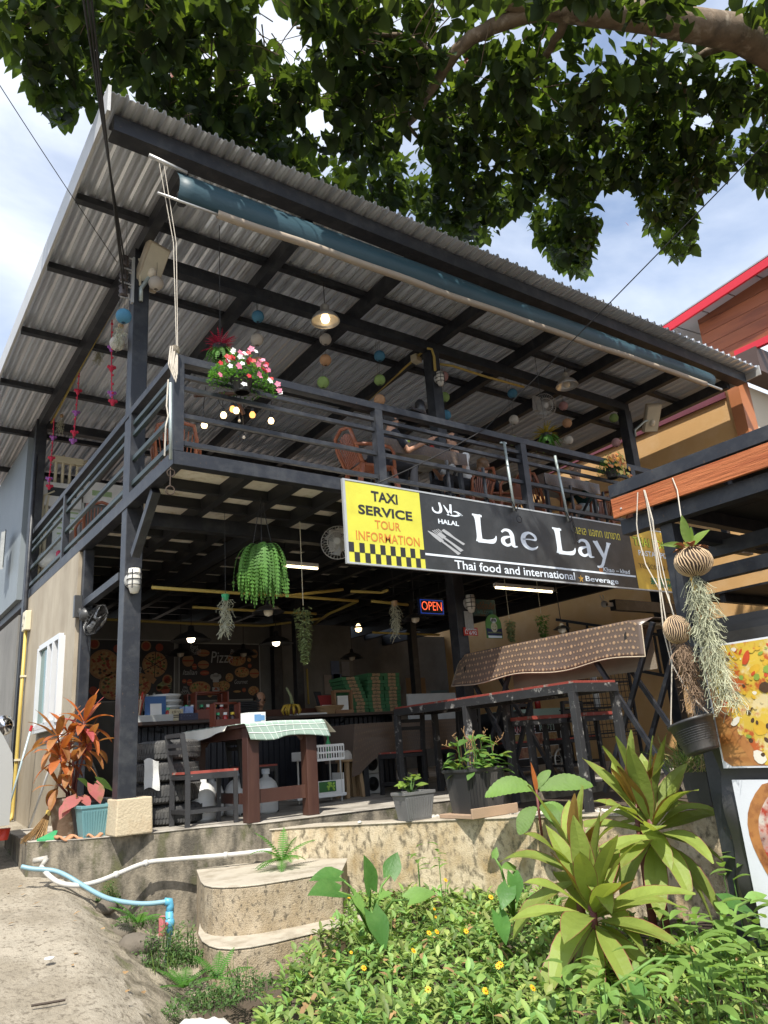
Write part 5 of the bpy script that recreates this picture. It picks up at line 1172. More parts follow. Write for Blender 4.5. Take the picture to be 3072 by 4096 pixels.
# bananas
bn = thing('bananas', 'bunch of yellow bananas hanging by its stalk on the counter', 'bananas', at((3.026,2.1,1.15))); q = V(bn.location); BAN = mat('banana_peel', (.48, .32, .035), .5, 0, .2, 10, .05, c2=(.2, .14, .03), s2=14, t2=.62)
for k in range(11):
    a = 2 * PI * k / 11; p = q + V((0, 0, .16)); r = .10 + .03 * (k % 2); b = MB()
    b.tube([p, p + V((math.cos(a) * r, math.sin(a) * r * .6, -.02)), p + V((math.cos(a) * r * 1.25, math.sin(a) * r * .7, -.08)), p + V((math.cos(a) * r * 1.05, math.sin(a) * r * .6, -.145))], [.012, .022, .022, .008], 7); b.build('banana', BAN, bn, True)
b = MB(); b.tube([q + V((0, 0, .16)), q + V((-.02, 0, .28)), q + V((-.09, 0, .40))], [.03, .022, .015], 7); b.build('stalk', mat('banana_stalk', (.25, .28, .15), .6), bn, True)
# right part: menu boards, basket, folder box, papers
q = at((3.424,2.12,1.203)); tag(MB().box(q[0] - .35, q[0] + .35, 2.05, 2.3, ZT + .001, ZT + .03).build('paper_pile', mat('white_papers', (.6, .6, .58), .7), None, loc=q, bevel=.004), 'flat pile of white papers on the counter right of the bananas', 'papers')
for k, (px, lab, m, w, h) in enumerate((((3.777,2.3,1.356), 'maroon and white menu card leaning on a black folder on the counter', mat('menu_maroon', (.28, .03, .03), .5), .26, .22), ((3.658,2.32,1.381), 'black menu folder leaning beside the maroon menu card', STEELD, .12, .28))):
    p = V(at(px)); t = thing('menu_card', lab, 'menu', p); b = MB(); b.plate([p + V((-w / 2, 0, .08)), p + V((w / 2, 0, .08)), p + V((w / 2 - .03, .08, .08 + h)), p + V((-w / 2 - .03, .08, .08 + h))], (0, .01, 0)); b.build('cover', m, t)
    if k == 0: b = MB(); b.plate([p + V((-w / 2 + .02, -.004, .085)), p + V((w / 2 - .02, -.004, .085)), p + V((w / 2 - .03, .03, .16)), p + V((-w / 2 + .01, .03, .16))], (0, .002, 0)); b.build('white_print', MATS['white_card'], t)
wb = thing('wicker_basket', 'open tan wicker basket on the counter left of the pizza boxes', 'basket', at((3.692,2.15,1.245))); q = V(wb.location)
b = MB(); b.lathe([(.12, 0), (.17, .12), (.175, .125), (.165, .12), (.115, .01)], q, n=16, sx=1.4); b.build('bowl', TAN, wb, True)
b = MB()
for k in range(6): b.lathe([(.125 + .009 * k, .02 * k + .004), (.134 + .009 * k, .02 * k + .012), (.125 + .009 * k, .02 * k + .02)], q, n=16, caps=False, sx=1.4)
b.build('weave', TAN, wb)
hb = thing('holder_box', 'tan wooden tissue holder with white card on the counter', 'holder', at((3.854,2.05,1.163))); q = V(hb.location)
b = MB(); b.box(q.x - .16, q.x + .16, q.y - .06, q.y + .06, ZT, ZT + .05); b.build('base', mat('tan_wood', (.22, .12, .06), .5, 0, .2, 5), hb)
for s in (-1, 1): b = MB(); b.box(q.x + s * .15 - .012, q.x + s * .15 + .012, q.y - .05, q.y + .05, ZT + .051, ZT + .34); b.build('upright', MATS['tan_wood'], hb)
b = MB(); b.box(q.x - .138, q.x + .138, q.y - .02, q.y + .02, ZT + .31, ZT + .345); b.build('top_rail', MATS['tan_wood'], hb)
b = MB(); b.box(q.x - .09, q.x + .10, q.y - .012, q.y + .012, ZT + .052, ZT + .26); b.build('card', MATS['white_card'], hb)
# pizza boxes
GBX = mat('green_pizza_box', (.03, .125, .05), .7, 0, .1, 8, .05, rnd=.15); KR = mat('kraft_patch', (.30, .20, .11), .7, 0, .08, 8, 0); INK = mat('dark_ink', (.05, .04, .03), .6)
ordn = ['lowest', 'second', 'third', 'fourth', 'fifth', 'sixth', 'seventh', 'eighth', 'ninth', 'tenth', 'topmost']
x0 = V((4.032,2.1,1.16)).x; x1 = V((4.986,2.1,1.137)).x; wbx = (x1 - x0) / 3
proto = None; n_ = 0
for s, nm, cnt in ((0, 'left', 10), (1, 'middle', 11), (2, 'right', 11)):
    for k in range(cnt):
        hh = .0545; off = (-.10 * max(0, k - 3) / 4 if s == 0 and k > 3 else 0) + U(-.012, .012)
        loc = V((x0 + wbx * (s + .5) + off, 2.27 + U(-.01, .01), ZT + hh * k + .001))
        lab = f"green pizza box, {ordn[k] if k < cnt - 1 else 'topmost'} of the {nm} stack on the counter"
        if proto is None:
            proto = thing('pizza_box', lab, 'pizza box', loc, 'green pizza boxes stacked on the counter')
            b = MB(); b.box(loc.x - wbx / 2 + .004, loc.x + wbx / 2 - .004, loc.y - .2, loc.y + .2, loc.z, loc.z + hh - .003); b.build('carton', GBX, proto, bevel=.003)
            b = MB(); b.box(loc.x - .075, loc.x + .075, loc.y - .203, loc.y - .2005, loc.z + .003, loc.z + hh - .006); kp = b.build('kraft_panel', KR, proto)
            b = MB(); b.box(loc.x - .03, loc.x + .03, loc.y - .2045, loc.y - .2035, loc.z + .012, loc.z + .02); b.lathe([(.008, 0), (.008, .001)], (loc.x, loc.y - .2035, loc.z + .043), (0, -1, 0), 8); b.build('logo_print', INK, kp)
        else: dup(proto, loc, lab, U(-.03, .03))
# posters
def disc(b, O, r, X, Y, n=20, a0=0, a1=2 * PI, e=1): b.add([O] + [V(O) + V(X) * r * math.cos(a0 + (a1 - a0) * k / n) + V(Y) * r * e * math.sin(a0 + (a1 - a0) * k / n) for k in range(n + 1)], [(0, k + 1, k + 2) for k in range(n)])
PZ = [mat('pizza_crust_print', (.38, .20, .09), .6, 0, .2, 30, 0), mat('pizza_cheese_print', (.48, .33, .13), .6, 0, .25, 25, 0, c2=(.4, .14, .05), s2=18, t2=.52), mat('pizza_red_print', (.36, .06, .03), .6), mat('pizza_dark_print', (.08, .05, .03), .6), mat('pizza_green_print', (.10, .2, .04), .6)]
POST = mat('black_poster_print', (.018, .016, .020), .5, 0, .2, 3, 0); CHALK = mat('chalk_print', (.42, .42, .42), .7)
def pizza(par, O, r, X, Y, nrm, n=26, slices=0, e=1):
    b = MB(); b.m(0); disc(b, V(O) + V(nrm) * .001, r, X, Y, 28, e=e); b.m(1); disc(b, V(O) + V(nrm) * .002, r * .87, X, Y, 28, e=e)
    for k in range(n):
        a = U(0, 6.28); q = r * .8 * math.sqrt(R()); b.m(random.choice((2, 2, 3, 4))); disc(b, V(O) + V(X) * q * math.cos(a) + V(Y) * q * e * math.sin(a) + V(nrm) * (.003 + .0001 * k), r * U(.06, .13), X, Y, 8, e=U(.6, 1))
    if slices:
        b.m(5)
        for k in range(3):
            a = k * PI / 3 + .5; d = V(X) * math.cos(a) + V(Y) * math.sin(a); s = V(nrm).cross(d) * r * .03; o = V(O) + V(nrm) * .007; b.add([o - d * r - s, o + d * r - s, o + d * r + s, o - d * r + s], [(0, 1, 2, 3)])
    return b.build('pizza_print', PZ + [POST], par)
AX, AZ, AN = V((1, 0, 0)), V((0, 0, 1)), V((0, -1, 0)); YP = 5.488
def poster(x0, x1, z0, z1, lab):
    t = thing('pizza_poster', lab, 'poster', ((x0 + x1) / 2, YP, z0))
    b = MB(); b.box(x0, x1, YP, 5.499, z0, z1); b.build('print_sheet', POST, t)
    b = MB()
    for a in ((x0 - .02, x0 - .001, z0, z1), (x1 + .001, x1 + .02, z0, z1), (x0 - .02, x1 + .02, z0 - .02, z0 - .001), (x0 - .02, x1 + .02, z1 + .001, z1 + .02)): b.box(a[0], a[1], YP - .004, 5.499, a[2], a[3])
    b.build('frame', mat('grey_poster_frame', (.35, .35, .33), .6), t); return t
p1 = poster(.95, 2.49, 1.68, 2.71, 'dark poster with whole and sliced pizzas behind the left column')
for px, r, s in (((1.256,5.487,2.295), .255, 0), ((1.433,5.487,1.939), .24, 0), ((2.142,5.487,2.294), .225, 1), ((1.883,5.487,1.944), .20, 0)): pizza(p1, px, r, AX, AZ, AN, 30, s)
for px, r in (((1.087,5.487,2.639), .09), ((1.48,5.487,2.566), .07), ((1.978,5.487,2.617), .09), ((2.218,5.487,2.594), .07), ((2.37,5.487,2.024), .09), ((2.34,5.487,1.851), .08), ((2.231,5.487,1.879), .055), ((1.101,5.487,1.857), .07)):
    b = MB(); b.m(0 if r > .085 else 2); disc(b, V(px) + AN * .001, r, AX, AZ, 16); b.m(1 if r < .06 else 2); disc(b, V(px) + AN * .002, r * .75, AX, AZ, 16); b.build('ingredient_print', PZ, p1)
text('a', p1, CHALK, (1.831,5.487,2.139), AX, AZ, .075, .11, 0, off=.004, shear=.3)
b = MB(); a = (1.971,5.486,2.124); c = (2.148,5.486,1.992); b.bar(a, c, .10, .002, (0, 1, 0)); b.build('scoop_print', PZ[0], p1)
b = MB()
for k in range(7): b.bar(V((2.189,5.486,1.926)) + V((0, 0, -.01 * k)), V((2.447,5.486,1.988)) + V((0, 0, .1 - .035 * k)), .012, .002, (0, 1, 0))
b.build('asparagus_print', mat('pale_green_print', (.3, .33, .15), .6), p1)
p2 = poster(2.60, 4.18, 1.65, 2.67, 'dark chalk style poster reading Pizza with burgers and a chef')
for s, LL, w, h, sh in (('Best', (2.792,5.487,2.582), .15, .07, .2), ('of the', (2.809,5.487,2.527), .19, .07, .2), ('best!', (2.827,5.487,2.472), .17, .07, .2), ('Pizza', (3.195,5.487,2.322), .44, .21, .15), ('Pizza', (3.582,5.487,2.483), .17, .09, .3), ('Italian', (2.656,5.487,2.106), .27, .09, .3), ('Gourmet', (3.661,5.487,1.93), .27, .08, .3), ('We', (2.666,5.487,1.86), .08, .05, .1), ('love', (2.65,5.487,1.807), .11, .055, .1), ('PIZZA', (2.617,5.487,1.761), .17, .05, .1)):
    text(s, p2, CHALK, LL, AX, AZ, w, h, .0, off=.003, shear=sh)
for px, r, e in (((2.984,5.487,1.868), .20, .6), ((3.713,5.487,2.393), .19, .7), ((3.818,5.487,2.147), .15, .66), ((3.44,5.487,1.901), .13, .7), ((4.051,5.487,1.798), .11, .8), ((3.562,5.487,2.051), .08, 1)): pizza(p2, px, r, AX, AZ, AN, 20, 0, e)
for px, r, e, m in (((2.753,5.487,2.362), .11, 1, 0), ((3.042,5.487,2.501), .13, .5, 0), ((3.048,5.487,2.289), .11, .7, 0), ((3.071,5.487,2.138), .09, .5, 2), ((4.074,5.487,2.122), .1, .9, 0), ((4.082,5.487,2.495), .07, 1.2, 0), ((2.784,5.487,1.97), .05, 1.2, 2), ((2.685,5.487,1.993), .04, 1, 2), ((2.877,5.487,2.253), .045, 1.2, 2), ((3.982,5.487,2.265), .04, 1, 2), ((3.969,5.487,2.38), .04, 1, 1), ((3.173,5.487,1.748), .05, 1, 1), ((3.855,5.487,1.816), .04, 1, 2), ((3.711,5.487,1.791), .08, .25, 1)):
    b = MB(); b.m(m); disc(b, V(px) + AN * .001, r, AX, AZ, 14, e=e); b.m(2 if m == 0 else 1); b.add([V(px) + AN * .002 + AX * s * r * .95 + AZ * z * r * e for s, z in ((-1, -.15), (1, -.15), (1, .12), (-1, .12))], [(0, 1, 2, 3)]); b.build('food_print', PZ, p2)
b = MB(); q = V((3.29,5.486,1.827)); b.m(0); disc(b, q + AZ * .10, .055, AX, AZ, 14); b.m(1); disc(b, q + AZ * .25, .06, AX, AZ, 14); disc(b, q + AZ * .24 - AX * .06, .05, AX, AZ, 12); disc(b, q + AZ * .24 + AX * .06, .05, AX, AZ, 12); b.add([q + V((s * .06, -.001, z)) for s, z in ((-1, .14), (1, .14), (1, .24), (-1, .24))], [(0, 1, 2, 3)]); b.add([q + V((s * .07, -.001, z)) for s, z in ((-1, -.1), (1, -.1), (1, .05), (-1, .05))], [(0, 1, 2, 3)]); b.m(2); b.add([q + V((s * .04, -.002, z)) for s, z in ((-1, .0), (1, .0), (0, .05))], [(0, 1, 2)]); b.build('chef_print', [PZ[0], CHALK, PZ[2]], p2)
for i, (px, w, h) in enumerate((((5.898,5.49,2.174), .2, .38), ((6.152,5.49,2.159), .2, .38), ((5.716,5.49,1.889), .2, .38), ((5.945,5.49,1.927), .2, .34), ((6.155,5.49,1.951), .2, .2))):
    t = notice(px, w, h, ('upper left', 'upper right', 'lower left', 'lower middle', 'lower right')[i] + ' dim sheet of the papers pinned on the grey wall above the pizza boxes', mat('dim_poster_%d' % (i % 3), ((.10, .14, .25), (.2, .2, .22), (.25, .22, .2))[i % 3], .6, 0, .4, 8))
for px, w, h, lab, m in (((9.142,7,1.878), .6, .55, 'dark framed poster with tan picture on the far dark wall', mat('tan_picture', (.22, .13, .06), .6, 0, .4, 5)), ((9.029,6,1.658), .5, .2, 'small blue grey panel on the far dark wall', mat('blue_grey_panel', (.1, .16, .19), .6))): notice(px, w, h, lab, m)
q = V((5.469,1.9,1.147)); tag(MB().box(q.x - .5, q.x + .5, 1.88, 1.91, .95, 1.38).build('white_board', mat('pale_grey_board', (.42, .45, .47), .5), None, loc=q), 'pale grey upright board behind the long bar table', 'board')
# hanging signs inside
op = thing('open_sign', 'glowing red OPEN sign on a dark board hung from the ceiling', 'sign', (4.489,0.5,2.503)); q = V(op.location)
a = V((4.257,0.5,2.375)); c = V((4.722,0.5,2.377)); e = V((4.285,0.5,2.628)); w = c.x - a.x; h = e.z - a.z
b = MB(); b.box(a.x, c.x, .5, .54, a.z, a.z + h); b.build('board', mat('navy_board', (.012, .016, .035), .4), op)
b = MB()
for k in range(2): b.box(a.x + .02, c.x - .02, .492, .499, a.z + (.02 if k else h - .04), a.z + (.03 if k else h - .03)); b.box((a.x + .02, c.x - .03)[k], (a.x + .03, c.x - .02)[k], .492, .499, a.z + .031, a.z + h - .041)
b.build('blue_border', mat('dim_blue_led', (.02, .05, .2), .4, emit=.15, ecol=(.05, .15, 1)), op)
text('OPEN', op, mat('red_led', (.9, .09, .03), .4, emit=1.1, ecol=(1, .13, .05)), (a.x + w * .1, .498, a.z + h * .28), AX, AZ, w * .8, h * .5, -.012)
b = MB(); b.tube([(a.x + .05, .52, a.z + h), (a.x + .05, .52, 3.2)], .004, 4); b.tube([(c.x - .05, .52, a.z + h), (c.x - .05, .52, 3.2)], .004, 4); b.build('wire', WIRE, op)
ws_ = thing('welcome_sign', 'carved green and brown Thai welcome sign above the round apron sign', 'sign', (4.973,-0.1,2.381)); a = V((4.728,-0.1,2.275)); c = V((5.181,-0.1,2.249)); e = V((4.757,-0.1,2.512)); w = c.x - a.x; h = e.z - a.z
b = MB(); b.box(a.x, c.x, -.1, -.06, a.z, a.z + h); b.build('board', mat('aged_green_board', (.035, .10, .095), .7, 0, .3, 10, .3, 40, c2=(.09, .05, .03), s2=5), ws_, bevel=.01)
text('ยินดีต้อนรับ', ws_, mat('carved_brown', (.16, .07, .03), .7), (a.x + w * .08, -.1, a.z + h * .42), AX, AZ, w * .84, h * .46, .02, off=.006)
text('WELCOME', ws_, mat('carved_teal', (.06, .2, .19), .7), (a.x + w * .16, -.1, a.z + h * .10), AX, AZ, w * .68, h * .22, .01, off=.006)
ap = thing('award_sign', 'arched green and navy award sign with smiling chef face hung on the column', 'sign', (5.07,-0.14,2.12)); a = V((4.914,-0.14,1.957)); c = V((5.212,-0.14,1.948)); e = V((5.098,-0.14,2.297)); w = c.x - a.x; h = e.z - a.z; cx = (a.x + c.x) / 2; r = w / 2
pl = [(a.x, a.z), (c.x, a.z)] + [(cx + r * math.cos(PI * k / 14), a.z + h - r + r * math.sin(PI * k / 14)) for k in range(15)]
b = MB(); b.plate([(x, -.14, z) for x, z in pl], (0, .015, 0)); b.build('board', mat('bright_green_board', (.10, .28, .07), .5), ap)
b = MB(); b.add([(a.x, -.142, a.z + .04), (c.x, -.142, a.z + .04), (c.x, -.142, a.z + h * .42), (cx, -.142, a.z + h * .34), (a.x, -.142, a.z + h * .42)], [(0, 1, 2, 3, 4)]); b.build('navy_print', mat('navy_print', (.015, .02, .10), .5), ap)
b = MB(); b.m(0); disc(b, V((cx, -.144, a.z + h * .45)), r * .42, AX, AZ, 20, e=1.15); b.m(1); disc(b, V((cx, -.1445, a.z + h * .72)), r * .3, AX, AZ, 14, e=.8); disc(b, V((cx - r * .22, -.1445, a.z + h * .76)), r * .2, AX, AZ, 12); disc(b, V((cx + r * .22, -.1445, a.z + h * .76)), r * .2, AX, AZ, 12); b.m(2)
for s in (-1, 1): disc(b, V((cx + s * r * .16, -.146, a.z + h * .49)), r * .04, AX, AZ, 8)
for k in range(8): a_ = PI * (1.15 + .7 * k / 8); a2 = PI * (1.15 + .7 * (k + 1) / 8); o = V((cx, -.146, a.z + h * .45)); b.add([o + V((math.cos(t) * q * r, 0, math.sin(t) * q * r)) for t, q in ((a_, .22), (a2, .22), (a2, .27), (a_, .27))], [(0, 1, 2, 3)])
b.build('face_print', [mat('cream_print', (.55, .52, .36), .5), WHT, INK], ap)
b = MB(); b.box(a.x + .02, c.x - .02, -.143, -.141, a.z + .005, a.z + .035); b.build('white_strip', WHT, ap)
text('อาหารสะอาด รสชาติอร่อย', ap, mat('yellow_green_print', (.35, .45, .1), .5), (a.x + .02, -.1425, a.z + h * .2), AX, AZ, w - .04, .03, .01, off=.001)
hn = thing('house_number', 'small red house number plate reading 6/92 on the column', 'sign', (4.645,-0.1,2.048)); a = V((4.516,-0.1,1.991)); c = V((4.771,-0.1,1.988)); e = V((4.525,-0.1,2.101)); w = c.x - a.x; h = e.z - a.z
b = MB(); b.box(a.x, c.x, -.11, -.10, a.z, a.z + h); b.build('plate', mat('red_enamel', (.50, .035, .02), .4), hn)
text('6/92', hn, WHT, (a.x + w * .36, -.11, a.z + h * .1), AX, AZ, w * .56, h * .44, .02)
text('LAE LAY FAMILY', hn, WHT, (a.x + w * .28, -.11, a.z + h * .64), AX, AZ, w * .68, h * .24, .01)
b = MB(); o = V((a.x + w * .17, -.1125, a.z + h * .2)); b.add([o + V((x * w, 0, z * h)) for x, z in ((-.09, 0), (-.05, 0), (-.05, .3), (-.09, .3))], [(0, 1, 2, 3)]); b.add([o + V((x * w, 0, z * h)) for x, z in ((-.13, .28), (0, .62), (.13, .28), (.09, .28), (0, .5), (-.09, .28))], [(0, 1, 4, 5), (1, 2, 3, 4)]); b.add([o + V((x * w, 0, z * h)) for x, z in ((.0, .0), (.08, 0), (.08, .1), (.0, .1))], [(0, 1, 2, 3)]); b.build('house_icon', WHT, hn)
notice((4.633,-0.1,2.198), .15, .26, 'grey torn notice taped above the red house number', mat('grey_torn_paper', (.33, .33, .32), .7, 0, .3, 25))
# camera / fixture under the balcony on the right
cm = thing('security_camera', 'small pale security camera with antennas on the beam at the right', 'camera', (7.378,-0.3,2.52)); q = V(cm.location)
b = MB(); b.ball(q, .055, 12, 8); b.build('body', mat('pale_grey_plastic', (.42, .42, .42), .4), cm, True); b = MB(); b.lathe([(.028, 0), (.02, .01), (.001, .012)], q + V((.0, -.05, -.015)), (0, -1, -.3), 10); b.build('lens', SHB, cm, True)
b = MB(); b.tube([q + V((-.03, 0, .03)), q + V((-.08, 0, .14))], .006, 5); b.tube([q + V((.01, 0, .05)), q + V((0, 0, .15))], .006, 5); b.box(q.x + .04, q.x + .2, q.y - .02, q.y + .05, q.z - .03, q.z + .03); b.build('antenna', MATS['pale_grey_plastic'], cm)
b = MB(); b.box(q.x + .21, 9.2, -.36, -.24, q.z - .09, q.z + .08); b.build('lower_beam', STEEL, bd)
# yellow ceiling conduits
for k, (pts, lab) in enumerate((([(0.561,1,2.655), (1.619,1,2.648), (2.43,1,2.652), (3.299,1,2.788)], 'first yellow ceiling conduit behind the hanging fern'), ([(0.962,4.6,2.908), (2.46,4.6,2.881), (3.844,4.6,2.882), (4.505,3.6,2.87)], 'lowest yellow ceiling conduit along the dark back wall'), ([(1.78,2.8,2.805), (2.816,2.8,2.791), (3.91,2.8,2.785)], 'middle yellow ceiling conduit between the two longer ones'), ([(2.707,1.6,2.784), (3.946,1.6,2.769), (3.904,2.4,2.712), (4.103,3.2,2.688)], 'yellow ceiling conduit bending back over the trailing plant'), ([(3.568,1.2,2.818), (4.104,1.2,2.828), (4.087,1,2.823)], 'short yellow conduit near the ceiling left of the OPEN sign'), ([(4.059,1.4,2.736), (4.756,1.4,2.709)], 'yellow conduit passing behind the white moss plant'), ([(5.583,3.6,2.643), (7.183,3.6,2.633)], 'low yellow conduit over the dark passage'), ([(5.125,5.3,2.182), (5.133,5.3,1.502)], 'vertical yellow conduit on the back wall column'))):
    z = min(3.22, max(p[2] for p in pts)); pipe('conduit', pts, .022, YPIPE, lab, 'conduit', 6, 'yellow conduits under the ceiling')
for k, (pts, lab) in enumerate((([(4.728,2,8.578), (4.6,2,8.306), (4.277,4,7.737)], 'yellow conduit along the second rafter under the roof'), ([(5.183,0.1,7.138), (4.53,0.1,6.534), (4.711,2,6.509)], 'yellow conduit along the third rafter toward the middle column'), ([(4.362,-0.12,6.376), (4.446,-0.12,6.389), (4.48,-0.12,6.273), (4.474,-0.12,6.023)], 'bent yellow conduit at the top of the middle column'), ([(4.705,0.05,6.284), (5.008,0.05,6.324), (5.739,0.05,6.309), (6.615,0.05,6.327)], 'sagging yellow cable under the roof beam'), ([(0.12,1.388,6.72), (0.12,3.236,6.62), (0.12,5.205,6.464)], 'bamboo coloured conduit along the left roof beam'))):
    pipe('conduit', pts, .02, YPIPE, lab, 'conduit', 6)
jx = tag(MB().obox(V((4.554,0.4,6.503)), .15, .12, .12, .3).build('junction_box', CPIPE, None, loc=(4.554,0.4,6.503), bevel=.01), 'cream junction box on the yellow conduit left of the middle column', 'box')
# draped dining table + chairs inside, cart
it = thing('dining_table', 'dining table under a brown dotted cloth in the shaded dining area', 'table', (4.5, 1.4, 0)); b = MB(); b.box(3.42, 5.6, 1.02, 1.75, .90, .93); b.build('top', DWOOD, it)
for x in (3.55, 5.45):
    for y in (1.1, 1.65): b = MB(); b.box(x - .04, x + .04, y - .04, y + .04, 0, .90); b.build('leg', BWOOD, it)
DOT = mat('dim_tan_dot', (.20, .14, .09), .6)
tcl = thing('dotted_tablecloth', 'brown dotted vinyl tablecloth with a long hanging corner under the bar table', 'tablecloth', (4.4, 1, .93))
def d2(u, v): return V((3.36 + 2.3 * u - .10 * v * (u < .02), 1.0 - .02 * v + .02 * math.sin(u * 20) * v, .94 - v * (.40 + .28 * max(0, 1 - u * 5) ** 1.3)))
b = MB(); b.grid(d2, 50, 8); b.grid(lambda u, v: V((3.35, 1.0 + .8 * u, .94 - .5 * v)), 8, 4); b.box(3.36, 5.66, 1.0, 1.8, .935, .94); b.build('cloth', BCL, tcl, True)
b = MB()
for i in range(60):
    for j in range(7): motif(b, lambda a, c: d2(a, c) + V((0, -.006, 0)), .008 + .0165 * i + .008 * (j % 2), .08 + .135 * j, .0055, .045, 1)
b.build('dot_print', DOT, tcl, kind='stuff')
for i, (x, y, f, s, lab) in enumerate(((3.75, .55, (-.02, .42, 0), (.40, 0, 0), 'black chair left of the speaker stack facing the brown clothed table'), (4.75, .5, (0, .42, 0), (.40, .02, 0), 'black chair in the middle before the brown clothed table'), (5.9, .6, (.02, .42, 0), (.42, 0, 0), 'black chair in front of the left half of the pancake cart'), (6.7, .3, (.0, .42, 0), (.42, .02, 0), 'black chair in front of the right half of the pancake cart'), (7.7, .8, (.0, .42, 0), (.42, .02, 0), 'black chair farthest right in the shaded dining area'))): chair(lab, (x, y, 0), f, s, .52, 1.08, .045, 'black chairs in the shaded dining area')
pk = thing('pancake_cart', 'black food cart with food photos and PANCAKE ROTI lettering', 'cart', (6.9, 1.2, 0)); a = V((6.264,1,0.736)); c = V((7.616,1,0.683)); z0 = V((6.182,1,0.257)).z - .02; z1 = a.z + .04
b = MB(); b.box(a.x - .02, c.x + .05, 1.0, 1.7, .16, 1.0); b.build('body', mat('black_cart_vinyl', (.016, .016, .018), .4), pk)
text('PANCAKE', pk, WHT, (a.x, .999, a.z - .08), AX, AZ, .56, .11, .035, off=.002); text('PANCAKE', pk, mat('dark_red_print', (.35, .02, .03), .5), (a.x + .01, .999, a.z - .075), AX, AZ, .54, .10, .005, off=.004)
text('ROTI', pk, WHT, (a.x + .66, .999, a.z - .06), AX, AZ, .34, .11, .035, off=.002); text('ROTI', pk, mat('dark_green_print', (.03, .13, .03), .5), (a.x + .67, .999, a.z - .055), AX, AZ, .32, .10, .005, off=.004)
FOOD = [mat('food_photo_%d' % k, c_, .5, 0, .4, 12, 0, c2=c2_, s2=16, t2=.52) for k, (c_, c2_) in enumerate((((.36, .30, .12), (.20, .15, .05)), ((.36, .20, .12), (.2, .06, .04)), ((.42, .3, .14), (.3, .16, .06)), ((.3, .2, .12), (.4, .3, .2))))]
for j, (ys0, ys1) in enumerate(((352, 438), (455, 535))):
    for i, (xs0, xs1) in enumerate(((1183, 1290), (1302, 1405), (1428, 1512), (1545, 1608))):
        p = V((a.x + (xs0 - 1180) / 432 * (c.x - a.x), .996, a.z - (ys1 - 305) * (a.z - z0) / 250)); q = V((a.x + (xs1 - 1180) / 432 * (c.x - a.x), .996, a.z - (ys0 - 305) * (a.z - z0) / 250))
        b = MB(); b.m(0); b.box(p.x - .008, q.x + .008, .995, .999, p.z - .008, q.z + .008); b.m(1); b.box(p.x, q.x, .991, .9945, p.z, q.z); b.build('food_photo', [WHT, FOOD[(i + j) % 4]], pk)
whl = V((a.x + (1510 - 1180) / 432 * (c.x - a.x), .95, .2)); b = MB(); ring(b, whl, .17, .018, (0, 1, 0), 24)
for k in range(10): d = V((math.cos(k * PI / 5), 0, math.sin(k * PI / 5))) * .16; b.tube([whl, whl + d], .005, 4)
b.build('wheel', ALU, pk)
ct2 = tag(MB().box(a.x + .2, c.x + .1, .99, 1.75, 1.005, 1.02).grid(lambda u, v: (a.x + .2 + 1.0 * u, .985, 1.02 - .16 * v), 10, 2).build('cart_cloth', CLOTH, None, loc=(6.9, 1, 1)), 'sage green checked cloth draped over the pancake cart counter', 'cloth')
for k, (dx, m, cp, lab) in enumerate(((.05, RS, CW, 'red sauce bottle at the left end of the pancake cart'), (.18, RS, CR, 'orange red squeeze bottle on the pancake cart'), (.55, BR_, CG, 'dark bottle with green cap in the middle of the pancake cart'), (.9, RS, CW, 'red bottle at the right of the pancake cart'))): bottle((a.x + dx, 1.2, 1.021), lab, m, cp, .05, .22)
# wire rack behind
wr = thing('wire_shelf', 'black wire mesh shelf rack behind the bar stools', 'rack', (7.6, .2, 0)); b = MB(); x0, x1 = 7.0, 8.4
for k in range(15): b.tube([(x0 + .1 * k, .2, .5), (x0 + .1 * k, .2, 1.6)], .006, 4)
for k in range(12): b.tube([(x0, .2, .5 + .1 * k), (x1, .2, .5 + .1 * k)], .006, 4)
b.build('mesh_panel', CAB, wr)
for k in range(3):
    b = MB(); b.box(x0, x1, .22, .6, .55 + .4 * k, .57 + .4 * k); b.build('shelf', STEELD, wr)
for x in (x0, x1): b = MB(); b.box(x - .02, x + .02, .2, .24, 0, 1.7); b.build('upright', STEEL, wr)
tag(MB().lathe([(.05, 0), (.055, .5), (.05, .52)], (7.7, .4, .96), n=12).build('paper_roll', mat('white_card', (.72, .72, .7)), None, True, loc=(7.7, .4, .96)), 'white upright roll on the wire shelf rack', 'roll')

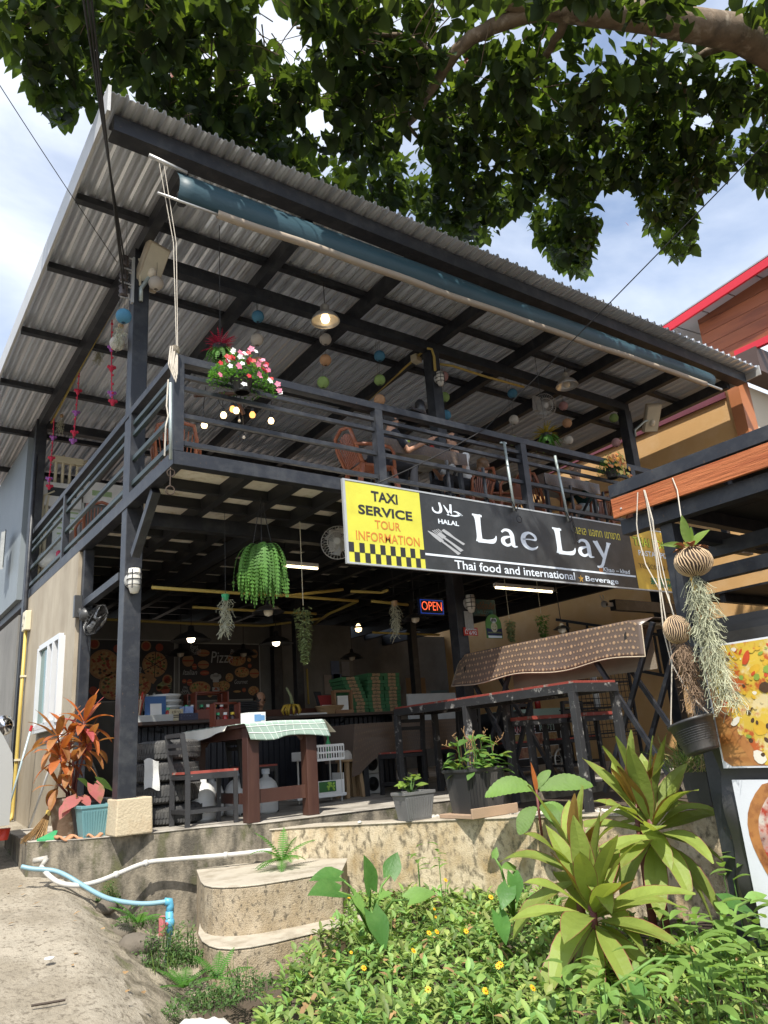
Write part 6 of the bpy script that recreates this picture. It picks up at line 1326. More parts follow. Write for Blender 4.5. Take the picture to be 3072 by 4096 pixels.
# ------------------------------------------------------------------ people
SKIN = mat('skin', (.46, .25, .16), .5, 0, .05, 8, .03)
def blob(b, pts, r, n=10):
    b.tube(pts, r, n)
    rs = r if isinstance(r, (list, tuple)) else [r] * len(pts)
    for p, q in zip(pts, rs): b.ball(p, q * 1.0, 10, 6)
def remesh(o, v=.012):
    q = o.modifiers.new('union', 'REMESH'); q.mode = 'VOXEL'; q.voxel_size = v; q.use_smooth_shade = True
    q = o.modifiers.new('smooth', 'SMOOTH'); q.factor = .5; q.iterations = 4
def person(lab, seat, face, shirt, trous, hair, lean=.12, arms=((.35, .1), (.35, .1)), shorts=False, long_hair=False, group=None, legs=True, s=1.0):
    """Seated person; seat = point under the pelvis, face = heading angle."""
    t = thing('person', lab, 'person', seat, group); o = V(seat); F = V((math.cos(face), math.sin(face), 0)); S = V((-F.y, F.x, 0)); Z = V((0, 0, 1))
    def P(f, l, z): return o + (F * f + S * l + Z * z) * s
    pel = P(0, 0, .11); ch = P(lean * .7, 0, .40); nk = P(lean, 0, .56); hd = P(lean + .05, 0, .72)
    b = MB(); blob(b, [pel, P(lean * .3, 0, .24), ch], [.135 * s, .125 * s, .135 * s]); blob(b, [ch, nk, hd], [.10 * s, .055 * s, .06 * s])
    b.lathe([(.001, -.125 * s), (.05 * s, -.11 * s), (.078 * s, -.04 * s), (.085 * s, .02 * s), (.075 * s, .08 * s), (.04 * s, .115 * s), (.001, .122 * s)], hd + Z * .04 * s, n=14)
    b.ball(hd + (F * .09 + Z * .02) * s, .018 * s, 8, 6); b.ball(hd + (F * .075 - Z * .045) * s, .022 * s, 8, 6)
    for k in (-1, 1): b.ball(hd + (S * k * .082 + Z * .02) * s, .02 * s, 8, 6)
    sh = MB(); blob(sh, [pel + Z * .05, P(lean * .3, 0, .24), ch], [.155 * s, .14 * s, .15 * s]); tr_ = MB()
    for k, (fw, dn) in zip((-1, 1), arms):
        a0 = P(lean * .9, .16 * k, .48); a1 = P(lean + .12, .22 * k, .25); a2 = P(lean + fw, .17 * k, .25 + dn)
        blob(b, [ch, a0], [.09 * s, .055 * s]); blob(b, [a0, a1, a2], [.048 * s, .038 * s, .028 * s])
        d = (a2 - a1).normalized(); b.tube([a2, a2 + d * .09 * s], [.03 * s, .026 * s], 8)
        for i in range(4): q = a2 + d * .08 * s + S * (.011 * (i - 1.5)) * s; b.tube([q, q + d * (.05 - .008 * abs(i - 1.3)) * s, q + (d * .075 - Z * .02) * s], [.0085 * s, .0075 * s, .006 * s], 6)
        q = a2 + d * .03 * s - S * k * .025 * s; b.tube([q, q + (d * .05 - S * k * .03) * s], [.01 * s, .007 * s], 6)
        blob(sh, [ch + Z * .02, a0, ln(a0, a1, .62)], [.11 * s, .068 * s, .056 * s])
        if legs:
            l0 = P(.02, .09 * k, .09); l1 = P(.44, .12 * k, .10); l2 = P(.42, .12 * k, -.34); l3 = P(.56, .13 * k, -.40)
            blob(b, [pel, l0, l1, l2], [.11 * s, .085 * s, .058 * s, .036 * s]); blob(b, [l2, l3], [.036 * s, .026 * s])
            blob(tr_, [pel, l0, ln(l0, l1, .55 if shorts else 1)] + ([] if shorts else [l2]), [.125 * s, .10 * s, .085 * s if shorts else .075 * s] + ([] if shorts else [.056 * s]))
    remesh(b.build('body', SKIN, t)); remesh(sh.build('shirt', shirt, t))
    if legs:
        remesh(tr_.build('shorts' if shorts else 'trousers', trous, t))
        for k in (-1, 1): q = MB(); q.tube([P(.40, .12 * k, -.40), P(.50, .125 * k, -.41), P(.60, .13 * k, -.42)], [.045 * s, .045 * s, .03 * s], 8); q.build('shoe', mat('dark_shoe', (.03, .025, .025), .6), t, True)
    h = MB(); c = hd + Z * .05 * s - F * .018 * s
    h.lathe([(.085 * s, -.06 * s), (.097 * s, -.01 * s), (.095 * s, .04 * s), (.07 * s, .095 * s), (.001, .115 * s)], c, (-F.x * .35, -F.y * .35, 1), 16, caps=False)
    if long_hair: h.tube([c - F * .08 * s, c + (-F * .13 - Z * .12) * s, c + (-F * .10 - Z * .28) * s], [.05 * s, .045 * s, .015 * s], 8)
    h.build('hair', hair, t, True)
    e = MB()
    for k in (-1, 1): e.ball(hd + (F * .078 + S * k * .03 + Z * .045) * s, .010 * s, 8, 6)
    e.build('eyes', mat('dark_eye', (.02, .015, .012), .3), t, True)
    return t
HB = mat('black_hair', (.012, .010, .010), .5); HBR = mat('brown_hair', (.14, .075, .035), .5, 0, .3, 30, .1)
NAVY = mat('black_navy_fabric', (.016, .018, .026), .9, 0, .15, 8, .1); WSH = mat('white_fabric', (.62, .62, .61), .9, 0, .06, 8, .15); GRF = mat('dark_green_fabric', (.012, .055, .045), .9, 0, .15, 8, .1); LSH = mat('light_denim', (.45, .52, .55), .9, 0, .1, 12)
FZ = 3.43
def sit(c, z=.46): return (c[0], c[1], FZ + z)
person('person in dark clothes seated left at the upstairs table, arm on the table', sit((2.806,-0.75,4.101)), -.1, NAVY, NAVY, HB, .2, ((.5, .22), (.45, .2)))
person('person in white shirt and black trousers seated right of the upstairs table', sit((4.404,-0.55,4.392)), PI + .1, WSH, NAVY, HB, .1, ((.4, .2), (.4, .15)))
person('person with tied brown hair and black top seated behind the sign hanger', sit((5.086,-0.15,4.301), .42), .25, NAVY, NAVY, HBR, .15, ((.42, .05), (.4, .02)), False, True)
person('person in dark green top and pale shorts with bare legs seated right', sit((7.14,-0.5,4.293), .46), PI - .2, GRF, LSH, HBR, .15, ((.42, .18), (.4, .15)), True)
cq_ = V((2.92,3,1.41)); person('child with black hair looking over the bar counter', (cq_.x, 3.0, cq_.z - .72), -PI / 2, NAVY, NAVY, HB, .02, ((.2, -.1), (.2, -.1)), legs=False, s=.98)

# ------------------------------------------------------------------ upstairs furniture
BPL = mat('brown_plastic', (.26, .085, .04), .35, 0, .12, 6, .03)
pc_proto = None
def plastic_chair(loc, rz, lab):
    global pc_proto
    if pc_proto: return dup(pc_proto, loc, lab, rz)
    t = pc_proto = thing('plastic_chair', lab, 'chair', (0, 0, 0), 'brown plastic chairs upstairs')
    b = MB(); b.grid(lambda u, v: (-.22 + .45 * u, -.22 + .44 * v, .44 - .03 * math.sin(PI * u) * math.sin(PI * v)), 8, 8); o = b.build('seat', BPL, t, True); q = o.modifiers.new('t', 'SOLIDIFY'); q.thickness = .02
    for k in range(9):
        y = -.18 + .045 * k; b = MB(); b.bar((-.21, y * .85, .47), (-.33, y * 1.05, .86 - .02 * (abs(k - 4) / 2) ** 2), .02, .012, (0, 1, 0)); b.build('slat', BPL, t)
    b = MB(); b.tube([(-.20, -.21, .44), (-.31, -.235, .72), (-.345, -.20, .88), (-.36, 0, .93), (-.345, .20, .88), (-.31, .235, .72), (-.20, .21, .44)], .024, 7); b.build('back_frame', BPL, t, True)
    for s in (-1, 1):
        b = MB(); b.tube([(-.30, .235 * s, .66), (-.1, .27 * s, .67), (.16, .27 * s, .66), (.21, .26 * s, .60), (.22, .24 * s, .40)], .022, 7); b.build('armrest', BPL, t, True)
        b = MB(); b.bar((.21, .22 * s, .43), (.26, .26 * s, 0), .045, .05); b.build('leg', BPL, t)
        b = MB(); b.bar((-.20, .20 * s, .43), (-.29, .25 * s, 0), .045, .05); b.build('leg', BPL, t)
    t.location = loc; t.rotation_euler = (0, 0, rz); return t
for c, rz, lab in (((2.623,-0.8,3.845), -.12, 'brown plastic slatted armchair leftmost upstairs behind the railing'), ((4.539,-0.5,4.23), PI + .1, 'brown plastic armchair under the person in the white shirt'), ((5.184,-0.55,4.125), PI * .92, 'brown plastic armchair just left of the third railing post'), ((5.959,-0.5,4.026), .15, 'brown plastic armchair between the two sign hanger tubes'), ((7.227,-0.45,4.071), PI - .2, 'brown plastic armchair under the person in green')):
    plastic_chair((c[0], c[1], FZ), rz, lab)
plastic_chair(tuple((8.639,0.2,4.476)[:2]) + (FZ,), PI * .8, 'dark lattice backed armchair rightmost upstairs')
plastic_chair((.55, .2, FZ), 1.2, 'brown chair at the left upstairs table behind the side railing'); plastic_chair((.5, 3.4, FZ), 1.5, 'brown chair at the far left upstairs table')
def up_table(x0, x1, y0, y1, lab, lab2):
    t = thing('upstairs_table', lab, 'table', ((x0 + x1) / 2, (y0 + y1) / 2, FZ)); z = FZ + .84
    b = MB(); b.box(x0, x1, y0, y1, z - .03, z); b.build('top', mat('pale_table_underside', (.36, .33, .28), .7), t)
    for x in (x0 + .06, x1 - .06):
        for y in (y0 + .06, y1 - .06): b = MB(); b.box(x - .025, x + .025, y - .025, y + .025, FZ, z - .031); b.build('leg', STEEL, t)
        b = MB(); b.bar((x, y0 + .05, FZ + .75), (x, y1 - .05, FZ + .1), .03, .03); b.build('brace', STEEL, t)
    k = thing('upstairs_cloth', lab2, 'tablecloth', (x0, y0, z))
    def g(u, v): return V((x0 - .02 + (x1 - x0 + .04) * u, y0 - .015 + .01 * math.sin(u * 25) * v, z + .006 - (.16 + .02 * math.sin(u * 9)) * v))
    b = MB(); b.grid(g, 30, 3); b.box(x0 - .02, x1 + .02, y0, y1, z + .002, z + .007); b.grid(lambda u, v: (x0 - .022, y0 + (y1 - y0) * u, z + .006 - .17 * v), 10, 2); b.build('cloth', BCL, k, True)
    b = MB()
    for i in range(int((x1 - x0) / .055)):
        for j in range(3): motif(b, lambda a, c: g(a, c) + V((0, -.006, 0)), (i + .5 + .5 * (j % 2)) * .055 / (x1 - x0 + .1), .2 + .3 * j, .018 / (x1 - x0), .11, 1)
    b.build('motif_print', DOT, k, kind='stuff'); return z
zt = up_table(2.75, 4.1, -.95, -.25, 'table between the two seated people upstairs', 'brown motif cloth on the table between the seated people upstairs')
up_table(5.7, 6.9, -.9, -.2, 'table of the person in green upstairs', 'brown motif cloth on the right upstairs table')
up_table(.55, 2.1, .6, 1.3, 'table behind the corner of the balcony railing', 'dark motif cloth on the table behind the balcony corner')
up_table(.4, 1.5, 3.9, 4.6, 'table near the stone wall at the far left upstairs', 'dark motif cloth on the far left upstairs table')
for k, (px, lab, m, h, r) in enumerate((((3.183,-0.8,4.654), 'pale folded bag on the upstairs table', WSH, .14, .06), ((3.261,-0.85,4.633), 'yellow green can on the upstairs table', mat('lime_can', (.4, .5, .05), .3), .11, .035), ((3.464,-0.88,4.601), 'white dish on the upstairs table', bowlm, .05, .1), ((3.578,-0.88,4.614), 'dark jar with white lid on the upstairs table', BR_, .1, .035), ((3.66,-0.88,4.613), 'red sauce jar on the upstairs table', RS, .1, .04))):
    q = (px[0], -.8, zt + .008); t = thing('table_item', lab, 'jar' if k > 2 else ('bag', 'can', 'dish')[k], q); b = MB(); b.lathe([(r * .9, 0), (r, h * .3), (r, h * .8), (r * .7, h)], q, n=12); b.build('container', m, t, True)
bk = thing('thermos', 'black rounded flask and pad on the table edge left of the middle column', 'flask', (3.783,-0.5,5.084)); q = V(bk.location); b = MB(); b.lathe([(.075, -.16), (.08, .0), (.07, .08), (.04, .12), (.001, .125)], q, n=14); b.build('flask', SHB, bk, True); b = MB(); b.obox(q + V((-.12, 0, -.1)), .32, .2, .03, .2); b.build('pad', SHB, bk)

# ------------------------------------------------------------------ printed food banner at the right
BV = mat('black_banner_vinyl', (.035, .034, .034), .42, 0, .2, 3, .25, 7); BG = mat('white_banner_print', (.66, .68, .72), .4, 0, .08, 5, .05)
bn_ = thing('food_banner', 'black vinyl banner with two large pizza photos at the right edge', 'banner', (2.33, -5.4, -.9))
def bv(u, v): y = -4.82 - 1.9 * u; z = 1.19 - 1.78 * v; return V((2.335 - .012 * math.sin(z * 9 + y * 2) - .010 * math.sin(y * 15) - .025 * math.exp(-((u) / .05) ** 2) * math.sin(z * 14), y - .03 * v, z))
b = MB(); b.grid(bv, 40, 50); b.build('vinyl', BV, bn_, True)
b = MB(); b.lathe([(.016, 0), (.016, .004)], V(bv(.03, .03)) + V((-.012, 0, 0)), (-1, 0, 0), 10); b.build('eyelet', ALU, bn_)
b = MB(); b.box(2.36, 2.40, -6.6, -4.80, 1.18, 1.235); b.build('batten', STEELD, bn_)
YB_, ZB_ = V((0, -1, 0)), V((0, 0, 1)); NB = V((-1, 0, 0))
WPRT = mat('wood_board_print', (.42, .20, .06), .5, 0, .3, 3, 0, c2=(.25, .09, .02), s2=6, st=(1, .2, 2))
CHE = mat('cheese_photo', (.60, .42, .05), .5, 0, .25, 6, 0, c2=(.66, .55, .30), s2=7, t2=.56, w2=.05, c3=(.45, .10, .02), s3=9, t3=.58, w3=.04); TOP = [mat('olive_green_photo', (.22, .33, .05), .5, 0, .2, 20, 0), mat('tomato_photo', (.52, .07, .02), .5, 0, .25, 20, 0), mat('pepper_photo', (.62, .38, .03), .5, 0, .2, 20, 0), mat('white_cheese_photo', (.72, .68, .58), .5, 0, .1, 20, 0), mat('char_photo', (.07, .035, .015), .5, 0, .2, 20, 0), CHE]
MEAT = mat('salami_photo', (.40, .05, .025), .5, 0, .35, 8, 0, c2=(.66, .60, .52), s2=5, t2=.55, w2=.05, c3=(.16, .03, .02), s3=10, t3=.6)
def photo(z0, z1, y0, y1, cy, cz, r, base, crust, tops, board, nm, seed):
    random.seed(seed); x = 2.300; b = MB(); b.box(x, x + .003, y1, y0, z0, z1); b.build('photo_card', BG, bn_)
    def clipd(b, O, rad, n=20, e=1, rot=0):
        vs = []
        for k in range(n):
            a = 2 * PI * k / n; yy = rad * math.cos(a) * (1 + .12 * math.sin(3 * a + rot)); zz = rad * e * math.sin(a)
            y, z = O.y + yy * math.cos(rot) - zz * math.sin(rot), O.z + yy * math.sin(rot) + zz * math.cos(rot)
            vs.append((O.x, min(max(y, y1 + .02), y0 - .012), min(max(z, z0 + .012), z1 - .012)))
        b.add(vs, [tuple(range(n))])
    O = V((x - .001, cy, cz))
    if board: b = MB(); clipd(b, O + V((-.0005, .0, -.05)), r * 1.22, 48); b.build('board_print', WPRT, bn_)
    b = MB(); clipd(b, O + V((-.001, 0, 0)), r, 60); b.build('crust_print', crust, bn_)
    b = MB(); clipd(b, O + V((-.0015, 0, 0)), r * .9, 60); b.build('pizza_print', base, bn_)
    b = MB()
    for k in range(420):
        a = U(0, 6.28); q = r * .88 * math.sqrt(R()); m = int(R() * len(tops)); b.m(m); p = O + V((-.002 - .00001 * k, q * math.cos(a), q * math.sin(a)))
        if z0 + .03 < p.z < z1 - .03 and y1 + .04 < p.y < y0 - .03: clipd(b, p, r * U(.012, .028 + .05 * R() ** 2), 10, U(.35, 1), U(0, 3))
    b.build('topping_print', tops, bn_, kind='stuff')
photo(.345, 1.115, -4.905, -6.4, -5.60, .76, .68, CHE, mat('crust_photo', (.40, .17, .05), .5, 0, .3, 10, 0, c2=(.2, .06, .02), s2=12), TOP, 1, 'a', 3)
photo(-.56, .275, -4.945, -6.4, -5.66, -.18, .64, MEAT, MATS['crust_photo'], [TOP[1], TOP[3], TOP[3], MEAT, TOP[4], TOP[2]], 0, 'b', 5)
random.seed(11)
b = MB()
for a, c in (((2.5, -4.8, 1.1), (2.36, -4.83, -.6)),): b.tube([a, c], .03, 8)
tag(b.build('bamboo_pole', mat('grey_bamboo', (.16, .14, .11), .7, 0, .3, 6, .1), None, True, loc=(2.4, -4.8, -.9)), 'grey bamboo pole behind the left edge of the food banner', 'pole')

# ------------------------------------------------------------------ plants
def leafm(nm, c, tc, rnd=.2, rough=.4, c2=None, t2=.6, trans=.35, s2=4, hue=.0, isl=0): return mat(nm, c, rough + .14, 0, .3, 7, .25, 40, c2=c2, s2=s2, t2=t2, c3=(.22, .15, .05), s3=24, t3=.70, w3=.03, rnd=rnd, trans=trans, tcol=tc, hue=hue, isl=isl, spec=.4)
CORD_G = leafm('cordyline_leaf', (.24, .31, .065), (.42, .50, .06), .2, .36, (.22, .15, .04), .70)
CORD_E = mat('cordyline_red_margin', (.20, .035, .045), .5, 0, .1, 6, 0)
COR_BR = leafm('cordyline_bronze_leaf', (.16, .10, .022), (.35, .2, .03), .2, .4)
STALK = mat('reddish_stalk', (.14, .04, .035), .6, 0, .2, 8, .1)
def bigleaf(b, p, d, nrm, L, W, droop, seg=8, fold=.22, margin=.045, tw=0):
    """Broad strap leaf: five points across, the outer strip in material 1 (leaf margin)."""
    p = V(p); d = V(d).normalized(); sd = d.cross(V(nrm))
    if sd.length < 1e-3: sd = perp(d)[0]
    sd.normalize(); vs = []
    for i in range(seg + 1):
        t = i / seg
        w = max(.03, math.sin(PI * min(1, (t * .9 + .1)) ** 1.15) ** .75) * W / 2
        if t < .16: w *= .35 + t * 4
        up = sd.cross(d).normalized()
        for q in (-1, -1 + margin, 0, 1 - margin, 1): vs.append(p + sd * w * q + up * (fold * w * abs(q) + .012 * math.sin(t * 9 + q * 2) * W * 3 * abs(q)))
        p = p + d * (L / seg); d = (d + V((0, 0, -1)) * droop / seg * (.4 + 1.2 * t)).normalized()
    for i in range(seg):
        o = i * 5
        for j in range(4): b.m(1 if j in (0, 3) else 0); b.add([vs[o + j], vs[o + j + 1], vs[o + 5 + j + 1], vs[o + 5 + j]], [(0, 1, 2, 3)])
def rosette(par, c, n, L, W, mats, e0=1.35, e1=-.35, r=.03, droop=(.4, 1.4), skew=None, nm='leaf', tilt=(0, 0)):
    c = V(c)
    for i in range(n):
        t = i / max(1, n - 1); a = i * 2.399 + U(-.25, .25); el = e0 + (e1 - e0) * t ** 1.1 + U(-.12, .12)
        d = V((math.cos(a) * math.cos(el), math.sin(a) * math.cos(el), math.sin(el)))
        if skew: d = (d + V(skew)).normalized()
        b = MB(); bigleaf(b, c + d * r - V((0, 0, .16 * t * L)), d, (tilt[0], tilt[1], 1) if el < 1.1 else (-d.x, -d.y, .3), L * U(.82, 1.1), W * U(.85, 1.1), U(*droop) * (.3 + .7 * t))
        b.build(nm, mats, par, True)
def plant(nm, lab, loc, cat='plant', group=None): return thing(nm, lab, cat, loc, group)
# two big cordylines in front of the wall
random.seed(21)
for lab, heads in (('big lime green cordyline nearest the path, leaves edged in red', (((1.499,-4.361,-0.399), 28, .56, .145, (-.05, -.18, -.05)), ((1.599,-4.19,-0.192), 12, .54, .15, (0, -.05, .2)))), ('second lime green cordyline with bronze new leaves against the wall end', (((2.277,-4.305,-0.014), 27, .56, .15, (0, -.12, 0)), ((2.276,-4.208,0.074), 9, .48, .15, (-.15, -.05, .25))))):
    t = plant('cordyline', lab, (heads[0][0][0], heads[0][0][1], -.85), group='cordylines before the garden wall')
    for c, n, L, W, sk in heads:
        rosette(t, c, n, L, W, [CORD_G, CORD_E], 1.4, -1.0, .03, (.6, 2.3), sk, tilt=(-.12, -.35))
        rosette(t, V(c) + V((0, 0, .04)), 3, L * .7, W * .85, [COR_BR, CORD_E], 1.3, .9, .02, (.2, .5), sk)
        b = MB(); b.tube([V(c) + V((0, 0, .05)), V(c) + V((.02, .03, -.3)), (c[0] + .03, c[1] + .05, -.88)], [.025, .028, .032], 7); b.build('stem', STALK, t, True)
# red cordyline in pots at the left
RC = [leafm('orange_cordyline_leaf', (.44, .135, .04), (.6, .2, .03), .25), leafm('bronze_cordyline_leaf', (.33, .15, .05), (.46, .2, .04), .3), leafm('pink_cordyline_leaf', (.48, .10, .11), (.6, .14, .1), .2)]
rc = plant('red_cordyline', 'tall orange and bronze cordyline in the brown clay pot by the side wall', (-.30, .85, 0))
for c, n, L, m in (((-0.216,0.75,1.108), 12, .34, 0), ((-0.221,0.75,1.066), 4, .30, 2), ((-0.45,0.85,0.973), 13, .34, 1), ((-0.191,0.7,0.87), 12, .29, 1), ((-0.351,0.85,1.009), 8, .30, 0), ((-0.442,0.75,0.78), 11, .30, 0), ((-0.318,0.7,0.716), 8, .27, 1), ((-0.44,0.75,0.502), 8, .24, 1)):
    rosette(rc, c, n, L * 1.08, .088, [RC[m], RC[2]], 1.15, -.7, .015, (1.2, 2.8))
    b = MB(); b.tube([c, ln(c, (-.28, .85, .35), .6), (-.27 + U(-.05, .05), .85, .3)], .011, 6); b.build('stem', STALK, rc, True)
def pot(lab, c, rt, rb, h, m, sq=False, rim=.02, cat='pot'):
    t = thing('flower_pot', lab, cat, c); x, y, z = c
    if sq:
        b = MB(); w, d = rt
        def fr(k, zz, q): return [(x - w * k, y - d * k, zz), (x + w * k, y - d * k, zz), (x + w * k, y + d * k, zz), (x - w * k, y + d * k, zz)]
        v = fr(rb, z, 0) + fr(.97, z + h - .03, 0) + fr(1, z + h - .03, 0) + fr(1.04, z + h - .028, 0) + fr(1.04, z + h, 0) + fr(.92, z + h, 0) + fr(.88, z + h - .05, 0)
        b.add(v, [(3, 2, 1, 0)] + [(i * 4 + k, i * 4 + (k + 1) % 4, i * 4 + 4 + (k + 1) % 4, i * 4 + 4 + k) for i in range(6) for k in range(4)] + [(24, 25, 26, 27)])
        b.build('pot', m, t, bevel=.006)
        b = MB()
        for k in range(11):
            u = -.9 + .18 * k
            for s in (-1,): b.bar((x + u * w * rb, y + s * d * rb - .003, z + .02), (x + u * w * .96, y + s * d * .97 - .003, z + h - .05), .012, .006, (0, 1, 0))
        b.build('ribs', m, t)
    else:
        b = MB(); b.lathe([(rb, 0), (rb * 1.05 + .3 * (rt - rb), h * .3), (rt * .97, h * .86), (rt, h * .87), (rt + rim, h * .89), (rt + rim, h), (rt * .9, h), (rt * .85, h * .9), (.001, h * .88)], c, n=28, caps=False); b.build('pot', m, t, True)
    b = MB(); b.lathe([(min(rt[0], rt[1]) * .85 if sq else rt * .84, 0), (.001, .01)], (x, y, z + h - .045), n=16, caps=False); b.build('soil', SOIL, t)
    return t
CLAY = mat('mottled_brown_clay', (.12, .075, .045), .6, 0, .35, 9, .3, 30, c2=(.3, .26, .2), s2=7, t2=.62); BPOT = mat('black_plastic_pot', (.028, .028, .03), .45, 0, .25, 4, .06, 30, c2=(.075, .07, .065), s2=4, t2=.58, st=(1, 1, .25)); TPOT = mat('teal_plastic', (.13, .27, .29), .5, 0, .12, 5, .06, 40); GPOT = mat('grey_plastic_pot', (.14, .14, .14), .6, 0, .3, 6, .1, 30)
pot('brown mottled clay pot holding the red cordyline', (-.33, .82, 0), .165, .11, .36, CLAY)
pot('black round pot between the clay pot and the teal pot', (-.14, .62, 0), .20, .14, .33, BPOT)
pot('teal square plastic pot at the terrace edge by the plinth', (-.20, .30, 0), (.15, .13), .74, .29, TPOT, True)
tl_ = MB(); tl_.grid(lambda u, v: (-.52 + .36 * u, .36 + .16 * v - .25 * u, .02 + .018 * math.sin(u * 20)), 40, 2); o = tag(tl_.build('roof_tile', mat('terracotta', (.42, .21, .11), .8, 0, .15, 6, .15), None, True, loc=(-.4, .4, 0)), 'wavy terracotta roof tile lying under the pots', 'tile'); q = o.modifiers.new('t', 'SOLIDIFY'); q.thickness = .02
cal = plant('caladium', 'pink caladium with veined heart leaves in the black pot', (-.14, .6, .3)); PKL = leafm('pink_caladium_leaf', (.42, .13, .12), (.5, .16, .14), .2, .5, (.10, .14, .03), .60, .35, 7)
for c, d, L, m in (((-0.171,0.45,0.466), (.2, -.6, -.7), .22, PKL), ((-0.343,0.42,0.354), (-.7, -.3, -.4), .20, PKL), ((-0.271,0.45,0.36), (.3, -.7, -.5), .15, PKL), ((-0.416,0.42,0.299), (-.6, -.3, -.7), .15, PKL), ((-0.211,0.5,0.456), (-.5, -.2, .5), .16, leafm('dark_caladium_leaf', (.05, .09, .02), (.1, .2, .02))), ((-0.12,0.5,0.5), (.6, 0, -.3), .2, MATS['dark_caladium_leaf'])):
    b = MB(); b.leaf(c, d, (0, -.5, .8), L, L * .75, .5, 'heart', 5, .15); b.build('leaf', m, cal, True)
    b = MB(); b.tube([c, ln(c, (-.14, .6, .3), .5) + V((0, 0, .05)), (-.14, .6, .28)], .006, 5); b.build('leaf_stalk', STALK, cal)
# broom, mops, dustpan
brm = thing('broom', 'straw broom leaning against the side wall', 'broom', (-.5, .8, 0)); a, c = V((-0.472,0.95,0.23)), V((-0.638,0.75,-0.009)); ST = mat('broom_straw', (.34, .22, .10), .8, 0, .3, 20, .1, isl=.3)
b = MB()
for k in range(70): s = U(-.14, .14); b.tube([a + V((s * .1, s * .05, 0)), ln(a, c, .6) + V((s * .6, s * .3 + U(-.03, .03), 0)), c + V((s, s * .5 + U(-.05, .05), U(-.03, .03)))], .0045, 3, False)
b.build('straw', ST, brm, kind='stuff')
b = MB(); b.tube([a, V((-0.177,1.25,1.124))], .018, 7); b.build('handle', TAN, brm, True); b = MB(); b.tube([a - V((.0, 0, .03)), a + V((.01, 0, .02))], .035, 8); b.build('binding', YPIPE, brm)
for lab, a, c, m, d in (('pale blue mop handle with red cap leaning on the conduit', (-0.2,3.488,1.231), (-0.45,3.499,0.017), mat('pale_blue_handle', (.42, .52, .56), .4), 1), ('white mop pole leaning beside the straw broom', (-0.16,1.822,1.159), (-0.35,2.628,-0.113), ALUW, 0)):
    t = thing('mop', lab, 'mop', c); b = MB(); b.tube([a, c], .014, 7); b.build('handle', m, t, True)
    if d: b = MB(); b.tube([a, ln(a, c, .06)], .019, 7); b.build('cap', CR, t)
    else:
        b = MB(); [b.tube([c, V(c) + V((U(-.08, .08), U(-.06, .06), U(-.02, .1)))], .008, 4) for _ in range(14)]; b.build('strands', mat('grey_mop', (.3, .25, .2), .9), t)
dp = tag(MB().plate([(-0.664,0.5,0.001), (-0.517,0.45,-0.009), (-0.456,0.6,0.05), (-0.483,0.62,0.052)], (0, 0, .02)).build('dustpan', mat('green_plastic', (.05, .30, .12), .4), None, loc=(-.6, .55, 0)), 'green plastic dustpan lying by the broom', 'dustpan')
# potted plants on the garden wall
sp = pot('small dark grey ribbed planter at the left on the garden wall', (2.33, -1.56, -.07), (.185, .11), .76, .26, GPOT, True)
bp = pot('large black square planter on the garden wall', (2.78, -1.98, -.035), (.26, .17), .80, .40, BPOT, True)
tag(MB().plate([(2.50, -2.2, -.068), (3.06, -2.2, -.068), (3.10, -1.72, -.068), (2.48, -1.75, -.068)], (0, 0, .035)).plate([(2.49, -2.22, -.068), (3.08, -2.22, -.068), (3.08, -2.20, -.068), (2.49, -2.20, -.068)], (0, 0, .09)).build('saucer', mat('tan_plastic', (.36, .25, .17), .6, 0, .15, 5), None, loc=(2.75, -2, -.07), bevel=.004), 'cracked tan tray under the large black planter', 'tray')
YG = leafm('yellow_green_leaf', (.16, .25, .045), (.36, .5, .06), .25, .45, (.28, .3, .08), .64); FG = leafm('fresh_green_leaf', (.10, .20, .045), (.22, .42, .06), .25, .42)
sy = plant('seedling', 'small yellow green sweet potato seedling in the grey ribbed planter', (2.33, -1.56, .18))
for k in range(12):
    a = U(0, 6.28); c = V((2.27 + .10 * math.cos(a), -1.6 + .06 * math.sin(a), .22 + U(0, .13))); b = MB(); b.leaf(c, (math.cos(a), math.sin(a) - .3, U(-.3, .4)), (0, -.4, 1), U(.08, .12), U(.07, .10), .6, 'heart', 5, .2); b.build('leaf', YG, sy, True)
    b = MB(); b.tube([(2.3, -1.57, .17), c], .004, 4); b.build('stem', FG, sy)
bpp = plant('potted_herb', 'leafy green plant with dry twigs in the large black planter', (2.78, -1.98, .3)); DRYT = mat('dry_twig', (.24, .14, .06), .8, 0, .2, 10)
for k in range(64):
    s = k % 8; base = V((2.6 + .05 * s, -1.98 + .1 * math.sin(s * 2.4), .32)); h = U(.0, .32) * (1 if s in (1, 2, 5, 6) else .5); a = U(0, 6.28); c = base + V((.05 * math.cos(a) - .1 * h, -.05 + .06 * math.sin(a), h))
    b = MB(); b.leaf(c, (math.cos(a), math.sin(a) - .35, U(-.2, .7)), (0, -.3, 1), U(.10, .17), U(.06, .095), .7, 'oval', 5, .2); b.build('leaf', FG if k % 3 else YG, bpp, True)
b = MB()
for k in range(8): s = k; base = V((2.6 + .05 * s, -1.98 + .1 * math.sin(s * 2.4), .30)); b.tube([base, base + V((-.02, -.04, .2)), base + V((-.05, -.06, .36))], .006, 4)
b.build('stem', FG, bpp, kind='stuff')
b = MB()
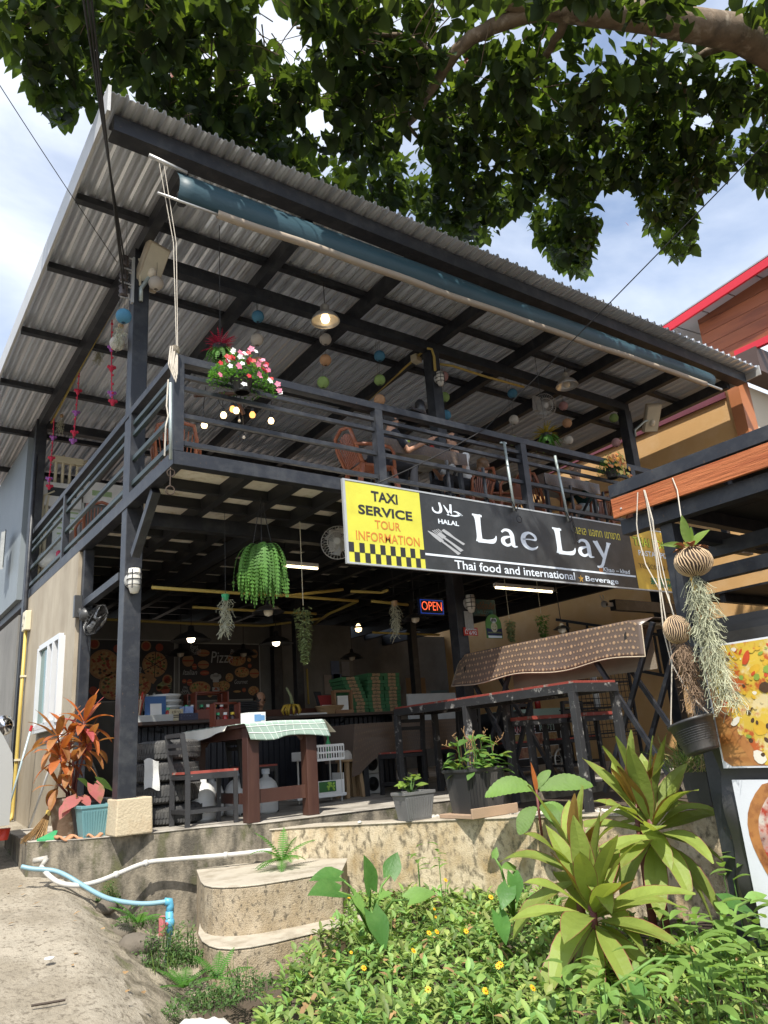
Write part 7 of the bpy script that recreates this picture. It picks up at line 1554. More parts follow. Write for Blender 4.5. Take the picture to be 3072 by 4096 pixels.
for k in range(9):
    p = V((2.62 + .05 * k, -2.0, .4)); q = p + V((U(-.25, .35), U(-.1, .1), U(.15, .38))); m = ln(p, q, .5) + V((U(-.05, .05), 0, .05)); b.tube([p, m, q], [.006, .004, .003], 4)
    for j in range(5): z = ln(m, q, j / 4); b.tube([z, z + V((U(-.06, .06), U(-.03, .03), U(-.02, .07)))], .003, 3); b.ball(z + V((U(-.02, .02), 0, U(0, .03))), U(.005, .010), 5, 3)
b.build('dry_twigs', DRYT, bpp, kind='stuff')
# ribbed-leaf shrub on the terrace bed
RIB = leafm('ribbed_leaf', (.13, .24, .05), (.32, .48, .06), .2, .42); rb = plant('ribbed_shrub', 'young shrub with long ribbed leaves growing in the white pebbles', (2.798,-2.741,-0.001)); c0 = V((2.775,-2.782,0.148))
def ribleaf(b, p, d, L, W, droop):
    p = V(p); d = V(d).normalized(); sd = d.cross(V((-.45, -.65, .6))).normalized(); vs = []; n = 22
    for i in range(n + 1):
        t = i / n; w = max(.02, math.sin(PI * (t * .95 + .03)) ** .8) * W / 2; up = sd.cross(d).normalized(); z = .05 * W * (i % 2)
        vs += [p - sd * w + up * (z + .12 * w) + d * w * .35, p, p + sd * w + up * (z + .12 * w) + d * w * .35]; p = p + d * L / n; d = (d + V((0, 0, -1)) * droop / n).normalized()
    b.add(vs, [f for i in range(n) for f in ((i * 3, i * 3 + 1, i * 3 + 4, i * 3 + 3), (i * 3 + 1, i * 3 + 2, i * 3 + 5, i * 3 + 4))])
for d, L, W, dr_ in (((-.75, .45, .45), .46, .20, 1.1), ((.75, -.6, .35), .48, .18, .7), ((.4, -.1, .7), .22, .09, .9), ((-.5, .1, -.2), .3, .15, .9), ((.2, -.6, -.3), .28, .15, .8), ((.6, -.2, -.1), .3, .16, 1), ((-.1, -.7, .0), .26, .14, 1.2), ((.7, -.6, .0), .26, .12, .9)):
    b = MB(); ribleaf(b, c0 + V(d) * .03 - V((0, 0, .12 if d[2] < .1 else 0)), d, L, W, dr_); b.build('leaf', RIB, rb, True)
b = MB(); b.leaf(c0, (-.15, -.05, 1), (0, -1, 0), .26, .06, .1, 'lance', 6, .3); b.build('leaf', RC[0], rb, True, label='young orange leaf')
b = MB(); b.tube([c0 + V((0, 0, .02)), c0 + V((0, 0, -.36))], .012, 6); b.build('stem', STALK, rb, True)
# heart-leaved plants in the bed
ALO = leafm('alocasia_leaf', (.075, .19, .045), (.16, .38, .05), .15, .3, (.13, .26, .07), .56); ALY = leafm('pale_alocasia_leaf', (.17, .31, .075), (.25, .42, .06), .15, .35)
def heart_plant(lab, base, specs, nm='alocasia', m0=ALO, group=None):
    t = plant(nm, lab, base, group=group)
    for c, d, L, m in specs:
        c = V(c); L *= .68; b = MB(); b.leaf(c, d, (0, -.5, .85), L, L * .74, .5, 'heart', 5, .22); b.build('leaf', m or m0, t, True)
        b = MB(); b.tube([c, ln(c, base, .4) + V((0, 0, .08)), base], [.007, .009, .011], 6); b.build('leaf_stalk', ALY, t, True)
heart_plant('tall alocasia with glossy heart leaves beside the steps', (0.977,-2.706,-0.647), (((0.64,-2.847,-0.312), (-.85, -.1, .25), .40, ALO), ((0.879,-2.888,-0.327), (-.2, -.1, .95), .36, ALO), ((0.784,-3.032,-0.448), (.1, -.5, -.85), .36, ALO), ((1.05,-3.117,-0.398), (.85, -.3, .25), .30, ALY), ((0.877,-2.999,-0.373), (.4, -.5, .3), .16, ALY), ((0.801,-2.595,-0.262), (-.9, .2, .2), .34, ALO), ((1.171,-2.726,-0.295), (.5, .2, .8), .28, ALO), ((0.73,-2.899,-0.35), (.2, -.2, -.4), .2, ALY)))
heart_plant('dark heart leaved climber at the left of the big cordyline', (1.424,-3.75,-0.488), (((1.388,-3.823,-0.233), (-.2, -.3, -.9), .24, ALO), ((1.298,-3.864,-0.289), (-.6, -.2, -.4), .24, ALO), ((1.186,-3.86,-0.424), (-.1, -.4, -.9), .26, ALO), ((1.475,-3.763,-0.218), (-.7, 0, .3), .2, ALY), ((1.35,-3.704,-0.129), (.2, 0, .5), .10, ALY)), 'philodendron', ALO)
heart_plant('heart leaved philodendron at the lower right corner by the banner', (1.568,-5.134,-0.556), (((2.051,-4.903,-0.393), (.8, -.4, -.3), .34, ALO), ((2.064,-5.056,-0.36), (.5, -.3, .2), .16, ALY), ((1.569,-5.323,-0.406), (.6, -.5, -.1), .22, ALY), ((1.485,-5.076,-0.548), (-.3, -.4, -.8), .20, ALY), ((1.355,-5.106,-0.557), (-.6, -.5, -.2), .22, ALY), ((1.023,-4.982,-0.579), (-.1, -.5, -.8), .22, ALO), ((1.021,-4.834,-0.621), (-.3, -.4, -.6), .14, ALY), ((1.617,-5.206,-0.464), (.1, -.5, -.4), .2, ALY)), 'philodendron', ALY)
# ground cover
COVER = leafm('ground_cover_leaf', (.15, .25, .06), (.28, .46, .06), .0, .38, (.27, .33, .10), .57, .3, 3, .03, .5)
cover = MB(); POLY = [(-0.511,-3.714,-0.75), (-0.125,-3.228,-0.75), (0.368,-2.696,-0.72), (1.006,-1.996,-0.7), (1.847,-1.186,-0.68), (2.652,-0.925,-0.66), (2.891,-1.597,-0.66), (3.421,-1.772,-0.66), (2.374,-3.663,-0.7), (2.556,-4.241,-0.66), (2.754,-4.733,-0.62), (0.863,-5.864,-0.6), (-0.176,-5.056,-0.62)]
xs_ = [p[0] for p in POLY]; ys_ = [p[1] for p in POLY]; n_ = 0; tries = 0; tips = []
def hump(x, y): return -.70 + .10 * MN.noise(V((x * 1.6, y * 1.6, 2))) + .05 * MN.noise(V((x * 5, y * 5, 4)))
while n_ < 2100 and tries < 20000:
    tries += 1; x, y = U(min(xs_), max(xs_)), U(min(ys_), max(ys_))
    if not inside((x, y), POLY): continue
    n_ += 1; z = hump(x, y) + U(-.06, .05); tips.append((x, y, z)); k = int(U(4, 8)); a0 = U(0, 6.28); ax = V((U(-.3, .3), U(-.45, .15), 1)).normalized(); X, Y = perp(ax); s = U(.7, 1.15)
    for j in range(k):
        cover.m(1 if R() < .035 else 0); a = a0 + j * 2.4; el = .75 - .16 * j; d = (X * math.cos(a) + Y * math.sin(a)) * math.cos(el) + ax * math.sin(el)
        cover.leaf(V((x, y, z)) - ax * .018 * j, d, ax, s * U(.065, .10), s * U(.028, .042), U(.3, .9), 'oval' if x < 1.2 else 'lance', 3, .35)
    if n_ % 3 == 0: cover.tube([(x, y, z), (x + U(-.05, .05), y + U(-.05, .05), z - .25)], .004, 3, False)
cover.m(0); cover.build('ground_cover', [COVER, mat('dead_leaf', (.26, .16, .07), .8, 0, .3, 12, isl=.3)], None, True, kind='stuff')
SHR = leafm('pointed_weed_leaf', (.17, .28, .065), (.30, .48, .07), .2, .35)
for i, (c, n, s, lab) in enumerate((((1.224,-5.308,-0.459), 20, .16, 'bushy pointed-leaf weed under the philodendron right of centre'), ((1.379,-5.411,-0.489), 22, .17, 'bushy pointed-leaf weed in the lower right corner'), ((0.876,-5.269,-0.567), 18, .14, 'low pointed-leaf weed at the bottom right of the big cordyline'), ((0.659,-4.975,-0.576), 16, .14, 'low pointed-leaf weed under the big cordyline'), ((2.304,-4.87,-0.29), 10, .16, 'single weed stem with pointed leaves before the wall end'), ((1.93,-4.639,-0.508), 10, .14, 'small weed sprig between the two cordylines'), ((1.597,-2.644,-0.31), 14, .10, 'weed sprigs against the cream wall above the ground cover'), ((0.996,-5.5,-0.536), 20, .16, 'broad pointed weed at the bottom edge near the corner'))):
    t = plant('weed', lab, c); c = V(c)
    for k in range(n):
        st_i = k % 4; o = c + V((.12 * math.cos(st_i * 1.7), .10 * math.sin(st_i * 1.7), .05 * (k // 4))); a = U(0, 6.28); b = MB(); b.leaf(o, (math.cos(a), math.sin(a), U(-.1, .6)), (0, 0, 1), s * U(.7, 1.1), s * .36, .7, 'lance', 4, .3); b.build('leaf', SHR, t, True)
    b = MB()
    for k in range(4): o = c + V((.12 * math.cos(k * 1.7), .10 * math.sin(k * 1.7), .035 * (n // 4) - .06)); b.tube([o, (o.x, o.y, o.z - .28)], .004, 4)
    b.build('stem', FG, t, kind='stuff')
WHERE = ['at the bottom edge below the alocasia', 'left of the big cordyline at the bottom', 'highest, near the cream wall right of the alocasia', 'upper of the pair right of the alocasia', 'lower of the pair right of the alocasia', 'left of the middle pair', 'right of the middle pair', 'alone right of the middle of the bed', 'lower left under the alocasia', 'under the hanging alocasia leaf', 'beside the step under the big alocasia leaf', 'close left of the cordyline tips', 'in the left bottom corner of the cordyline', 'right under the cordyline tips', 'under the dark climber leaves', 'at the left edge of the cordyline shade', 'half closed, left under the alocasia']
PET = mat('yellow_petal', (.70, .38, .01), .5, 0, .1, 8, 0)
for i, p in enumerate(((0.332,-4.197,-0.614), (0.504,-4.455,-0.61), (1.52,-2.951,-0.379), (1.065,-3.368,-0.452), (1.077,-3.357,-0.503), (0.918,-3.48,-0.554), (0.958,-3.512,-0.55), (1.112,-3.622,-0.56), (0.354,-3.556,-0.625), (0.649,-3.664,-0.576), (0.82,-2.683,-0.407), (0.628,-4.453,-0.516), (0.429,-4.542,-0.579), (0.538,-4.766,-0.548), (1.217,-3.776,-0.362), (0.848,-4.188,-0.614), (0.462,-3.251,-0.611))):
    t = thing('yellow_flower', 'small yellow daisy in the ground cover, ' + WHERE[i], 'flower', p, 'yellow flowers in the ground cover'); p = V(p) + V((0, 0, .02)); up = V((U(-.3, .2), -.75, .65)).normalized(); X, Y = perp(up)
    b = MB(); s = .019 if i not in (3, 4, 16) else .012
    for k in range(9):
        a = 2 * PI * k / 9; b.leaf(p, X * math.cos(a) + Y * math.sin(a), up, s, s * .55, .1, 'oval', 2, .1)
    b.build('petals', PET, t); b = MB(); b.ball(p + up * .003, s * .32, 7, 5, .6); b.build('centre', mat('orange_disc', (.5, .2, .01), .6), t, True); b = MB(); b.tube([p, p + V((0, .02, -.14))], .0025, 4); b.build('stem', FG, t)
lit = MB()
for k in range(260):
    x, y = (U(-.6, 1.2), U(-3.6, -1.9)) if k % 2 else (U(-3.2, -.6), U(-5, .3))
    if k % 2 == 0 and R() < .6: continue
    z = -.33 + .073 * (y - .4) + .012 if k % 2 == 0 else -.84 - .16 * max(0, min(1, 1.1 - x))
    lit.leaf((x, y, z), (U(-1, 1), U(-1, 1), U(-.1, .2)), (U(-.3, .3), U(-.3, .3), 1), U(.03, .08), U(.015, .04), U(-.5, .6), 'oval', 3, .3)
lit.build('leaf_litter', MATS['dead_leaf'], None, True, kind='stuff')
GRS = leafm('grass_blade', (.13, .20, .05), (.25, .36, .06), .2, .5, isl=.4)
def grass(b, c, n, r, h, lean=.5):
    for k in range(n):
        a = U(0, 6.28); q = math.sqrt(R()) * r; p = V(c) + V((q * math.cos(a), q * math.sin(a), 0)); b.leaf(p, (U(-lean, lean), U(-lean, lean), 1), (U(-1, 1), U(-1, 1), .2), h * U(.6, 1.2), .007, U(.3, 1.4), 'lance', 4, .2)
b = MB()
for p in [tips[int(U(0, len(tips)))] for _ in range(26)]: grass(b, V(p) - V((0, 0, .05)), 7, .06, .22)
for c in ((-0.243,-1.524,-0.694), (0.068,-1.348,-0.734), (-0.233,-1.89,-0.778), (0.103,-2.241,-0.85)): grass(b, c, 14, .12, .16)
b.build('grass_tufts', GRS, kind='stuff')
# small weeds by the pipes (masses of tiny leaves)
TINY = leafm('tiny_weed_leaf', (.075, .14, .04), (.18, .32, .05), .0, .5, isl=.4)
def tiny(nm, lab, c, n, r, h, s=.022):
    t = plant(nm, lab, c); b = MB()
    for k in range(n):
        a = U(0, 6.28); q = math.sqrt(R()); p = V(c) + V((q * r[0] * math.cos(a), q * r[1] * math.sin(a), h * R() * (1.1 - q))); b.leaf(p, (U(-1, 1), U(-1, 1), U(-.2, .8)), (0, -.3, 1), s * U(.7, 1.4), s * .6, .5, 'oval', 2, .3)
        if k % 4 == 0: b.tube([p, (p.x + U(-.03, .03), p.y + U(-.02, .02), c[2] - .02)], .002, 3, False)
    b.build('foliage', TINY, t, True, kind='stuff')
tiny('weed_clump', 'small leafy weed clump at the left end of the terrace wall', (-0.556,1.846,-0.383), 700, (.22, .16), .36, .03)
tiny('weed_clump', 'weeds around the base of the blue tap pipe', (-0.207,-1.643,-0.792), 620, (.24, .22), .36, .026)
tiny('weed_clump', 'weeds between the blue pipe and the lowest step', (-0.018,-1.646,-0.808), 420, (.13, .18), .36, .026)
tiny('weed_clump', 'small weeds hanging where the two pipes cross', (-0.146,-0.087,-0.55), 260, (.12, .1), .22, .026)
tiny('weed_clump', 'weeds in front of the lowest step beside the lime patch', (-0.041,-2.664,-0.829), 420, (.34, .16), .16, .028)
tiny('weed_clump', 'low weeds on the broken bank beside the lime patch at the bottom', (-0.349,-2.842,-0.78), 380, (.26, .16), .16, .028)
tiny('weed_clump', 'small weeds in the crack where the bank meets the terrace wall', (-0.164,-0.957,-0.625), 260, (.2, .1), .16, .026)
# ferns
FERN = leafm('fern_leaf', (.075, .20, .03), (.16, .40, .04), .2, .45)
def frond(b, p, d, L, W, droop, n=15):
    p = V(p); d = V(d).normalized(); path = []
    for i in range(n + 1): path.append((p.copy(), d.copy())); p = p + d * L / n; d = (d + V((0, 0, -1)) * droop / n).normalized()
    b.tube([q for q, _ in path], [.003] * n + [.001], 3, False)
    for i in range(1, n + 1):
        q, dd = path[i]; t = i / n; sd = dd.cross(V((0, 0, 1))); sd = sd.normalized() if sd.length > .05 else V((1, 0, 0)); l = W / 2 * math.sin(PI * (.12 + .85 * t)) ** .7
        for s in (-1, 1):
            e = q + sd * s * l + dd * l * .25 + V((0, 0, -.15 * l)); w = dd * (L / n * .42)
            b.add([q - w, q + w, e + w * .45, e - w * .3], [(0, 1, 2, 3)])
def fern(nm, lab, c, n, L, W, e=(.1, 1.2), droop=(1.2, 2.4), m=FERN, pot_r=.12, hang=None, bias=(0, 0, 0)):
    t = plant(nm, lab, c, 'fern'); c = V(c)
    for k in range(n):
        a = k * 2.4 + U(-.3, .3); el = U(*e); d = V((math.cos(a) * math.cos(el), math.sin(a) * math.cos(el), math.sin(el))) + V(bias); b = MB(); frond(b, c + V((math.cos(a), math.sin(a), 0)) * pot_r * .6, d, L * U(.65, 1.1), W * U(.8, 1.1), U(*droop)); b.build('frond', m, t)
    if pot_r > .05: b = MB(); b.lathe([(pot_r * .7, -.16), (pot_r, 0), (pot_r * .9, 0), (.001, -.02)], c, n=14, caps=False); b.build('pot', BPOT, t, True)
    if hang:
        b = MB()
        for k in range(3): a = 2.1 * k; b.tube([c + V((math.cos(a), math.sin(a), 0)) * pot_r, hang], .004, 4)
        b.build('hanger', CAB, t)
    return t
c = V((1.064,-0.95,2.717)); fern('hanging_fern', 'big bright green Boston fern hanging under the balcony', c, 150, .58, .07, (-1.4, .45), (4.0, 8.0), leafm('bright_fern_leaf', (.105, .24, .05), (.22, .42, .06), .25, .45), hang=(c.x, c.y, 3.26))
fern('wall_fern', 'fern growing at the joint of steps and terrace wall beside the white pipe end', (1.11,-1.117,-0.295), 13, .34, .11, (.2, 1.2), (.7, 1.6), pot_r=.02, bias=(-.4, -.3, 0))
for c, n, lab in (((-0.218,-1.203,-0.56), 7, 'small bright fern on the bank left of the blue tap'), ((-0.207,-2.145,-0.841), 8, 'small pale fern at the foot of the blue tap pipe'), ((-0.029,-2.292,-0.803), 7, 'small upright fern before the lowest step')): fern('small_fern', lab, c, n, .26, .10, (.2, 1.1), (.5, 1.2), pot_r=.015)
RPL = leafm('red_plume', (.45, .025, .07), (.55, .04, .1), .25, .6); YPL = leafm('yellow_plume', (.45, .34, .02), (.55, .42, .04), .25, .6)
def plume_basket(lab, c, m1, ztop, s=1):
    t = plant('hanging_plant', lab, c); c = V(c)
    for k in range(60): a = k * 2.4; el = U(-.1, 1.1); b = MB(); frond(b, c, (math.cos(a) * math.cos(el), math.sin(a) * math.cos(el), math.sin(el)), .22 * s * U(.6, 1.1), .030, U(.3, .9), 10); b.build('plume', m1, t)
    for k in range(34): a = k * 2.4 + .7; b = MB(); frond(b, c - V((0, 0, .03)), (math.cos(a), math.sin(a), U(-.3, .3)), .28 * s * U(.7, 1.1), .05, U(1.5, 3.0), 10); b.build('frond', FERN, t)
    b = MB(); b.lathe([(.06, -.12), (.09, 0), (.001, 0)], c, n=12, caps=False); b.build('pot', BPOT, t, True); b = MB(); b.tube([c, (c.x, c.y, ztop)], .004, 4); b.build('wire', WIRE, t)
plume_basket('hanging basket of red plumes and green ferns behind the flower pot', (0.634,-0.9,4.992), RPL, 6.6, .95); plume_basket('hanging basket of yellow plumes and green ferns above the railing', (5.873,-0.9,4.93), YPL, 6.6, 1.0)
FW = [mat('pink_flower', (.62, .17, .26), .5, 0, .12, 9, 0, rnd=.15), mat('white_flower', (.70, .70, .68), .5, 0, .05, 9, 0), mat('red_flower', (.50, .025, .03), .5, 0, .12, 9, 0)]; FY = [mat('orange_flower', (.62, .30, .04), .5, 0, .15, 9, 0, rnd=.2), mat('pale_yellow_flower', (.62, .50, .12), .5, 0, .1, 9, 0), mat('coral_flower', (.55, .18, .05), .5)]
def rail_pot(lab, c, n, rx, rz, fm, s, nf):
    t = plant('flower_pot', lab, c, 'flower pot'); c = V(c); b = MB(); b.lathe([(.07 * s, -.17 * s), (.105 * s, -.02 * s), (.115 * s, -.02 * s), (.115 * s, 0), (.09 * s, 0), (.001, -.02)], c, n=18, caps=False); b.build('pot', BPOT, t, True)
    b = MB()
    for h, r in ((-.16, .08), (-.02, .125)): ring(b, c + V((0, 0, h * s)), r * s, .006, (0, 0, 1), 18)
    for k in range(8): a = k * PI / 4; b.tube([c + V((math.cos(a) * .08, math.sin(a) * .08, -.16)) * s, c + V((math.cos(a) * .125, math.sin(a) * .125, -.02)) * s], .004, 4)
    b.build('wire_holder', CAB, t); b = MB()
    for k in range(n):
        a = U(0, 6.28); q = math.sqrt(R()); p = c + V((rx * q * math.cos(a), rx * .5 * q * math.sin(a), rz * (1 - q * q) * U(.1, 1.1) - .17 * s * q * q * R())); b.leaf(p, (U(-1, 1), U(-1, 1), U(-.3, .8)), (0, -.3, 1), .035 * s, .02 * s, .5, 'oval', 2, .3)
    b.build('foliage', TINY if s < .9 else FERN, t, True, kind='stuff')
    for k in range(nf):
        a = U(0, 6.28); q = math.sqrt(R()) * 1.02; p = c + V((rx * q * math.cos(a), -rx * .3 - .25 * rx * abs(math.sin(a)), rz * (1.05 - q * q) * U(.35, 1.1) - .20 * s * q ** 4 * R())); up = V((U(-.5, .5), -1, U(-.2, .7))).normalized(); X, Y = perp(up); b = MB(); r = .036 * s * U(.8, 1.15)
        for j in range(5): an = 2 * PI * j / 5; b.leaf(p, X * math.cos(an) + Y * math.sin(an), up, r, r * .95, .15, 'oval', 2, .15)
        b.build('flower', fm[k % 3], t)
rail_pot('black pot of pink, white and red flowers clipped on the balcony railing', (0.55,-1.62,4.239), 1500, .36, .26, FW, .95, 40)
rail_pot('black pot of orange and yellow flowers clipped on the right of the railing', (6.314,-1.62,4.202), 700, .29, .20, FY, .95, 70)
# trailing and moss plants under the balcony
SIL = leafm('silvery_round_leaf', (.24, .29, .13), (.3, .36, .14), .2, .5)
def trailing(lab, c, length, r, n, m, s, ztop, nm='trailing_plant'):
    t = plant(nm, lab, c); c = V(c); b = MB()
    for k in range(n):
        v = R() ** .8; q = r * (1 - .75 * v) * (.4 + .6 * R()); a = U(0, 6.28); p = c + V((q * math.cos(a), q * math.sin(a), -length * v)); b.leaf(p, (math.cos(a), math.sin(a), U(-.8, .2)), (0, 0, 1), s * U(.8, 1.2), s * .9, .5, 'oval', 2, .2)
    b.build('foliage', m, t, True, kind='stuff'); b = MB()
    for k in range(5): a = 1.3 * k; b.tube([c, c + V((r * .4 * math.cos(a), r * .4 * math.sin(a), -length * .5)), c + V((r * .2 * math.cos(a), r * .2 * math.sin(a), -length * 1.04))], .003, 3)
    b.build('vine', m, t); b = MB(); b.tube([c + V((0, 0, .02)), (c.x, c.y, ztop)], .005, 4); b.build('cord', CPIPE, t)
MOSS = mat('pale_grey_moss', (.40, .40, .30), .9, 0, .2, 10, 0, isl=.2)
def moss(b, path, r0, r1, n, t=.0035, L=.09):
    for k in range(n):
        u = R(); i = min(int(u * (len(path) - 1)), len(path) - 2); c = ln(path[i], path[i + 1], u * (len(path) - 1) - i); r = r0 + (r1 - r0) * u; p = c + V((U(-r, r), U(-r, r), U(-.03, .03))); a = U(0, 6.28); pts = [p]
        for j in range(5): a += U(-1.7, 1.7); p = p + V((math.cos(a) * L * .22, math.sin(a) * L * .22, -L * U(-.05, .5))); pts.append(p)
        b.tube(pts, t, 3, False)
trailing('silvery trailing button plant hanging in the middle under the balcony', (1.786,-0.5,2.186), .62, .11, 620, SIL, .035, 3.2)
for px, Lh, lab in (((0.892,-0.4,2.266), .34, 'wispy white air plant with green cup hanging left of the fern'), ((3.595,0.2,2.439), .36, 'wispy grey air plant hanging left of the OPEN sign')):
    t = plant('air_plant', lab, px); c = V(px); b = MB(); moss(b, [c, c - V((0, 0, Lh))], .05, .02, 110, .003, .08); b.build('strands', MOSS, t, kind='stuff'); b = MB(); b.lathe([(.03, -.03), (.045, .04), (.001, .045)], c, n=10, caps=False); b.build('cup', CG if Lh < .35 else TAN, t); b = MB(); b.tube([c, (c.x, c.y, 3.25)], .003, 4); b.build('wire', WIRE, t)
for px, lab, Lh, r in (((5.222,-0.3,2.194), 'small hanging succulent with grey moss right of the apron sign', .3, .07), ((5.775,-0.4,2.272), 'green ivy hanging behind the top of the draped table', .36, .11)): trailing(lab, px, Lh, r, 240, FG if 'ivy' in lab else SIL, .04, 3.2)
for px, lab in (((0.3,2.916,6.842), 'small brown husk air plant hanging under the left roof edge'), ((0.2,4.8,6.423), 'small grey air plant hanging by the far left charm strings'), ((-0.23,-0.1,5.412), 'wisp of grey air plant just below the blue lantern')):
    t = plant('air_plant', lab, px); c = V(px); b = MB(); moss(b, [c, c - V((.02, 0, .22))], .04, .02, 60, .003, .07); b.build('strands', MOSS, t, kind='stuff'); b = MB(); b.ball(c + V((0, 0, .02)), .035, 8, 6); b.build('husk', TAN, t, True)
# coconut husks with air roots on the pergola
HUSK = mat('striped_husk', (.50, .36, .22), .8, 0, .2, 6, .2, 40); HUSKD = mat('dark_husk_groove', (.045, .03, .022), .9, 0, .2, 8)
def husk(lab, c, r, e, seed):
    t = plant('husk_planter', lab, c); c = V(c); random.seed(seed); b = MB(); b.ball(c, r, 24, 16, e); b.build('shell', HUSKD, t, True); b = MB()
    for k in range(34):
        a = 2 * PI * k / 34; w = U(.012, .03); pts = []
        for i in range(11):
            f = -1.35 + 2.75 * i / 10; an = a + .18 * math.sin(f * 2 + seed) + .04 * math.sin(i * 1.9 + k); pts.append(c + V((math.cos(an) * math.cos(f), math.sin(an) * math.cos(f), math.sin(f) * e)) * r * 1.005)
        b.tube(pts, [max(.0010, .0042 * math.cos(-1.35 + 2.75 * i / 10) * U(.75, 1.2)) * r / .1 * 1.15 for i in range(11)], 5, False)
    b.build('fibre', HUSK, t, True); return t, c
t, c = husk('large pale striped coconut husk with green leaves and long white air roots', (2.14,-5.078,1.651), .118, .84, 3)
for d, L, W in (((-.4, .75, .55), .2, .035), ((.0, .05, 1), .24, .06), ((.4, -.5, .8), .18, .06), ((.1, -.1, 1), .15, .05)): b = MB(); b.leaf(c + V((0, 0, .09)), d, (-1, 0, .3), L, W * 1.2, .7, 'oval', 6, .25); b.build('leaf', YG, t, True)
b = MB(); b.leaf(c + V((-.03, .02, .09)), (-.5, .4, .8), (0, 0, 1), .09, .07, 1.5, 'oval', 4, .3); b.leaf(c + V((-.03, -.03, .09)), (-.6, -.3, .6), (0, 0, 1), .09, .06, 1.5, 'oval', 4, .3)
for k in range(9): a = k * .7; b.leaf(c + V((math.cos(a) * .06, math.sin(a) * .06, .085)), (math.cos(a), math.sin(a), .15), (0, 0, 1), .06, .05, .8, 'oval', 3, .3)
b.build('dry_leaf', mat('dry_brown_leaf', (.34, .15, .07), .8, 0, .2, 8), t, True)
MOSSL = mat('white_green_roots', (.40, .41, .28), .9, 0, .2, 10, 0, isl=.2); b = MB(); path = [c - V((0, 0, .09)), (2.14,-5.08,1.381), (2.13,-5.085,1.181), (2.12,-5.105,1.017), (2.1,-5.136,0.795)]; moss(b, path, .026, .038, 620, .0017, .11); b.build('air_roots', MOSSL, t, kind='stuff')
b = MB(); b.tube([c + V((0, 0, .09)), (2.16,-5.043,1.985), (2.2,-5.03,2.178), (2.205,-5.009,2.276)], .0045, 5); b.build('cord', CORD, t)
t, c = husk('smaller oval striped husk with brown hanging roots beside the post', (2.16,-4.852,1.239), .086, 1.12, 8)
b = MB(); moss(b, [c - V((0, 0, .09)), (2.16,-4.889,1.046), (2.16,-4.891,0.797)], .026, .022, 380, .0018, .08); b.build('air_roots', mat('brown_roots', (.25, .17, .11), .9, 0, .25, 10, 0, isl=.25), t, kind='stuff')
b = MB(); b.tube([c + V((0, 0, .09)), (2.18,-4.794,1.616), (2.19,-4.799,1.969), (2.205,-4.769,2.265)], .0045, 5); b.build('cord', CORD, t)
hp = thing('hanging_pot', 'empty black plastic pot tilted on white cords before the banner', 'pot', (2.15,-4.83,0.557)); a1, a2, bq = V((2.15,-4.68,0.618)), V((2.15,-4.976,0.677)), V((2.15,-4.88,0.458)); ctr = (a1 + a2) / 2; ax = (ctr - bq).normalized(); Rr = (a1 - a2).length / 2; H_ = (ctr - bq).length
b = MB(); b.lathe([(.001, 0), (Rr * .70, 0), (Rr * .72, .01), (Rr * .93, H_ * .9), (Rr * 1.0, H_ * .91), (Rr * 1.02, H_), (Rr * .94, H_), (Rr * .7, .02), (.001, .015)], bq, ax, 28, caps=False); b.build('pot', BPOT, hp, True)
b = MB()
for k in range(7): ring(b, bq + ax * H_ * (.3 + .07 * k), Rr * (.79 + .016 * k), .0018, ax, 28)
b.build('ribs', BPOT, hp)
b = MB(); top = V((2.205,-4.776,2.261)); b.tube([a1, (2.15,-4.696,0.693), (2.16,-4.778,1.069), (2.17,-4.774,1.268), top], .0045, 5); b.tube([a2, (2.15,-4.855,0.825), (2.16,-4.765,1.026), (2.17,-4.742,1.242), (2.18,-4.812,2.017), top], .0045, 5); b.tube([ctr + V((.1, .02, 0)), (2.2,-4.831,0.921), (2.2,-4.822,1.215), (2.2,-4.796,1.911), top], .004, 5); b.build('cord', CORD, hp)
b = MB(); b.tube([(2.205,-4.717,2.264), (2.2,-4.664,2.039), (2.2,-4.658,1.948), (2.2,-4.678,1.732), (2.19,-4.765,1.515)], .004, 5); tag(b.build('loose_cord', CORD, None, loc=(2.2,-4.721,2.263)), 'loose thin white cord hanging off the left end of the fascia board', 'cord')
random.seed(31)
gpot = pot('dark box planter behind the black hanging pot', (3.46,-4.015,0.003), (.16, .12), .85, .30, BPOT, True); q = V(gpot.location)
gp_ = plant('potted_grass', 'tuft of pale straw green grass in the dark planter below the hanging pot', q + V((0, 0, .28))); b = MB(); grass(b, q + V((-.12, 0, .26)), 170, .22, .34, .9); b.build('blades', GRS, gp_, kind='stuff')
b = MB(); grass(b, q + V((-.14, -.04, .26)), 80, .2, .26, 1.1); b.build('dry_blades', mat('dry_straw_blade', (.42, .32, .14), .8, 0, .2, 8, isl=.3), gp_, kind='stuff')

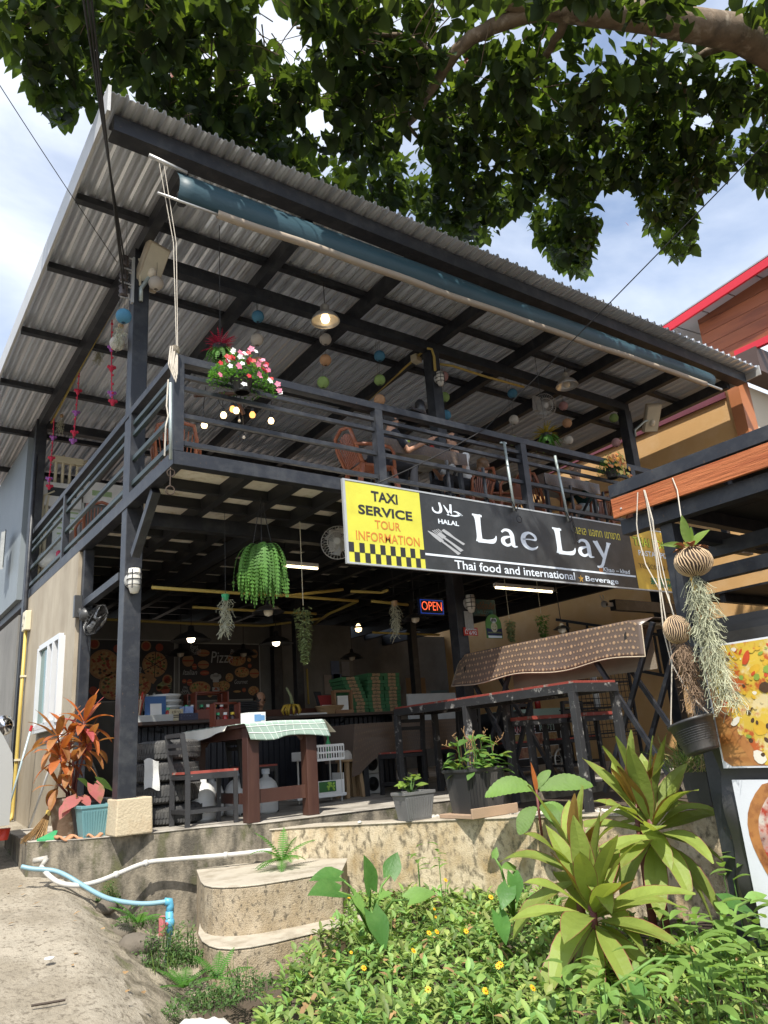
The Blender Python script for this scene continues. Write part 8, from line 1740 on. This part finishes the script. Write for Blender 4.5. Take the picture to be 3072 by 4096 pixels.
# ------------------------------------------------------------------ pipes on the terrace front
PVC = mat('white_pvc', (.50, .485, .45), .5, 0, .12, 4, .05, 20); BLU = mat('pale_blue_pvc', (.20, .34, .40), .45, 0, .16, 4, .05, 20)
def smooth(pts, m=5):
    pts = [V(p) for p in pts]; o = []
    for i in range(len(pts) - 1):
        p0, p1, p2, p3 = pts[max(i - 1, 0)], pts[i], pts[i + 1], pts[min(i + 2, len(pts) - 1)]
        for k in range(m): t = k / m; o.append(.5 * (2 * p1 + (p2 - p0) * t + (2 * p0 - 5 * p1 + 4 * p2 - p3) * t * t + (3 * p1 - p0 - 3 * p2 + p3) * t ** 3))
    return o + [pts[-1]]
wp = thing('white_pipe', 'bent white drain pipe along the terrace front', 'pipe', (-.7, 0, -.2)); b = MB(); b.tube(smooth([(-0.696,0.1,-0.185), (-0.651,-0.05,-0.258), (-0.573,-0.15,-0.318), (-0.435,-0.22,-0.349), (-0.278,-0.22,-0.342), (-0.119,-0.22,-0.308), (0.153,-0.22,-0.249), (0.41,-0.3,-0.248), (0.817,-0.52,-0.252), (1.227,-0.68,-0.252)]), .022, 10); b.build('tube', PVC, wp, True)
for a, c in (((-0.134,-0.22,-0.312), (-0.101,-0.22,-0.306)), ((0.138,-0.22,-0.253), (0.169,-0.22,-0.249)), ((0.8,-0.52,-0.251), (0.833,-0.53,-0.252))): b = MB(); b.tube([a, c], .031, 10); b.build('collar', PVC, wp, True)
b = MB(); b.tube([(-0.738,0.2,-0.139), (-0.643,0.12,-0.124)], .026, 9); b.tube([(-0.643,0.12,-0.124), (-0.69,0.1,-0.18)], .022, 9); b.build('elbow', mat('old_grey_pvc', (.36, .34, .30), .6), wp, True)
bpz = thing('water_pipe', 'pale blue water pipe ending in a standing tap with pink handle', 'pipe', (.15, -.9, -.9)); YT = -.95
b = MB(); b.tube(smooth([(-0.86,0.1,-0.161), (-0.772,0.05,-0.188), (-0.619,-0.02,-0.218), (-0.527,-0.12,-0.264), (-0.414,-0.25,-0.35), (-0.324,-0.45,-0.419), (-0.253,-0.6,-0.454), (-0.13,-0.75,-0.484), (-0.021,-0.85,-0.495), (0.103,-0.95,-0.488)]), .020, 10); b.build('tube', BLU, bpz, True)
b = MB(); b.tube([(0.079,-0.95,-0.486), (0.12,-0.95,-0.491), (0.124,-0.95,-0.527), (0.124,-0.95,-0.577)], .032, 10); b.build('elbow', mat('blue_pvc_fitting', (.10, .36, .52), .4), bpz, True)
b = MB(); b.tube([(0.124,-0.95,-0.552), (0.118,-0.95,-0.726), (0.095,-0.95,-1.081)], .022, 10); b.build('riser', BLU, bpz, True)
b = MB(); c = V((0.12,-0.95,-0.654)); b.ball(c, .045, 14, 10, 1.1); b.tube([c - V((0, 0, .09)), c + V((0, 0, .09))], .034, 10); b.build('valve', MATS['blue_pvc_fitting'], bpz, True)
b = MB(); b.tube([c, c + V((-.05, -.04, 0))], .018, 8); b.obox(c + V((-.085, -.06, .0)), .035, .05, .15, .5); b.build('handle', mat('pink_handle', (.50, .16, .17), .5), bpz, bevel=.008)
tag(MB().tube([(-1.334,-2.874,-0.55), (-1.248,-2.902,-0.55), (-1.172,-2.921,-0.55)], .007, 5).build('twig', mat('dark_twig', (.05, .035, .025), .8), None, loc=(-1.239,-2.861,-0.56)), 'thin dark twig lying on the concrete driveway', 'twig')
tag(MB().lathe([(.03, 0), (.03, .006)], (-1.103,-2.196,-0.48), n=14).build('bottle_lid', WHITEP, None, loc=(-1.103,-2.196,-0.48)), 'small white disc lying on the concrete driveway', 'lid')
STN = mat('dark_rough_stone', (.13, .11, .085), .9, 0, .35, 6, .6, 25)
for k, (c, r) in enumerate((((-0.218,-0.292,-0.556), .10), ((-0.346,-1.455,-0.673), .13), ((-0.276,-1.509,-0.668), .11), ((-0.281,-0.992,-0.647), .10), ((-0.311,-1.583,-0.748), .07), ((-0.247,-0.25,-0.609), .07))):
    b = MB(); b.ball(c, r, 12, 8, .7); b.v = [tuple(V(p) + (V(p) - V(c)) * .35 * MN.noise(V(p) * 9 + V((k, 0, 0)))) for p in b.v]; tag(b.build('stone', STN, None, True, loc=c), ('dark stone under the crossing of the pipes', 'largest broken stone of the bank left of the tap', 'broken stone touching the tap weeds', 'stone at the top of the broken bank', 'small stone at the foot of the bank', 'small stone beside the pipe crossing')[k], 'stone')
tag(MB().ball((1.705,-1.531,-0.026), .022, 8, 6, .7).build('pebble', PLASTER, None, True, loc=(1.705,-1.531,-0.026)), 'single white pebble on top of the garden wall', 'stone')

# ------------------------------------------------------------------ parked van at the far left edge
VW = mat('silver_van_paint', (.42, .42, .40), .3, .3, .04, 3, 0); CHR = mat('mirror_chrome', (.7, .7, .7), .1, 1, .02, 3, 0)
vx = V((-0.845,1.2,0.508)); X1 = vx.x
vn = thing('van', 'silver parked van just entering the left edge with its chrome wing mirror', 'van', (X1 - .9, 3, -.3)); z0 = -.12
b = MB(); sec = [(0, .28), (0, .75), (-.02, .95), (-.12, 1.35), (-.24, 1.72), (-1.5, 1.76), (-1.62, 1.35), (-1.72, .95), (-1.74, .28)]; ysv = (0.95, 1.15, 1.6, 4.8, 5.0); sc2 = (.45, .55, 1, 1, .98)
vs = [(X1 - .02 + x * (.97 if i in (0, 4) else 1), y, z0 + .02 + (z if z < .9 else .9 + (z - .9) * sc2[i])) for i, y in enumerate(ysv) for x, z in sec]; m = len(sec)
b.add(vs, [(i * m + k, i * m + (k + 1) % m, (i + 1) * m + (k + 1) % m, (i + 1) * m + k) for i in range(4) for k in range(m)] + [tuple(range(m)), tuple(range(4 * m, 5 * m))]); b.build('body', VW, vn, bevel=.03)
for y in (1.75, 4.1):
    t = MB(); t.lathe([(.2, -.1), (.31, -.1), (.33, 0), (.31, .1), (.2, .1)], (X1 - .14, y, z0 + .28), (1, 0, 0), 24); w = t.build('wheel', RUB, vn, True); t = MB(); t.lathe([(.2, 0), (.05, .02), (.001, .02)], (X1 - .04, y, z0 + .28), (1, 0, 0), 20, caps=False); t.build('rim', ALU, w, True)
b = MB(); c = V((-0.862,1.55,1.144)); b.lathe([(.001, -.09), (.08, -.06), (.11, 0), (.08, .06), (.001, .08)], c, (0, 1, .1), 16, caps=False); mr = b.build('wing_mirror', CHR, vn, True); b = MB(); b.tube([c, (X1 - .08, 1.7, c.z - .06)], .03, 7); b.build('arm', VW, mr, True)
b = MB(); b.box(X1 - .01, X1 + .005, 1.0, 1.12, z0 + .55, z0 + .72); b.build('headlight', mat('headlight_lens', (.55, .5, .38), .1), vn, bevel=.01)
b = MB(); b.plate([(X1 - .10, 1.75, z0 + 1.05), (X1 - .10, 3.0, z0 + 1.05), (X1 - .2, 3.0, z0 + 1.6), (X1 - .2, 1.95, z0 + 1.6)], (.012, 0, 0)); b.build('side_window', mat('dark_window_glass', (.015, .02, .022)), vn)
b = MB(); b.lathe([(.05, 0), (.07, .11), (.001, .10)], (-0.845,1.2,-0.001), n=14, caps=False); tag(b.build('bucket', mat('red_plastic', (.5, .04, .02), .4), None, True, loc=(-0.86,1,0.043)), 'red plastic bucket on the ground at the far left', 'bucket')
b = MB(); c = V((0.35,5.253,3.998)); b.ball(c, .30, 18, 10, .6); t = tag(b.build('plastic_sack', mat('white_sack', (.6, .62, .61), .5, 0, .1, 5, .3, 12), None, True, loc=c), 'white plastic sack bundle behind the side railing upstairs', 'sack')
tag(MB().obox(V((0.4,5.936,4.348)), .2, .25, .36, .3, .2).build('red_bag', mat('crimson_fabric', (.42, .015, .06), .6, 0, .15, 6, .2, 10), None, loc=(0.4,5.936,4.348), bevel=.05), 'crimson fabric bag behind the side railing upstairs', 'bag')
tag(MB().obox(V((0.3,4.333,3.868)), .3, .1, .09, .2).build('red_clip_rack', mat('crimson_fabric', (.42, .015, .06)), None, loc=(0.3,4.333,3.868), bevel=.02), 'small crimson plastic piece on the white sack upstairs', 'plastic')
b = MB(); c = V((0.5,5.963,4.395)); b.obox(c, .2, .2, .2, .1); tag(b.build('blue_bin', mat('blue_plastic', (.02, .09, .45), .4), None, loc=c, bevel=.02), 'blue plastic tub behind the crimson bag upstairs', 'tub')
b = MB(); c = V((-0.3,6.589,4.481)); b.grid(lambda u, v: (c.x + .03 * math.sin(u * 9), c.y + .5 * u - .25, c.z + .3 - .7 * v), 10, 10); tag(b.build('hanging_laundry', mat('grey_cloth', (.34, .35, .34), .9, 0, .3, 8, .3, 10), None, True, loc=c), 'crumpled pale cloth hanging on the far left wall', 'cloth')
